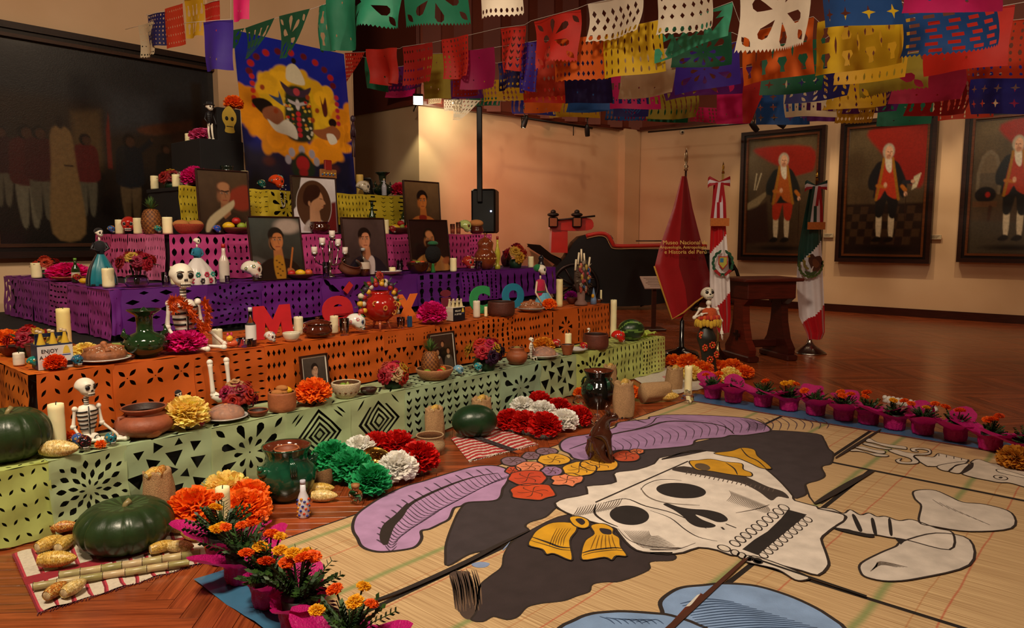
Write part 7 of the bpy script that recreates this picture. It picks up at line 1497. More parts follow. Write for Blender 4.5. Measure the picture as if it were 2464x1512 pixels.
# seated striped skeleton
def seated(tier, px, py, hpx, label, boa=False, hang=False, b=None, yaw=0, sit=.0):
    p = spt(tier, px, py,.1, b);k = ppm(p);H = hpx*k; e = T('skeleton_figure', label,'skeleton figure', p, RZ+yaw)
    ribcage(e,0,0,.12*H,.60*H,.15*H)
    m = MB();m.ell((0,0,.09*H),(.16*H,.11*H,.09*H),'#e6dfd0',16,10);m.build('pelvis','satin', e)
    for sx in (-1,1): m = MB();m.tube([(sx*(.09+.04*math.cos(a))*H,-.115*H,(.1+.04*math.sin(a))*H) for a in np.linspace(0,5,12)],.008*H,'#17120f',5);m.build('hip_scroll','satin', e)
    m = MB();m.tube([(0,0,.58*H),(0,0,.74*H)],.035*H,'#e6dfd0',10)
    for i in range(4): m.lathe([(.037*H,(.61+.035*i)*H),(.04*H,(.622+.035*i)*H)],12,'#17120f', cap=False)
    m.build('neck','satin', e)
    for sx in (-1,1):
        m = MB();s0 = (sx*.165*H,0,.57*H);el_ = (sx*.2*H,.0,.3*H);wr = (sx*.12*H,-.14*H,.1*H) if sx < 0 else (.42*H,-.1*H,.05*H);bone(m,[s0, el_],.026*H);bone(m,[el_, wr],.022*H);hand(m, wr,(1,-.3,-.1),.07*H);m.build('arm','satin', e)
        m = MB()
        if not hang: kn = (sx*.12*H+.22*H,-.14*H,.06*H);an = (sx*.1*H+.55*H,-.22*H,.03*H);bone(m,[(sx*.1*H,-.05*H,.07*H), kn],.028*H);bone(m,[kn, an],.024*H);m.box((an[0]+.03*H, an[1], an[2]+.02*H),(.06*H,.05*H,.09*H),'#e6dfd0', bev=.01*H)
        else:
            q0 = (.19*H+sx*.10*H,-.36*H,.05*H);bone(m,[(sx*.08*H,-.05*H,.07*H), q0],.02*H);an = (q0[0]+.02*H, q0[1]-.05*H,-.48*H);bone(m,[(q0[0], q0[1]-.04*H,-.10*H), an],.026*H, knob=1.25);m.tube([an,(an[0]+.06*H, an[1]-.02*H,-.53*H),(an[0]+.18*H, an[1]-.06*H,-.55*H)],[.045*H,.05*H,.03*H],'#e6dfd0',10)
        m.build('leg','satin', e)
    skull('F',0,0,.33*H,'#e2dac8',[],'#e2dac8','',.35 if not hang else -.1, parent=e, local=(0,.02*H,.70*H), sd=9)
    if boa:
        m = MB();R = random.Random(3);pts = [(-.17,-.1,.5),(-.2,-.05,.6),(-.12,-.12,.62),(0,-.15,.5),(.08,-.16,.36),(.15,-.16,.24),(.2,-.14,.3),(.21,-.1,.45),(.18,-.04,.58)]
        P_ = smoothpoly([(a*H, c*H) for a, b_, c in pts],8, False)
        for i,(x, z) in enumerate(P_):
            for q in range(9): a = R.uniform(0,6.3);c = Vector((x,-.14*H, z));d = Vector((math.cos(a), R.uniform(-1,.2), math.sin(a))).normalized();t_ = d.cross(Vector((0,1,.3))).normalized()*.014*H; m.add([tuple(c+t_), tuple(c-t_), tuple(c+d*.075*H)],[(0,1,2)], R.choice(('#d8520e','#e8661a','#b8440c')))
        m.build('feather_boa','tissue', e,'orange feather boa')
    return e
seated('G',214,1068,156,'black and white skeleton figure seated on the green paper before the orange sheets')
seated('O',448,862,205,'skeleton figure with an orange feather boa, legs hanging over the orange edge', True, True, b=.17)
def small_skel(tier, px, py, hpx, label, col='#e2dac8', coat=None, hat=None, b=None, sitting=False):
    p = spt(tier, px, py,.05, b);H = hpx*ppm(p);e = T('skeleton_figurine', label,'skeleton figure', p, RZ+.2);z0 = 0 if not sitting else -.35*H
    m = MB(); 
    for sx in (-1,1):
        if sitting: m.tube([(sx*.05*H,0,.1*H),(sx*.12*H,-.2*H,.14*H),(sx*.12*H,-.22*H,.02*H)],.022*H, col,8)
        else: m.tube([(sx*.05*H,0,.45*H),(sx*.06*H,0,.22*H),(sx*.06*H,-.01,.03*H)],[.035*H,.028*H,.03*H], col,8);m.ell((sx*.06*H,-.03*H,.02*H),(.03*H,.06*H,.02*H), col,8,5)
    m.build('legs','satin', e)
    zb = .06 if sitting else .42; ribcage(e,0,0, zb*H,.78*H,.10*H, coat or col);m = MB()
    for sx in (-1,1): m.tube([(sx*.1*H,0,.74*H),(sx*.17*H,0,.56*H),(sx*.13*H,-.1*H,.42*H)],.02*H, coat or col,8)
    m.build('arms','satin', e);skull('F',0,0,.24*H, col,[], col,'',0, parent=e, local=(0,0,.77*H), sd=9)
    if hat: m = MB();m.lathe([(.001,.97*H),(.15*H,.96*H),(.15*H,.975*H),(.08*H,.98*H),(.075*H,1.05*H),(.001,1.06*H)],20, hat, cap=False);m.build('hat','fabric', e)
    return e
small_skel('G',1278,868,56,'small seated bone skeleton beside the clay pot with a plant', sitting=True);small_skel('G',1416,826,36,'tiny skeleton figure leaning over the far clay pot', b=.36, sitting=True)
def doll(tier, px, py, wpx, hpx, label, skirt, over, bodice, hair, arms='#e2dac8', b=None, yaw=0, flowers=None, head=.155, trim=None):
    p = spt(tier, px, py, wpx*.0014, b);k = ppm(p);H = hpx*k; r = wpx*k/2; e = T('catrina_doll', label,'doll', p, RZ+yaw);m = MB();seg = 60; prof = smoothpoly([(1,0),(.98,.12),(.8,.3),(.52,.44),(.22,.56)],4, False);vs = []; fs = []; cs = []
    for i,(q, z) in enumerate(prof):
        for j in range(seg): a = 2*PI*j/seg; f = 1+.07*math.sin(a*11)*(1-z/.56);vs.append((q*r*f*math.cos(a), q*r*f*.8*math.sin(a), z*H*1.0))
    for i in range(len(prof)-1):
        for j in range(seg): fs.append((i*seg+j, i*seg+(j+1) % seg,(i+1)*seg+(j+1) % seg,(i+1)*seg+j));cs.append(over if over and not (34 < j < 54) else skirt)
    m.add(vs, fs, cs);m.build('skirt','satin_cloth', e);m = MB();m.lathe([(.06*H,.55*H),(.09*H,.62*H),(.1*H,.7*H),(.075*H,.76*H),(.03*H,.78*H)],20, bodice, None, cap=False);m.build('bodice','fabric', e)
    for sx in (-1,1): m = MB();m.tube([(sx*.09*H,0,.74*H),(sx*.14*H,0,.64*H),(sx*.04*H,-.09*H,.6*H)],[.03*H,.025*H,.014*H], arms,8);m.build('arm','satin', e)
    m = MB();m.tube([(0,0,.77*H),(0,0,.85*H)],.018*H,'#e2dac8',8);m.build('neck','satin', e)
    skull('F',0,0, head*H,'#e2dac8',[],'#e2dac8','',.3, parent=e, local=(0,0,.83*H), sd=9)
    if hair: m = MB();m.ell((0,.02*H,(.83+head*.75)*H),(head*.46*H, head*.52*H, head*.4*H), hair,14,8);m.build('hair','fabric', e)
    if flowers:
        for i in range(7):
            a = -2.4+i*.28; m = MB(); 
            for q in range(6): b2 = q*PI/3; m.ell((r*.93*math.cos(a)+.016*math.cos(b2), r*.76*math.sin(a)-.004,(.08+.13*(i % 2))*H+.016*math.sin(b2)),(.010,.006,.010), flowers[i % len(flowers)],6,4)
            m.build('sequin_flower','gloss', e)
    if trim: m = MB();m.lathe([(r*1.01,.0),(r*1.03,.015*H),(r*.99,.03*H)],40, trim, TM(0,0,0,0,0,0,(1,.8,1)), cap=False);m.build('hem','fabric', e)
    return e
doll('P',246,692,66,136,'skeleton lady doll in a teal satin skirt and black gown','#14707e','#14141c','#16141a','#120e10','#16141a', trim='#14141c')
doll('P',478,684,82,112,'skeleton lady doll in a white flowered skirt and blue shawl','#cfc8c4', None,'#1a6a86', None,'#1a6a86', flowers=['#b02a4a','#2a8a7a','#26262c','#b02a4a'], yaw=.2)
doll('G',432,1000,34,66,'little black gowned skeleton lady behind the pale yellow flower','#16141a', None,'#c8c0b0','#120e10','#16141a', b=.33, head=.26)
# seated girl doll with red top
p = spt('O',1300,744,.2);k = ppm(p);H = 106*k; e = T('skeleton_doll','seated skeleton girl doll in a crimson top and light blue skirt','doll', p, RZ)
m = MB();m.lathe([(.26*H,0),(.25*H,.1*H),(.17*H,.28*H),(.12*H,.36*H)],40,'#5a9ab4', TM(.08*H,-.03*H,0,0,0,0,(1,.7,1)), cap=False, rib=.08, nrib=14);m.build('skirt','fabric', e);m = MB();m.lathe([(.13*H,.3*H),(.13*H,.4*H),(.14*H,.52*H),(.12*H,.64*H),(.04*H,.67*H)],20,'#a8143c', TM(0,0,0,0,0,0,(1,.7,1)), cap=False);m.lathe([(.138*H,.37*H),(.14*H,.41*H)],20,'#2a4a2a', TM(0,0,0,0,0,0,(1,.72,1)), cap=False);m.build('bodice','fabric', e)
for sx in (-1,1): m = MB();m.tube([(sx*.12*H,0,.62*H),(sx*.2*H,-.03*H,.38*H),(sx*.22*H+.1*H,-.16*H,.12*H)],.022*H,'#cbb898',8);m.build('arm','satin', e)
m = MB();m.tube([(0,0,.66*H),(0,0,.75*H)],.02*H,'#cbb898',8);m.build('neck','satin', e);skull('F',0,0,.27*H,'#d8d0bc',[],'#d8d0bc','',.5, parent=e, local=(0,0,.73*H), sd=9);m = MB();m.ell((-.05*H,.04*H,.92*H),(.1*H,.1*H,.09*H),'#1c6a3a',12,8);m.build('headscarf','fabric', e)
m = MB();m.tube([(.12*H,-.1*H,.06*H),(.34*H,-.16*H,.05*H)],.035*H,'#14121a',8);m.build('boots','gloss', e)
# small man skeleton on the black box and black boxes
def black_box(x0, x1, yt, yb, t_, dep, label, zb):
    a = atT(x0,500, t_);b = atT(x1,500, t_);zt = atT((x0+x1)/2, yt, t_).z; c = (a+b)/2+V*(dep/2);e = T('black_box', label,'box',(c.x, c.y, zb), RZ);m = MB();m.box((0,0,(zt-zb)/2),((b-a).length, dep, zt-zb),'#0c0a0c', bev=.006);m.build('box_body','blackcloth', e);return c, zt
c1, z1b = black_box(488,592,338,410, TY+.10, min(1.0, tAt(419, sAt(488, TY+.10))-TY-.10),'black cloth covered box under the pink flower on the yellow table', ZY)
c2, z2b = black_box(532,588,262,340, TY+.20,.2,'upper black box bearing a golden skull cutout beside the poster', z1b)
m = MB();m.prism(smoothpoly([(-.05,0),(.05,0),(.045,.06),(.075,.12),(.07,.2),(0,.27),(-.07,.2),(-.075,.12),(-.045,.06)],3),0,.002,'#c8a83c', TM(0,-.102,.1, PI/2));m.ell((-.03,-.105,.24),(.018,.004,.022),'#120e0c',8,6);m.ell((.03,-.105,.24),(.018,.004,.022),'#120e0c',8,6);m.box((0,-.105,.16),(.07,.003,.008),'#120e0c')
TI2 = [q for q in bpy.data.objects if q.name.startswith('black_box')][-1]; m.build('skull_cutout','paper', TI2)
TZ['B'] = (z1b, TY+.10, TY+1,9)
pompom('B',490,340,62, PK,'light pink paper flower on the lower black box', sd=1, b=.42, sq=.7);candle('B',455,340,18,24,'short candle at the end of the lower black box', b=.62)
small_skel('B',507,336,84,'small skeleton gentleman in a black coat and hat on the lower black box', coat='#16141a', hat='#121014', b=.1)
TZ['C'] = (z2b, TY+.2, TY+.4,9);pompom('C',563,262,42, OR,'orange paper flower on top of the upper black box', sd=2, b=.1)
candle('Y',588,412,18,42,'cream candle standing against the poster edge', b=.06);candle('Y',866,444,17,50,'yellow candle at the far end of the yellow table', b=.3, col='#c8a450')
candle('Y',455,446,15,26,'thick pale candle behind the magenta flower on the yellow table', b=.3);candle('Y',420,446,17,26,'pale candle beside the yellow rose', b=.16) if 0 else None
pompom('Y',470,444,60, MG,'magenta paper flower on the near end of the yellow table', sd=0, b=.14);pompom('Y',962,444,42,'#d02a50','hot pink paper flower at the far end of the yellow table', sd=2, b=.14)
pot('Y',546,410,44,50,('glazed_jar','jar'),'#0f1c16','small dark green glazed jar before the poster', b=.0, mt='glaze')
def frill_jar(tier, px, py, wpx, hpx, label, b=None, col='#1b3219'):
    p = spt(tier, px, py,.12, b);k = ppm(p);r = wpx*k/2; h = hpx*k; e = T('glazed_jar', label,'jar', p, RZ);m = MB();m.lathe([(.001,0),(.5*r,0),(.48*r,.05*h),(.85*r,.14*h),(r*.98,.28*h),(.8*r,.42*h),(.38*r,.5*h),(.34*r,.62*h),(.37*r,.8*h),(.42*r,.84*h),(.72*r,.93*h),(.74*r,.95*h),(.4*r,.88*h),(.3*r,.8*h),(.3*r,.5*h),(.001,.5*h)],40, col, cap=False);m.build('body','glaze', e)
    for sx in (-1,1): m = MB();m.tube([(sx*.62*r,0,.36*h),(sx*.95*r,0,.48*h),(sx*.9*r,0,.6*h)],[r*.16, r*.13, r*.03], col,8);m.build('side_leaf','glaze', e)
    for i in range(14): a = i*2*PI/14; m = MB();m.ell((.99*r*math.cos(a),.99*r*math.sin(a),.3*h),(.05*r,.05*r,.05*r), col,6,4);m.build('raised_knob','glaze', e)
    m = MB();m.lathe([(.001,.86*h),(.3*r,.88*h),(.16*r,.93*h),(.1*r,.97*h),(.001, h)],16, col, cap=False);m.build('lid','glaze', e)
frill_jar('O',352,858,104,120,'large dark green glazed ceramic jar with leaf handles on the orange table');frill_jar('Y',921,444,50,60,'dark glazed ceramic jar on the far end of the yellow table', b=.24, col='#1a2418')
bottle('Y',924,444,12,40,'#a8a8b4','little silver bottle before the dark jar on the yellow table', b=.06, mt='gloss')
# cross on the yellow table, chair, necklace
p = atT(790,440, TY+.16);p.z = ZY+.008; k = ppm(p);e = T('ornate_cross','painted brown ceramic cross standing before the poster','cross', p, RZ);m = MB();m.box((0,0,28*k),(26*k,.03,54*k),'#6a3c22', bev=.008);m.box((0,0,46*k),(46*k,.035,22*k),'#8c5a30', bev=.008);m.box((0,-.0,66*k),(20*k,.035,26*k),'#8c2018', bev=.008);m.build('cross_body','satin', e)
for i in range(8): m = MB();m.ell(((-18+i*5)*k,-.02,(44+3*(i % 2))*k),(2.4*k,)*3,('#3a6a9a','#c8a23c')[i % 2],8,5);m.build('relief_bead','gloss', e)
p = atT(680,448, TY-.02);e = T('bead_necklace','grey bead necklace hanging over the yellow paper edge','necklace', p, RZ);k = ppm(p)
for i in range(30): f = i/29*2-1; m_ = inst('bead',('bead',), lambda: MB().ell((0,0,0),.007,'#a8a098',8,6),'gloss', e,(f*abs(f)**.2*8*k,-.005,-52*k*(1-abs(f)**3)+2*k))
p = atT(876,430, TY+.95);k = ppm(p);e = T('black_stand','low black arched stand past the poster edge on the yellow table','stand',(p.x, p.y, ZY+.006), RZ)
m = MB();m.tube([(-.14,0,0),(-.13,0,.2),(-.1,0,.27),(.1,0,.27),(.13,0,.2),(.14,0,0)],.02,'#0c0b0b',8);m.build('arch_frame','satin', e);m = MB();m.box((0,0,.14),(.24,.012,.2),'#0c0b0b', bev=.004);m.build('panel','satin', e)
e_ = None
# ---------------------------------------------------------------- pots, breads, plates
pot('G',350,1058,132,66,('clay_pot','olla'),'#8c4a30','wide empty red clay pot beside the seated skeleton', handles=2);pot('G',368,1072,52,20,('clay_bowl','bowl'),'#a8603a','tiny clay bowl in front of the wide clay pot')
rc = pot('G',680,998,66,44,('clay_pot','cyl'),'#9a5a36','clay pot filled with bread rolls beside the rose bouquet')
for i,(dx, dz, c) in enumerate(((-.5,0,'roll'),(.45,.0,'lemon'),(0,.0,'roll'),(.02,.55,'roll'))): fruit(c, rc.location+U*(.05*dx*1.4)+Vector((0,0,.105+.05*dz)),.032,('yellow lemon among the rolls in the clay pot','round bread roll topping the clay pot','bread roll on one side of the clay pot','bread roll tucked at the back of the clay pot')[(1,0,3,1)[i] if i != 0 else 2], None if i else None)
pot('G',622,1008,48,14,('clay_bowl','bowl'),'#7a3a20','shallow clay bowl between the wrapped bread and the clay pot');pot('G',888,962,40,14,('clay_bowl','bowl'),'#3a1c14','dark shallow bowl of pods beside the two-tone basket')
bk = pot('G',834,972,70,36,('basket','bowl'),'#c8b898','two-tone woven basket of fruit before the single portrait', mt='burlap', inside='#5a3a20')
for i in range(14): a = i*2*PI/14; m = MB();m.ell((.09*math.cos(a),.09*math.sin(a),.05),(.012,.012,.008),'#6a4426',6,4);m.build('dark_weave','burlap', bk)
for i,(dx, dy, kd, lb) in enumerate(((-.05,0,'lime','dull green lime in the two-tone basket'),(0,-.02,'pear','green pear in the middle of the two-tone basket'),(.05,0,'potato','small tuber in the two-tone basket'),(.0,.04,'lime','green lime at the back of the two-tone basket'))): fruit(kd, bk.location+U*dx+V*dy+Vector((0,0,.055)),.027, lb)
for i,(x, y) in enumerate(((876,958),(898,956))): fruit('avocado', spt('G', x, y-4)+Vector((0,0,.02)),.018,('dark pod nearer the basket','dark pod farther from the basket')[i])
fb = pot('G',1046,928,90,26,('fruit_basket','bowl'),'#a87850','wide straw basket holding a pineapple and fruit', mt='burlap', inside='#6a4426', cat='basket')
def pineapple(p, r, h, label):
    e = T('pineapple', label,'pineapple', p,0);m = MB();seg, n = 26,22; vs = []; fs = []; cs = []
    for i in range(n+1):
        f = i/n; rr = r*math.sin(PI*(.18+.70*f))**.55 if f < 1 else r*.3
        for j in range(seg): a = 2*PI*(j+.5*(i % 2))/seg; b_ = 1.07 if (j+(i//2)) % 2 == 0 else .97; vs.append((rr*b_*math.cos(a), rr*b_*math.sin(a), f*h*.62))
    for i in range(n):
        for j in range(seg): fs.append((i*seg+j, i*seg+(j+1) % seg,(i+1)*seg+(j+1) % seg,(i+1)*seg+j));cs.append('#8a5424' if (j+i//2) % 2 else '#5a3014')
    m.add(vs, fs, cs);m.build('fruit_body','food', e);m = MB()
    for i in range(34): a = i*2.4; f = i/34; d = Vector((math.cos(a)*(1-f*.8), math.sin(a)*(1-f*.8),.6+f*1.3)).normalized();c = Vector((0,0, h*.6));x = d.cross(Vector((0,0,1))).normalized()*h*.028; m.add([tuple(c+x), tuple(c-x), tuple(c+d*h*.2-x*.8), tuple(c+d*h*.38*(.7+.3*f)+Vector((0,0,-.02*h))), tuple(c+d*h*.2+x*.8)],[(0,1,2,3,4)],('#4a6a34','#385a2c','#5c7a3c')[i % 3])
    m.build('crown','leaf', e);return e
kf = ppm(fb.location);pineapple(fb.location+U*-.03+V*.02+Vector((0,0,.03)),21*kf,98*kf,'pineapple standing in the wide straw fruit basket')
for dx, dy, kd, lb in ((-.1,-.02,'lime','green lime beside the pineapple in the straw basket'),(.05,-.035,'green_apple','green apple before the group portrait frame'),(.09,0,'orange','orange at the edge of the straw fruit basket'),(.0,-.07,'apple','red apple at the front of the straw fruit basket')): fruit(kd, fb.location+U*dx+V*dy+Vector((0,0,.04)),.032, lb)
for x, y, w_, r_, wr, lb1, lb2 in ((545,1026,102,40, True,'white oval plate under the cling wrapped round bread by the rose bouquet','cling wrapped round bread beside the pale yellow flower'),(1307,872,76,30, True,'steel plate under the cling wrapped bread by the small skeleton','cling wrapped bread before the round yellow flower'),(1382,858,60,0, False,'steel plate of food behind the clay cup','')):
    q = plate('G', x, y, w_, lb1, col='#b8b4b0')
    if r_: bread(q.location+Vector((0,0,.008)), r_*ppm(q.location),.4, lb2, wr)
pot('G',1365,866,34,24,('clay_cup','cup'),'#8c4a28','clay cup in front of the steel plate of food');pot('G',1244,876,52,40,('clay_pot','jar'),'#8c4a28','clay pot with dried herbs wrapped over its mouth');fruit('potato', spt('G',1244,876)+Vector((0,0,.10)),.045,'ball of dried herbs on the clay pot');pot('G',1433,848,62,34,('clay_pot','cyl'),'#5a2a1c','dark clay stew pot near the far end of the green table');fruit('roll', spt('G',1434,848)+Vector((0,0,.105)),.03,'pale roll on the dark clay stew pot')
candle('G',1367,840,16,30,'short white candle behind the steel plate of food', b=.4);candle('G',1475,846,15,92,'tall cream candle behind the glossy red skull', b=.38);candle('G',457,1010,26,42,'short clear glass candle behind the pale yellow flower', b=.36, col='#c8bca8');candle('G',750,958,24,34,'short candle in glass in front of the single portrait frame', b=.2, col='#c8bca8')
melon('G',1518,830,66,52,'striped oval watermelon at the far end of the green table', True,.3)
pompom('G',452,1045,96, YE,'pale yellow paper flower beside the wrapped bread', sd=2);pompom('G',755,988,78, OR,'orange paper flower before the single portrait frame', sd=1);pompom('G',1308,850,48,'#dc9428','round golden yellow paper flower against the orange sheets', sd=0)
bouquet('G',570,996,104,88,['#c89a6a','#8e1430','#c0402a','#a81848','#c83a2a','#9a1640','#b83028','#8e1430'],'bouquet of wooden roses under the hanging skeleton feet', sd=2, rr=.23);bouquet('G',946,944,88,68,['#a81848','#c82a3a','#c8982a','#c85a48','#d0b080','#9a1640','#b02030','#c83a2a'],'bouquet of pink and yellow wooden roses beside the fruit basket', sd=1, rr=.24);bouquet('G',1166,892,108,84,['#c01a50','#a81420','#c83020','#c89a2a','#b88a6a','#c01830','#2a1a30','#c8982a','#3a1a3a','#b01420'],'large dark bouquet with a magenta rose on top', sd=4, rr=.2)
# crumpled yellow-green cloth
p = at(1575,824, ZG+.01);e = T('crumpled_cloth','crumpled lime green tissue behind the watermelon on the green table','tissue', W(7.45, TG+.3, ZG+.006), RZ);m = MB();R_ = random.Random(8);vs = [(-.25+.5*i/14,-.22+.44*j/10,.02+R_.uniform(0,.05)) for j in range(11) for i in range(15)]; m.add(vs,[(j*15+i, j*15+i+1, j*15+i+16, j*15+i+15) for j in range(10) for i in range(14)],'#c8dc60', False);m.build('tissue_sheet','tissue', e)
# ================================================================ orange table
pompom('O',10,800,64, OR,'orange paper flower at the picture edge on the orange table', sd=1, b=.8);pompom('O',134,892,46,'#e04c0c','dark orange paper flower before the bottle carton', sd=2);pompom('O',206,862,58, YE,'pale yellow paper flower behind the sugared bread', sd=0, sq=.8);pompom('O',444,858,94, MG,'large magenta paper flower under the skeleton with the boa', sd=1, b=.12, sq=.72) ; pompom('O',1040,782,66, MG,'magenta paper flower between the letter x and the dark bottle pack', sd=2);pompom('O',1322,750,34, OR,'orange paper flower before the seated girl doll', sd=0);pompom('O',1374,726,30,'#b018a0','purple magenta paper flower in a small clay bowl', sd=2, b=.5)
pot('O',1376,740,26,14,('clay_bowl','bowl'),'#5a2416','small clay bowl under the purple magenta flower', b=.3)
bouquet('O',72,822,110,78,['#b01420','#c8982a','#c02018','#a81430','#b01420','#c02018','#8e1420'],'bouquet of red roses and a yellow one on the orange table', sd=3, b=.75, rr=.2)
candle('O',157,838,30,96,'tall yellowish candle behind the bottle carton', col='#e8d890');candle('O',46,872,25,30,'short white candle at the near end of the orange table', col='#e8dcc8');candle('O',524,832,24,40,'white candle beside the clear liquor bottle on the orange table', col='#e8e0c4');candle('O',719,806,22,44,'cream candle behind the white bowl', col='#e4dab8');candle('O',805,802,20,42,'cream candle between the brown pot and the tall glass', col='#dccca8');candle('O',1147,764,17,40,'white candle before the green letter', col='#d8ccb8');candle('O',1346,738,16,66,'tall cream candle beside the seated girl doll', col='#e4d49c');candle('O',1169,762,8,24,'thin short candle beside the long clay dish');candle('O',1446,726,5,28,'thin white taper in a small silver holder')
pot('O',1440,728,20,8,('candle_dish','bowl'),'#a8a8a8','small silver candle dish at the far end of the orange table', mt='metal', cat='dish')
pot('O',28,826,54,22,('clay_bowl','bowl'),'#6a2c1a','brown clay bowl behind the short white candle', b=.55);pot('O',88,845,50,46,('clay_cup','cup'),'#5a2a1a','dark clay cup behind the bottle carton', b=.4);fruit('yam', spt('O',30,852)+Vector((0,0,.0)),.035,'brown yam lying before the short white candle')
q = plate('O',252,872,118,'white paper plate under the sugared bread', col='#c8c4c0');bread(q.location+Vector((0,0,.01)),50*ppm(q.location),.3,'sugared bread of the dead beside the green ceramic jar');q = plate('O',1277,752,70,'steel plate under the sugared bread by the seated doll', col='#9a9690');bread(q.location+Vector((0,0,.008)),30*ppm(q.location),1,'sugared bread of the dead in front of the seated girl doll')
pot('O',702,826,42,20,('white_bowl','bowl'),'#d8d0b8','small white bowl before the red letter M', mt='gloss', inside='#cfc6ae', cat='bowl');pot('O',765,812,68,34,('covered_pot','cazuela'),'#4a1c0e','glossy brown covered pot between the letters M and é', mt='glaze', lid=True, handles=2);pot('O',1206,762,66,32,('clay_pot','cyl'),'#4a2014','long dark clay dish before the green and blue letters', mt='clay')
tumbler('O',829,808,24,40,'tall clear glass beside the large white flowered skull');tumbler('O',965,792,20,26,'short clear glass under the orange letter x');tumbler('O',590,834,40,20,'low clear tumbler in front of the clear liquor bottle')
bottle('O',605,832,25,92,'#b8bcc4','clear liquor bottle with a blue and white label on the orange table','#c8ccd0',('#e0dcd8',.16,.55), prof=[(1,0),(1,.5),(.8,.6),(.4,.68),(.36,.9)], liquid=('#1c2c5a',.14))
def carton(px, py, wpx, hpx, label, face, dark, lines, tcol, b=None, nb=3, bcol='#c8a438', yaw=0):
    p = spt('O', px, py,.1, b);k = ppm(p);w_ = wpx*k; h = hpx*k; d = w_*.62; e = T('bottle_carton', label,'carton', p, RZ+yaw);m = MB();m.box((0,0, h*.32),(w_, d, h*.64), dark, bev=.003);m.build('carton_body','satin', e)
    m = MB();m.box((0,-d/2-.001, h*.3),(w_*.98,.002, h*.6), face);m.build('printed_face','satin', e);m = MB();m.box((0,0, h*.86),(w_*.9,.006, h*.1), dark);m.box((-w_*.42,0, h*.75),(w_*.08,.006, h*.25), dark);m.box((w_*.42,0, h*.75),(w_*.08,.006, h*.25), dark);m.build('handle','satin', e)
    for i in range(nb):
        for j in (-1,1):
            r = w_/nb*.4; m = MB();x = (i-(nb-1)/2)*w_/nb; y = j*d*.25; m.lathe([(r, h*.62),(r*.5, h*.82),(r*.36, h*.9),(r*.4, h*.98),(.001, h*.985)],12, bcol, TM(x, y,0), cap=False);m.lathe([(r*.46, h*.94),(r*.46, h*.99),(.001, h)],12,'#b8a080', TM(x, y,0), cap=False);m.build('bottle','gloss', e)
    for s_, x, z, sz in lines: text3(s_, sz*h,'satin', e, TM(x*w_,-d/2-.0035, z*h, PI/2), tcol,'print')
    m = MB();m.prism([(-.1*w_,0),(.12*w_,0),(.08*w_,.14*h),(.04*w_,.2*h),(-.02*w_,.2*h),(-.06*w_,.14*h)],0,.0012,'#d8b84a', TM(w_*.3,-d/2-.002, h*.38, PI/2));m.build('bottle_print','satin', e);m = MB();m.box((w_*.3,-d/2-.0026, h*.34),(w_*.24,.001, h*.025),'#3a4a8a');m.box((w_*.32,-d/2-.0026, h*.12),(w_*.28,.001, h*.12),'#14141c');m.build('brand_block','satin', e);return e
carton(128,884,76,92,'white bottle carton printed ENJOY A LITTLE at the near end of the orange table','#d0ccc8','#16223c',[('ENJOY',-.16,.43,.13),('A LITTLE',-.14,.27,.13)],'#1c1c20')
carton(1096,778,40,52,'small dark bottle carton printed RELAX A LITTLE beside the magenta flower','#14141c','#c8bca8',[('RELAX',-.1,.42,.12),('A LITTLE',-.1,.27,.11)],'#d8d0c0', nb=3, bcol='#c8b88a')
# letters
def letter(ch, px0, px1, yt, yb, col, label, b, poly=None, lean=.08):
    t_ = min(TP-b, st(at((px0+px1)/2, yb, ZO))[1]);a = atT(px0, yb, t_);c = atT(px1, yb, t_);p = (a+c)/2; h = atT((px0+px1)/2, yt, t_).z-p.z; z0 = ZO+.0085; w_ = (c-a).length; e = T('cardboard_letter', label,'letter',(p.x, p.y, z0 if poly != 'up' else p.z), RZ);e.rotation_euler = (-lean,0, RZ);hh = h+(p.z-z0 if poly != 'up' else 0);up = 0
    if ch == 'M': m = MB();m.prism([(x*w_, z*hh) for x, z in ((-.5,0),(-.46,1),(-.2,1),(0,.55),(.2,1),(.46,1),(.5,0),(.24,0),(.2,.5),(.06,.12),(-.06,.12),(-.2,.5),(-.24,0))],-.006,.006, col, TM(0,0,0, PI/2));m.build('card','matte', e)
    else:
        cu = bpy.data.curves.new('l','FONT');cu.body = ch; cu.size = 1; cu.extrude = .05; cu.offset = .035; cu.resolution_u = 5; o = bpy.data.objects.new('l', cu);COL.objects.link(o);dg = bpy.context.evaluated_depsgraph_get();me0 = o.evaluated_get(dg).to_mesh();vs = np.array([tuple(v.co) for v in me0.vertices]);fs = [tuple(q.vertices) for q in me0.polygons]; o.evaluated_get(dg).to_mesh_clear();bpy.data.objects.remove(o);bpy.data.curves.remove(cu)
        mn, mx = vs.min(0), vs.max(0);vs = (vs-mn)/(mx-mn);m = MB();m.add([((v[0]-.5)*w_,-(v[2]-.5)*.012, v[1]*hh) for v in vs], fs, col, False);m.build('card','matte', e)
    return e
letter('M',611,706,735,817,'#c01822','red cardboard capital letter M leaning on the purple sheets',.13)
letter('e',778,852,712,788,'#b81a24','red cardboard letter e with half round counter',.11)
e = letter('M',822,846,676,706,'#b01c20','small red cardboard accent mark above the red letter e',.05,'up'); 
for c_ in list(e.children): bpy.data.objects.remove(c_)
k = ppm(e.location);m = MB();m.prism([(-10*k,-4*k),(10*k,16*k),(20*k,6*k),(2*k,-14*k)],-.005,.005,'#b01c20', TM(0,0,12*k, PI/2));m.build('card','matte', e)
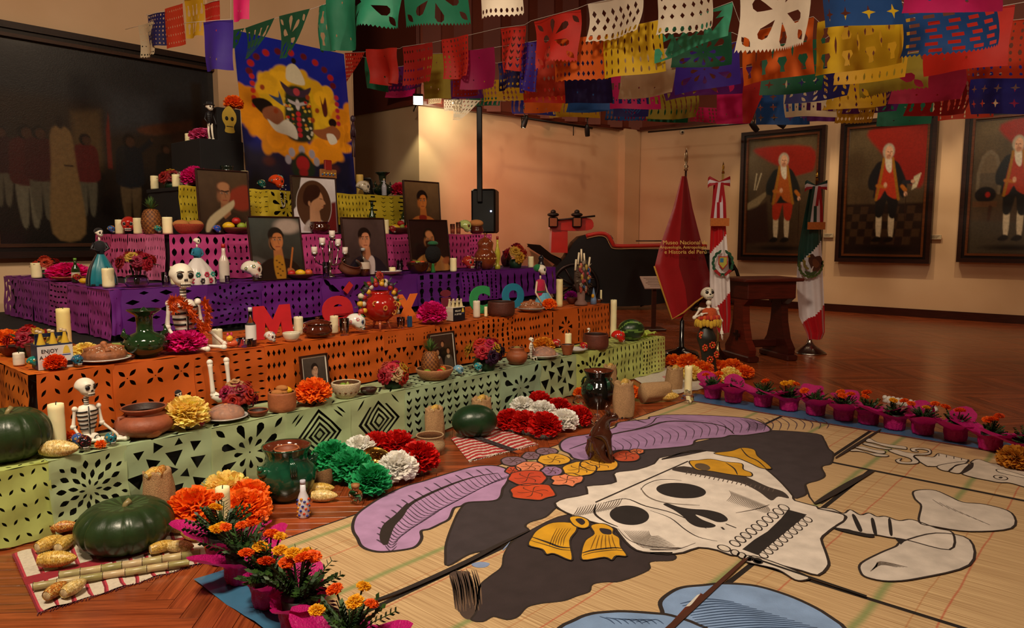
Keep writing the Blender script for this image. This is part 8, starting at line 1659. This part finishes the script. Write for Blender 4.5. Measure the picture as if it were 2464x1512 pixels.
letter('x',955,1010,708,779,'#d86a20','orange cardboard letter x behind the red lantern pot',.11);letter('i',1064,1088,698,768,'#6a1a2c','dark red cardboard letter i behind the dark bottle pack',.11);letter('c',1132,1182,688,757,'#2c9050','green cardboard letter c before the purple sheets',.11);letter('o',1210,1262,682,744,'#1c7a98','blue cardboard letter o before the purple sheets',.11)
# red lantern pot with a wreath of flowers
p = spt('O',914,796,.12);k = ppm(p);r = 42*k; e = T('lantern_pot','round red pierced pot on three legs crowned with an arch of clay leaves and flowers','pot', p, RZ);m = MB();m.ell((0,0,54*k),(r, r,36*k),'#9a1a14',30,18);m.lathe([(r*.55,82*k),(r*.6,92*k),(r*.5,90*k)],24,'#9a1a14', cap=False);m.build('body','gloss', e)
for a in (-.9,-2.2,1.57): m = MB();m.tube([(r*.4*math.cos(a), r*.4*math.sin(a),24*k),(r*.62*math.cos(a), r*.62*math.sin(a),1*k)],[4.5*k,2*k],'#a8583c',8);m.build('leg','gloss', e)
for a, el_ in ((-1.9,0),(-1.1,.25),(-1.2,-.35),(-2.5,.3),(-.6,-.1)):
    m = MB();c = Vector((math.cos(a)*math.cos(el_)*r, math.sin(a)*math.cos(el_)*r,54*k+36*k*math.sin(el_)))
    for i in range(10): b_ = i*PI/5; m.ell((c.x+5*k*math.cos(b_), c.y-.003, c.z+5*k*math.sin(b_)),(2.6*k,1.2*k,1.6*k),'#c8843c',6,4)
    m.build('gilt_flower','satin', e)
for i in range(26):
    a = -.35+(PI+.7)*i/25; R1 = 56*k; c = (R1*math.cos(a),.01*math.sin(i*2),58*k+R1*1.05*math.sin(a));col = ('#c8b8a0','#8e1a1c','#c8982a','#3a2a3a','#b03a2a')[i % 5]
    if i % 2: leafo(e, c,(math.cos(a),-.25, math.sin(a)),17*k,'#4a7a4a')
    else: m = MB();m.ell(c,7.5*k, col,10,8);m.ell((c[0]*.86, c[1]-.012,58*k+(c[2]-58*k)*.86),6.5*k,('#c8982a','#b8b0a0','#8e1a1c')[i % 3],8,6);m.build('clay_fruit','satin', e)
rose(e,(0,-.01,128*k),(0,-1,.4),12*k,'#b83a28',0)
m = MB();m.tube([(56*k*math.cos(a),0,58*k+56*k*1.05*math.sin(a)) for a in np.linspace(-.4, PI+.4,24)],4*k,'#2a3a20',6);m.build('arch','matte', e)
# tree-of-life candelabrum
p = spt('O',1398,738,.12);k = ppm(p);e = T('clay_candelabrum','tall clay tree candelabrum of leaves and figures with five white tapers','candelabrum', p, RZ);m = MB();m.lathe([(.001,0),(16*k,0),(15*k,5*k),(9*k,12*k),(10*k,34*k),(.001,36*k)],18,'#7a5a50', cap=False);m.build('foot','matte', e)
m = MB();m.lathe([(.001,26*k),(18*k,36*k),(26*k,60*k),(24*k,84*k),(12*k,100*k),(.001,102*k)],18,'#4a3a30', TM(0,0,0,0,0,0,(1,.45,1)), cap=False);m.build('trunk','matte', e);R_ = random.Random(6)
for i in range(46):
    a = R_.uniform(0,2*PI);f = math.sqrt(R_.uniform(.05,1));x = 27*k*f*math.cos(a);z = 66*k+34*k*f*math.sin(a);c = (x,-.04-.02*(1-f), z)
    if i % 2: leafo(e, c,(math.cos(a),-.3, math.sin(a)),12*k,'#9a8c78')
    else: m = MB();m.ell(c,(4.2*k,3.5*k,(4.2 if i % 4 else 8)*k),('#a8483c','#b0604a','#9a3a40','#2a4a7a','#a88a3a')[(i//2) % 5],8,6);m.build('clay_figure','satin', e)
for i,(x, z, h, dx) in enumerate(((-27,84,26,3),(-17,98,28,4),(-3,104,30,-1),(10,98,26,-3),(25,86,28,6))): m = MB();m.tube([(x*k,-.01, z*k),((x+dx)*k,-.01,(z+h)*k)],[2.6*k,2.2*k],'#e0d0b0',8);m.build('taper','wax', e)
p = spt('O',1428,732);k = ppm(p);e = T('angel_figurine','small figurine in a blue and white cloak with a yellow lantern','figurine', p, RZ);m = MB();m.lathe([(.001,0),(8*k,0),(7*k,12*k),(4*k,24*k),(2*k,34*k),(.001,40*k)],16,'#6a84a8', cap=False);m.build('cloak','satin', e);m = MB();m.ell((-6*k,-.01,20*k),(4*k,4*k,5*k),'#d8a024',10,8);m.build('lantern','gloss', e)
p = spt('O',1296-210*0+0,748);k = ppm(p)
p = spt('O',562,836);k = ppm(p);e = T('bird_figurine','small colourful painted animal figurine beside the white candle','figurine', p, RZ);m = MB();m.ell((0,0,10*k),(16*k,9*k,8*k),'#c85a3a',14,8);m.ell((-9*k,0,22*k),(8*k,8*k,8*k),'#d8a82c',12,8);m.ell((-13*k,0,32*k),(3*k,2*k,5*k),'#c8386a',8,5);m.ell((-4*k,0,32*k),(3*k,2*k,5*k),'#c8386a',8,5);m.ell((10*k,-.01,14*k),(6*k,5*k,6*k),'#4a7a9a',10,6);m.build('figure_body','gloss', e)
p = spt('O',986,790);k = ppm(p);e = T('blue_booklet','small dark blue box standing under the orange letter x','box', p, RZ);m = MB();m.box((0,0,13*k),(10*k,.03,26*k),'#1c4468', bev=.003);m.build('box_body','satin', e)
e = T('green_card','pale green folded paper leaning behind the sugared bread','paper', spt('O',285,858, b=.28), RZ);k = ppm(e.location);m = MB();m.prism([(-20*k,0),(18*k,0),(18*k,32*k),(-10*k,34*k)],0,.003,'#a8b45c', TM(0,0,0, PI/2-.25));m.build('card','paper', e)
# ================================================================ purple table
bouquet('P',112,654,70,54,['#b83018','#c8421a','#a82018','#c83a20','#b02a18'],'poinsettia bouquet at the near end of the purple table', sd=2, b=.48, rr=.2);pompom('P',166,684,88,'#e8208a','bright pink paper flower beside the short candle on the purple table', sd=0, b=.32, sq=.6);pot('P',166,688,74,10,('bread_ring','plate'),'#a8603a','twisted bread ring under the bright pink flower', b=.06, mt='food', cat='bread');fruit('lemon', spt('P',202,690, b=.1),.028,'yellow lemon between the pink flower and the teal doll')
bouquet('P',330,692,100,90,['#8e1420','#c8a040','#a81830','#b03a2a','#9a1640','#c03020','#8e1420','#b01830','#a81830'],'red roses with one yellow in a round glass bowl',('#e8e8ea',.32,.27,'glass'), sd=1, rr=.17)
candle('P',90,686,23,36,'short white candle at the corner of the purple table', b=.3);candle('P',262,696,27,46,'cream candle in front of the teal dress doll', b=.03);candle('P',418,690,13,44,'slim candle behind the water glass', b=.2);candle('P',943,662,18,17,'squat white candle behind the plate of seeds', b=.1);candle('P',1091,656,16,32,'white candle between the framed man in yellow and the red skull', b=.06);candle('P',1277,648,14,26,'cream candle behind the seated girl doll', b=.08)
bottle('P',183,670,19,58,'#1c3010','dark wine bottle with a green top on the purple table','#5a8a2a',('#c8bca8',.2,.42), b=.4, mt='gloss');bottle('P',541,688,24,92,'#c8b8ac','tequila bottle painted with skulls and a red cap','#a82018',('#c8bcb0',.1,.55), b=.14, mt='gloss');bottle('P',875,672,32,66,'#d8ccb8','squat clear bottle of amber liquor before the framed woman','#9a9a9a',('#c8b8a8',.25,.5), b=.1, prof=[(1,0),(1,.42),(.95,.52),(.4,.6),(.3,.66),(.3,.85)], liquid=('#8a4a1c',.35));bottle('P',1197,648,15,78,'#b8b03a','tall slim bottle of yellow liqueur beside the clay jar','#8a2418', b=.08, mt='gloss', prof=[(1,0),(.95,.1),(.5,.16),(.9,.34),(1,.48),(.5,.66),(.35,.75),(.35,.9)])
bottle('P',1042,662,14,50,'#2c6a34','green glass bottle stem holding up the black wool ball','#4a90a8', b=.04, mt='gloss', prof=[(1,0),(.8,.1),(.5,.3),(.45,.9)])
p = atT(1042,612, TP+.04);k = ppm(p);e = T('wool_beard','fluffy black ball with a green and white hat on the green bottle','toy', p, RZ);m = MB();m.ell((0,0,0),(22*k,16*k,22*k),'#08080a',16,10);m.build('wool','fur', e);m = MB();m.ell((0,0,26*k),(14*k,12*k,6*k),'#1c5a34',14,8);m.ell((2*k,-.02,27*k),(7*k,4*k,3*k),'#d8d0c8',8,6);m.build('cap','fabric', e)
tumbler('P',400,694,20,34,'water glass in front of the pink sheets near the white dress doll', b=.05);tumbler('P',548,694,12,18,'shot glass at the foot of the skull painted bottle', b=.04);tumbler('P',785,672,17,38,'clear glass at the foot of the silver candelabrum', b=.05);tumbler('P',962,660,16,32,'clear glass behind the squat white candle', b=.12);tumbler('P',1152,652,18,22,'short clear glass before the clay jar', b=.04)
q = pot('P',723,676,66,12,('fruit_plate','plate'),'#4a2412','dark oval plate of fruit before the officer portrait', b=.07, cat='plate')
for dx, kd, lb in ((-.09,'apple','red apple on the dark oval plate'),(0,'lemon','yellow mango on the dark oval plate'),(.09,'peach','peach on the dark oval plate')): fruit(kd, q.location+U*dx+Vector((0,0,.025)),.036, lb)
e_ = pot('P',838,668,54,30,('clay_jar','cazuela'),'#5a2e1a','brown clay jar tipped forward with a white rim', b=.12, tilt=.5, inside='#241208');q = plate('P',932,668,72,'white plate heaped with seeds before the framed woman', b=.07, col='#c8c4c8');m = MB();m.ell((0,0,.012),(.1,.07,.022),'#a8764a',18,8);m.build('seeds','food', q)['kind'] = 'stuff'
q = pot('P',1006,662,56,26,('fruit_bowl','bowl'),'#2c140c','dark brown bowl of fruit before the man in yellow', b=.07, cat='bowl', mt='gloss')
for dx, kd, lb in ((-.07,'apple','red apple in the dark brown bowl'),(0,'green_apple','green apple in the dark brown bowl'),(.06,'peach','reddish peach in the dark brown bowl')): fruit(kd, q.location+U*dx+Vector((0,0,.07)),.036, lb)
q = pot('P',1168,652,54,60,('clay_jar','jar'),'#7a381c','glossy lidded clay jar with a band of pale rings', b=.16, mt='glaze', lid=True)
for i in range(18): a = i*2*PI/18; kq = ppm(q.location);m = MB();m.ell((27*kq*math.cos(a),27*kq*math.sin(a),26*kq),(2.4*kq,)*3,'#c89a5c',6,4);m.build('painted_ring','gloss', q)
bouquet('P',1240,650,62,62,['#b83018','#a81430','#c8982a','#c02018','#b01830','#d8a030'],'red and yellow flower bouquet near the far end of the purple table', sd=5, b=.14, rr=.24);pot('P',1218,648,26,38,('clay_jar','jar'),'#3a1c14','dark glazed jug behind the red and yellow bouquet', b=.4, mt='glaze')
p = spt('P',1302,646, b=.12);k = ppm(p);e = T('black_figurine','small black speckled figurine at the far end of the purple table','figurine', p, RZ);m = MB();m.lathe([(.001,0),(9*k,0),(8*k,8*k),(5*k,14*k),(7*k,20*k),(4*k,26*k),(.001,28*k)],14,'#1c1c22', cap=False);m.build('figure_body','gloss', e)
# silver candelabrum
p = spt('P',795,672, b=.1);k = ppm(p);e = T('silver_candelabrum','silver five branch candelabrum with short white candles before the pink sheets','candelabrum', p, RZ);m = MB();m.lathe([(.001,0),(14*k,0),(12*k,4*k),(3*k,10*k),(2.5*k,30*k),(5*k,34*k),(2.5*k,38*k),(2.5*k,56*k),(5*k,60*k),(2*k,64*k),(2*k,88*k)],16,'#a8a4a0', cap=False);m.build('stem','metal', e)
for i,(x, z) in enumerate(((-42,52),(-20,73),(8,90),(24,70),(44,50))):
    m = MB();m.tube(smoothpoly([(0,0,34*k),(x*.4*k,0,30*k),(x*.9*k,0,(z-14)*k),(x*k,0, z*k)],4, False) if 0 else [(0,0,34*k),(x*.35*k,0,28*k),(x*.75*k,0,34*k),(x*k,0,(z-8)*k),(x*k,0, z*k)],1.5*k,'#a8a4a0',6);m.lathe([(.001, z*k),(3*k, z*k),(9*k,(z+8)*k),(8*k,(z+8)*k),(.001,(z+4)*k)],14,'#a8a4a0', TM(x*k,0,0), cap=False);br = m.build('branch','metal', e);m = MB();m.lathe([(.001,(z+5)*k),(7*k,(z+5)*k),(7*k,(z+22)*k),(.001,(z+22)*k)],14,'#d8ccc4', TM(x*k,0,0), cap=False);m.build('candle_stub','wax', br)
# ================================================================ pink table
for x, w_, h, b, lb in ((289,20,34,.2,'thick candle behind the large red skull on the pink table'),(333,21,38,.06,'thick candle between the red skull and the pineapple'),(404,23,40,.06,'thick candle beside the bread tray on the pink table'),(930,12,34,.12,'slim white candle beside the framed woman in black')): candle('K', x,560, w_, h, lb, b=b)
for x, h, b, lb in ((1089,24,.1,'amber glass votive on the far end of the pink table'),(1103,28,.08,'patterned glass votive beside the pale green skull')): tumbler('K', x,560,12, h, lb, b=b, fill=('#b8603a',.8))
p = spt('K',366,560, b=.16);k = ppm(p);pineapple(p,22*k,96*k,'pineapple on the pink table before the black box side')
pompom('K',340,560,22, PK,'small pink tissue flower behind the pineapple', sd=1, b=.36, n=100)
q = pot('K',455,560,68,22,('bread_tray','bowl'),'#9a3a24','striped woven bread tray on the pink table', b=.12, mt='burlap', cat='basket')
for dx, lb in ((-.07,'pale roll in the striped bread tray'),(.06,'brown roll in the striped bread tray')): fruit('roll', q.location+U*dx+Vector((0,0,.05)),.055, lb)
q = pot('K',572,560,66,14,('clay_bowl','bowl'),'#5a2414','red clay bowl of fruit before the bearded man portrait', b=.07)
for dx, dz, kd, lb in ((-.09,0,'lemon','yellow fruit in the clay bowl before the bearded man portrait'),(.0,.05,'apple','red apple topping the clay bowl before the bearded man portrait'),(.04,0,'green_apple','green apple in the clay bowl before the bearded man portrait'),(.11,0,'pear','green pear in the clay bowl before the bearded man portrait')): fruit(kd, q.location+U*dx+V*(.02*(dz > 0))+Vector((0,0,.035+dz)),.042, lb)
q = pot('K',964,560,56,14,('clay_bowl','bowl'),'#4a1c12','red clay bowl of fruit between the framed woman and the man in yellow', b=.12)
for dx, dz, kd, lb in ((-.08,0,'lemon','yellow fruit in the bowl beside the small dark red skull'),(.02,.05,'apple','red apple on top of the far fruit bowl'),(.02,0,'pear','green pear in the far fruit bowl'),(.1,0,'apple','red apple at the edge of the far fruit bowl')): fruit(kd, q.location+U*dx+V*(.02*(dz > 0))+Vector((0,0,.035+dz)),.042, lb)
pot('K',770,560,46,28,('covered_pot','cazuela'),'#3a1208','dark red glazed pot below the oval portrait', b=.08, mt='glaze', handles=2, lid=False);pot('K',1147,560,34,18,('clay_bowl','cazuela'),'#4a1c10','glossy brown bowl with dried bark at the far end of the pink table', b=.12, mt='glaze');fruit('roll', spt('K',1146,560, b=.12)+Vector((0,0,.09)),.07,'piece of dried bark in the glossy brown bowl')
e = T('leafy_bundle','pale green leafy bundle between two portraits on the pink table','plant', spt('K',738,560, b=.2), RZ);k = ppm(e.location);m = MB();m.ell((0,0,16*k),(14*k,9*k,18*k),'#a8b86a',14,10);m.build('bundle','leaf', e)
for i in range(6): leafo(e,(.02*math.cos(i),0,14*k),(math.cos(i*1.1),-.3,1),18*k,'#a8b86a')
for x, b, lb in ((713,.3,'dark green wine bottle left of the oval portrait'),(896,.3,'dark green wine bottle behind the framed woman in black'),(974,.3,'dark bottle beside the framed officer in yellow')): bottle('K', x,560,18,76,'#12280e', lb,'#101a0c',('#d0c8b8',.28,.45), b=b, mt='gloss')
# near end group behind pink and on the yellow table
b_ = bouquet('Y',414,440,70,46,['#c8982a','#8e1420','#c88a5a','#a82020','#c8b0a0','#b03a2a'],'flower garland with a large yellow rose at the near end of the yellow table', sd=2, b=.12, rr=.27); 
candle('Y',372,444,18,32,'pale candle at the very end of the topmost table', b=.1);candle('Y',424,444,18,30,'pale candle beside the large yellow rose', b=.05)
# hanging dark figure beside the poster
e = T('skeleton_puppet','dark thin hanging skeleton puppet beside the poster edge','puppet', atT(851,380, TY+.45), RZ);k = ppm(e.location);m = MB();m.tube([(0,0,100*k),(0,0,220*k)],.0015,'#2a1a18',4);m.build('string','matte', e);m = MB();m.ell((0,0,92*k),(6*k,6*k,8*k),'#3a2a38',10,8);m.tube([(0,0,84*k),(0,0,50*k)],[2*k,5*k],'#3a2430',8)
for sx in (-1,1): m.tube([(sx*3*k,0,78*k),(sx*7*k,0,60*k),(sx*6*k,0,44*k)],1.4*k,'#3a2430',6);m.tube([(sx*2*k,0,50*k),(sx*3*k,0,25*k),(sx*3*k,0,2*k)],1.7*k,'#3a2430',6)
m.build('body','satin', e)
# ================================================================ framed portraits on the steps
framed('K',(481,606,410,562), portrait_small(0,'#4a3020','#8a5a3c','#2a1c14','#4a3826','#2a1c14', extra=[('s',[(.6,.35),(1,.22),(1,.6),(.7,.6)],'#7a2a1a',.04)])+[('e',.5,.25,.12,.07,0,'#9a6a48',.02),('s',[(.1,.95),(.2,.75),(.62,.5),(.7,.48),(.66,.6),(.3,.85),(.15,1)],'#a89878',.02),('l',[(.46,.32),(.54,.34),(.6,.32)],.012,'#1c120c',.01)],'framed portrait of a balding man holding papers on the pink table', b=.14, lean=.06)
framed('K',(707,815,426,562),[('bg','#cfc8cc','#c4bcc0',.04),('p',[(.0,0),(.22,0),(.1,.5),(0,.6)],'#3a3024',.01),('p',[(.6,.5),(1,.42),(1,1),(.6,1)],'#6a1a1c',.03),('e',.48,.5,.41,.46,0,'#d8d4d4',.004),('e',.48,.5,.40,.45,0,'#4a2e1e',.006),('s',[(.2,.95),(.3,.8),(.5,.72),(.7,.82),(.8,.9),(.6,.97),(.35,.98)],'#a89a94',.02),('p',[(.38,.5),(.58,.5),(.62,.8),(.36,.8)],'#b08060',.015),('e',.55,.42,.15,.19,.1,'#b5835f',.012),('s',[(.7,.4),(.75,.47),(.7,.49),(.68,.55),(.6,.55),(.62,.4)],'#b5835f',.006),('s',[(.25,.3),(.35,.16),(.55,.13),(.64,.22),(.6,.34),(.46,.42),(.34,.52),(.24,.45)],'#2c140e',.012),('e',.37,.47,.03,.045,0,'#a87858',.008),('l',[(.62,.38),(.68,.385)],.007,'#1a0e0a',.006),('l',[(.66,.52),(.71,.52)],.006,'#8a4030',.006)],'framed oval profile portrait of a woman with her hair up', b=.12, lean=.06)
framed('K',(976,1062,437,562), portrait_small(-.2,'#0e0a0a','#b5682e','#a8602a','#6a5034','#2a1a12')+[('e',.15,.86,.14,.07,.2,'#c8883a',.02),('e',.85,.84,.14,.07,-.2,'#c8883a',.02),('s',[(.4,.66),(.6,.66),(.58,.8),(.5,.84),(.42,.8)],'#7a1c14',.01)],'framed portrait of a curly haired officer in gold epaulettes', b=.12, lean=.06)
framed('P',(610,736,521,680), portrait_small(.3,'#15100c','#a8683c','#1c100c','#3a403c','#20140e', extra=[('e',.75,.14,.25,.12,0,'#9a8a80',.05),('s',[(0,.62),(.5,.82),(.6,1),(0,1)],'#4a4644',.03)])+[('s',[(.42,.66),(.6,.64),(.62,1),(.44,1)],'#9a6a1c',.012)]+[('e',.47+.05*(i % 3),.7+.035*i,.02,.012,0,'#3a200e',.006) for i in range(8)]+[('l',[(.82,.5),(.72,.88)],.016,'#a8602c',.006),('e',.74,.88,.08,.05,.4,'#9a5a34',.01),('s',[(.38,.36),(.41,.47),(.47,.53),(.42,.52),(.37,.45)],'#1a100c',.006)],'framed portrait of an officer with sideburns and a baton', b=.08, lean=.14)
framed('P',(833,936,524,672), portrait_small(-.3,'#120a0a','#b87a5a','#1a1420','#4a3a38','#2a1c20')+[('s',[(.42,.68),(.5,.78),(.62,.66),(.7,.75),(.66,1),(.5,1),(.44,.85)],'#b8a8a8',.01)],'framed portrait of a dark haired woman in a white blouse', b=.08, lean=.12)
framed('P',(992,1086,529,662), portrait_small(.1,'#1a120c','#a86a40','#a8703a','#2a1614','#1c0e0e')+[('e',.1,.85,.16,.07,.3,'#8a6a3a',.02),('e',.92,.8,.12,.07,-.2,'#8a4a2a',.02),('s',[(.4,.4),(.6,.4),(.58,.52),(.5,.55),(.42,.52)],'#2a1810',.02),('e',.5,.27,.09,.07,0,'#b87a50',.02)],'framed portrait of a bearded man in an orange coat behind the black wool ball', b=.12, lean=.12)
framed('G',(731,796,851,975), portrait_small(.2,'#1a1412','#b08a70','#1a1618','#4a423c','#2c2624')+[('s',[(.46,.68),(.6,.68),(.62,.95),(.52,.95)],'#c8c4c0',.01)],'small white mounted portrait of a single man in a black coat', b=.31, lean=.12, mat_=.012, nx=70)
gp = [('bg','#3a2a22','#1a100e',.2)]
for x, y, s_, c in ((.5,.28,.9,'#14100e'),(.25,.5,1,'#5a3a2c'),(.74,.5,1,'#4a4038')): gp += [('s',[(x-.2,1),(x-.17, y+.2),(x-.06, y+.1),(x+.06, y+.1),(x+.17, y+.2),(x+.2,1)], c,.015),('e', x, y-.04,.09,.08,0,'#1a100c',.01),('e', x, y,.065,.075,0,'#9a6a4a',.008)]
gp += [('s',[(.14,.64),(.25,.6),(.36,.64),(.25,.7)],'#a89880',.015),('s',[(.66,.62),(.8,.62),(.78,.7),(.7,.7)],'#a89880',.015)]
framed('G',(1040,1100,798,912), gp,'small white mounted portrait of three people behind the pineapple', b=.30, lean=.12, mat_=.012, nx=70)
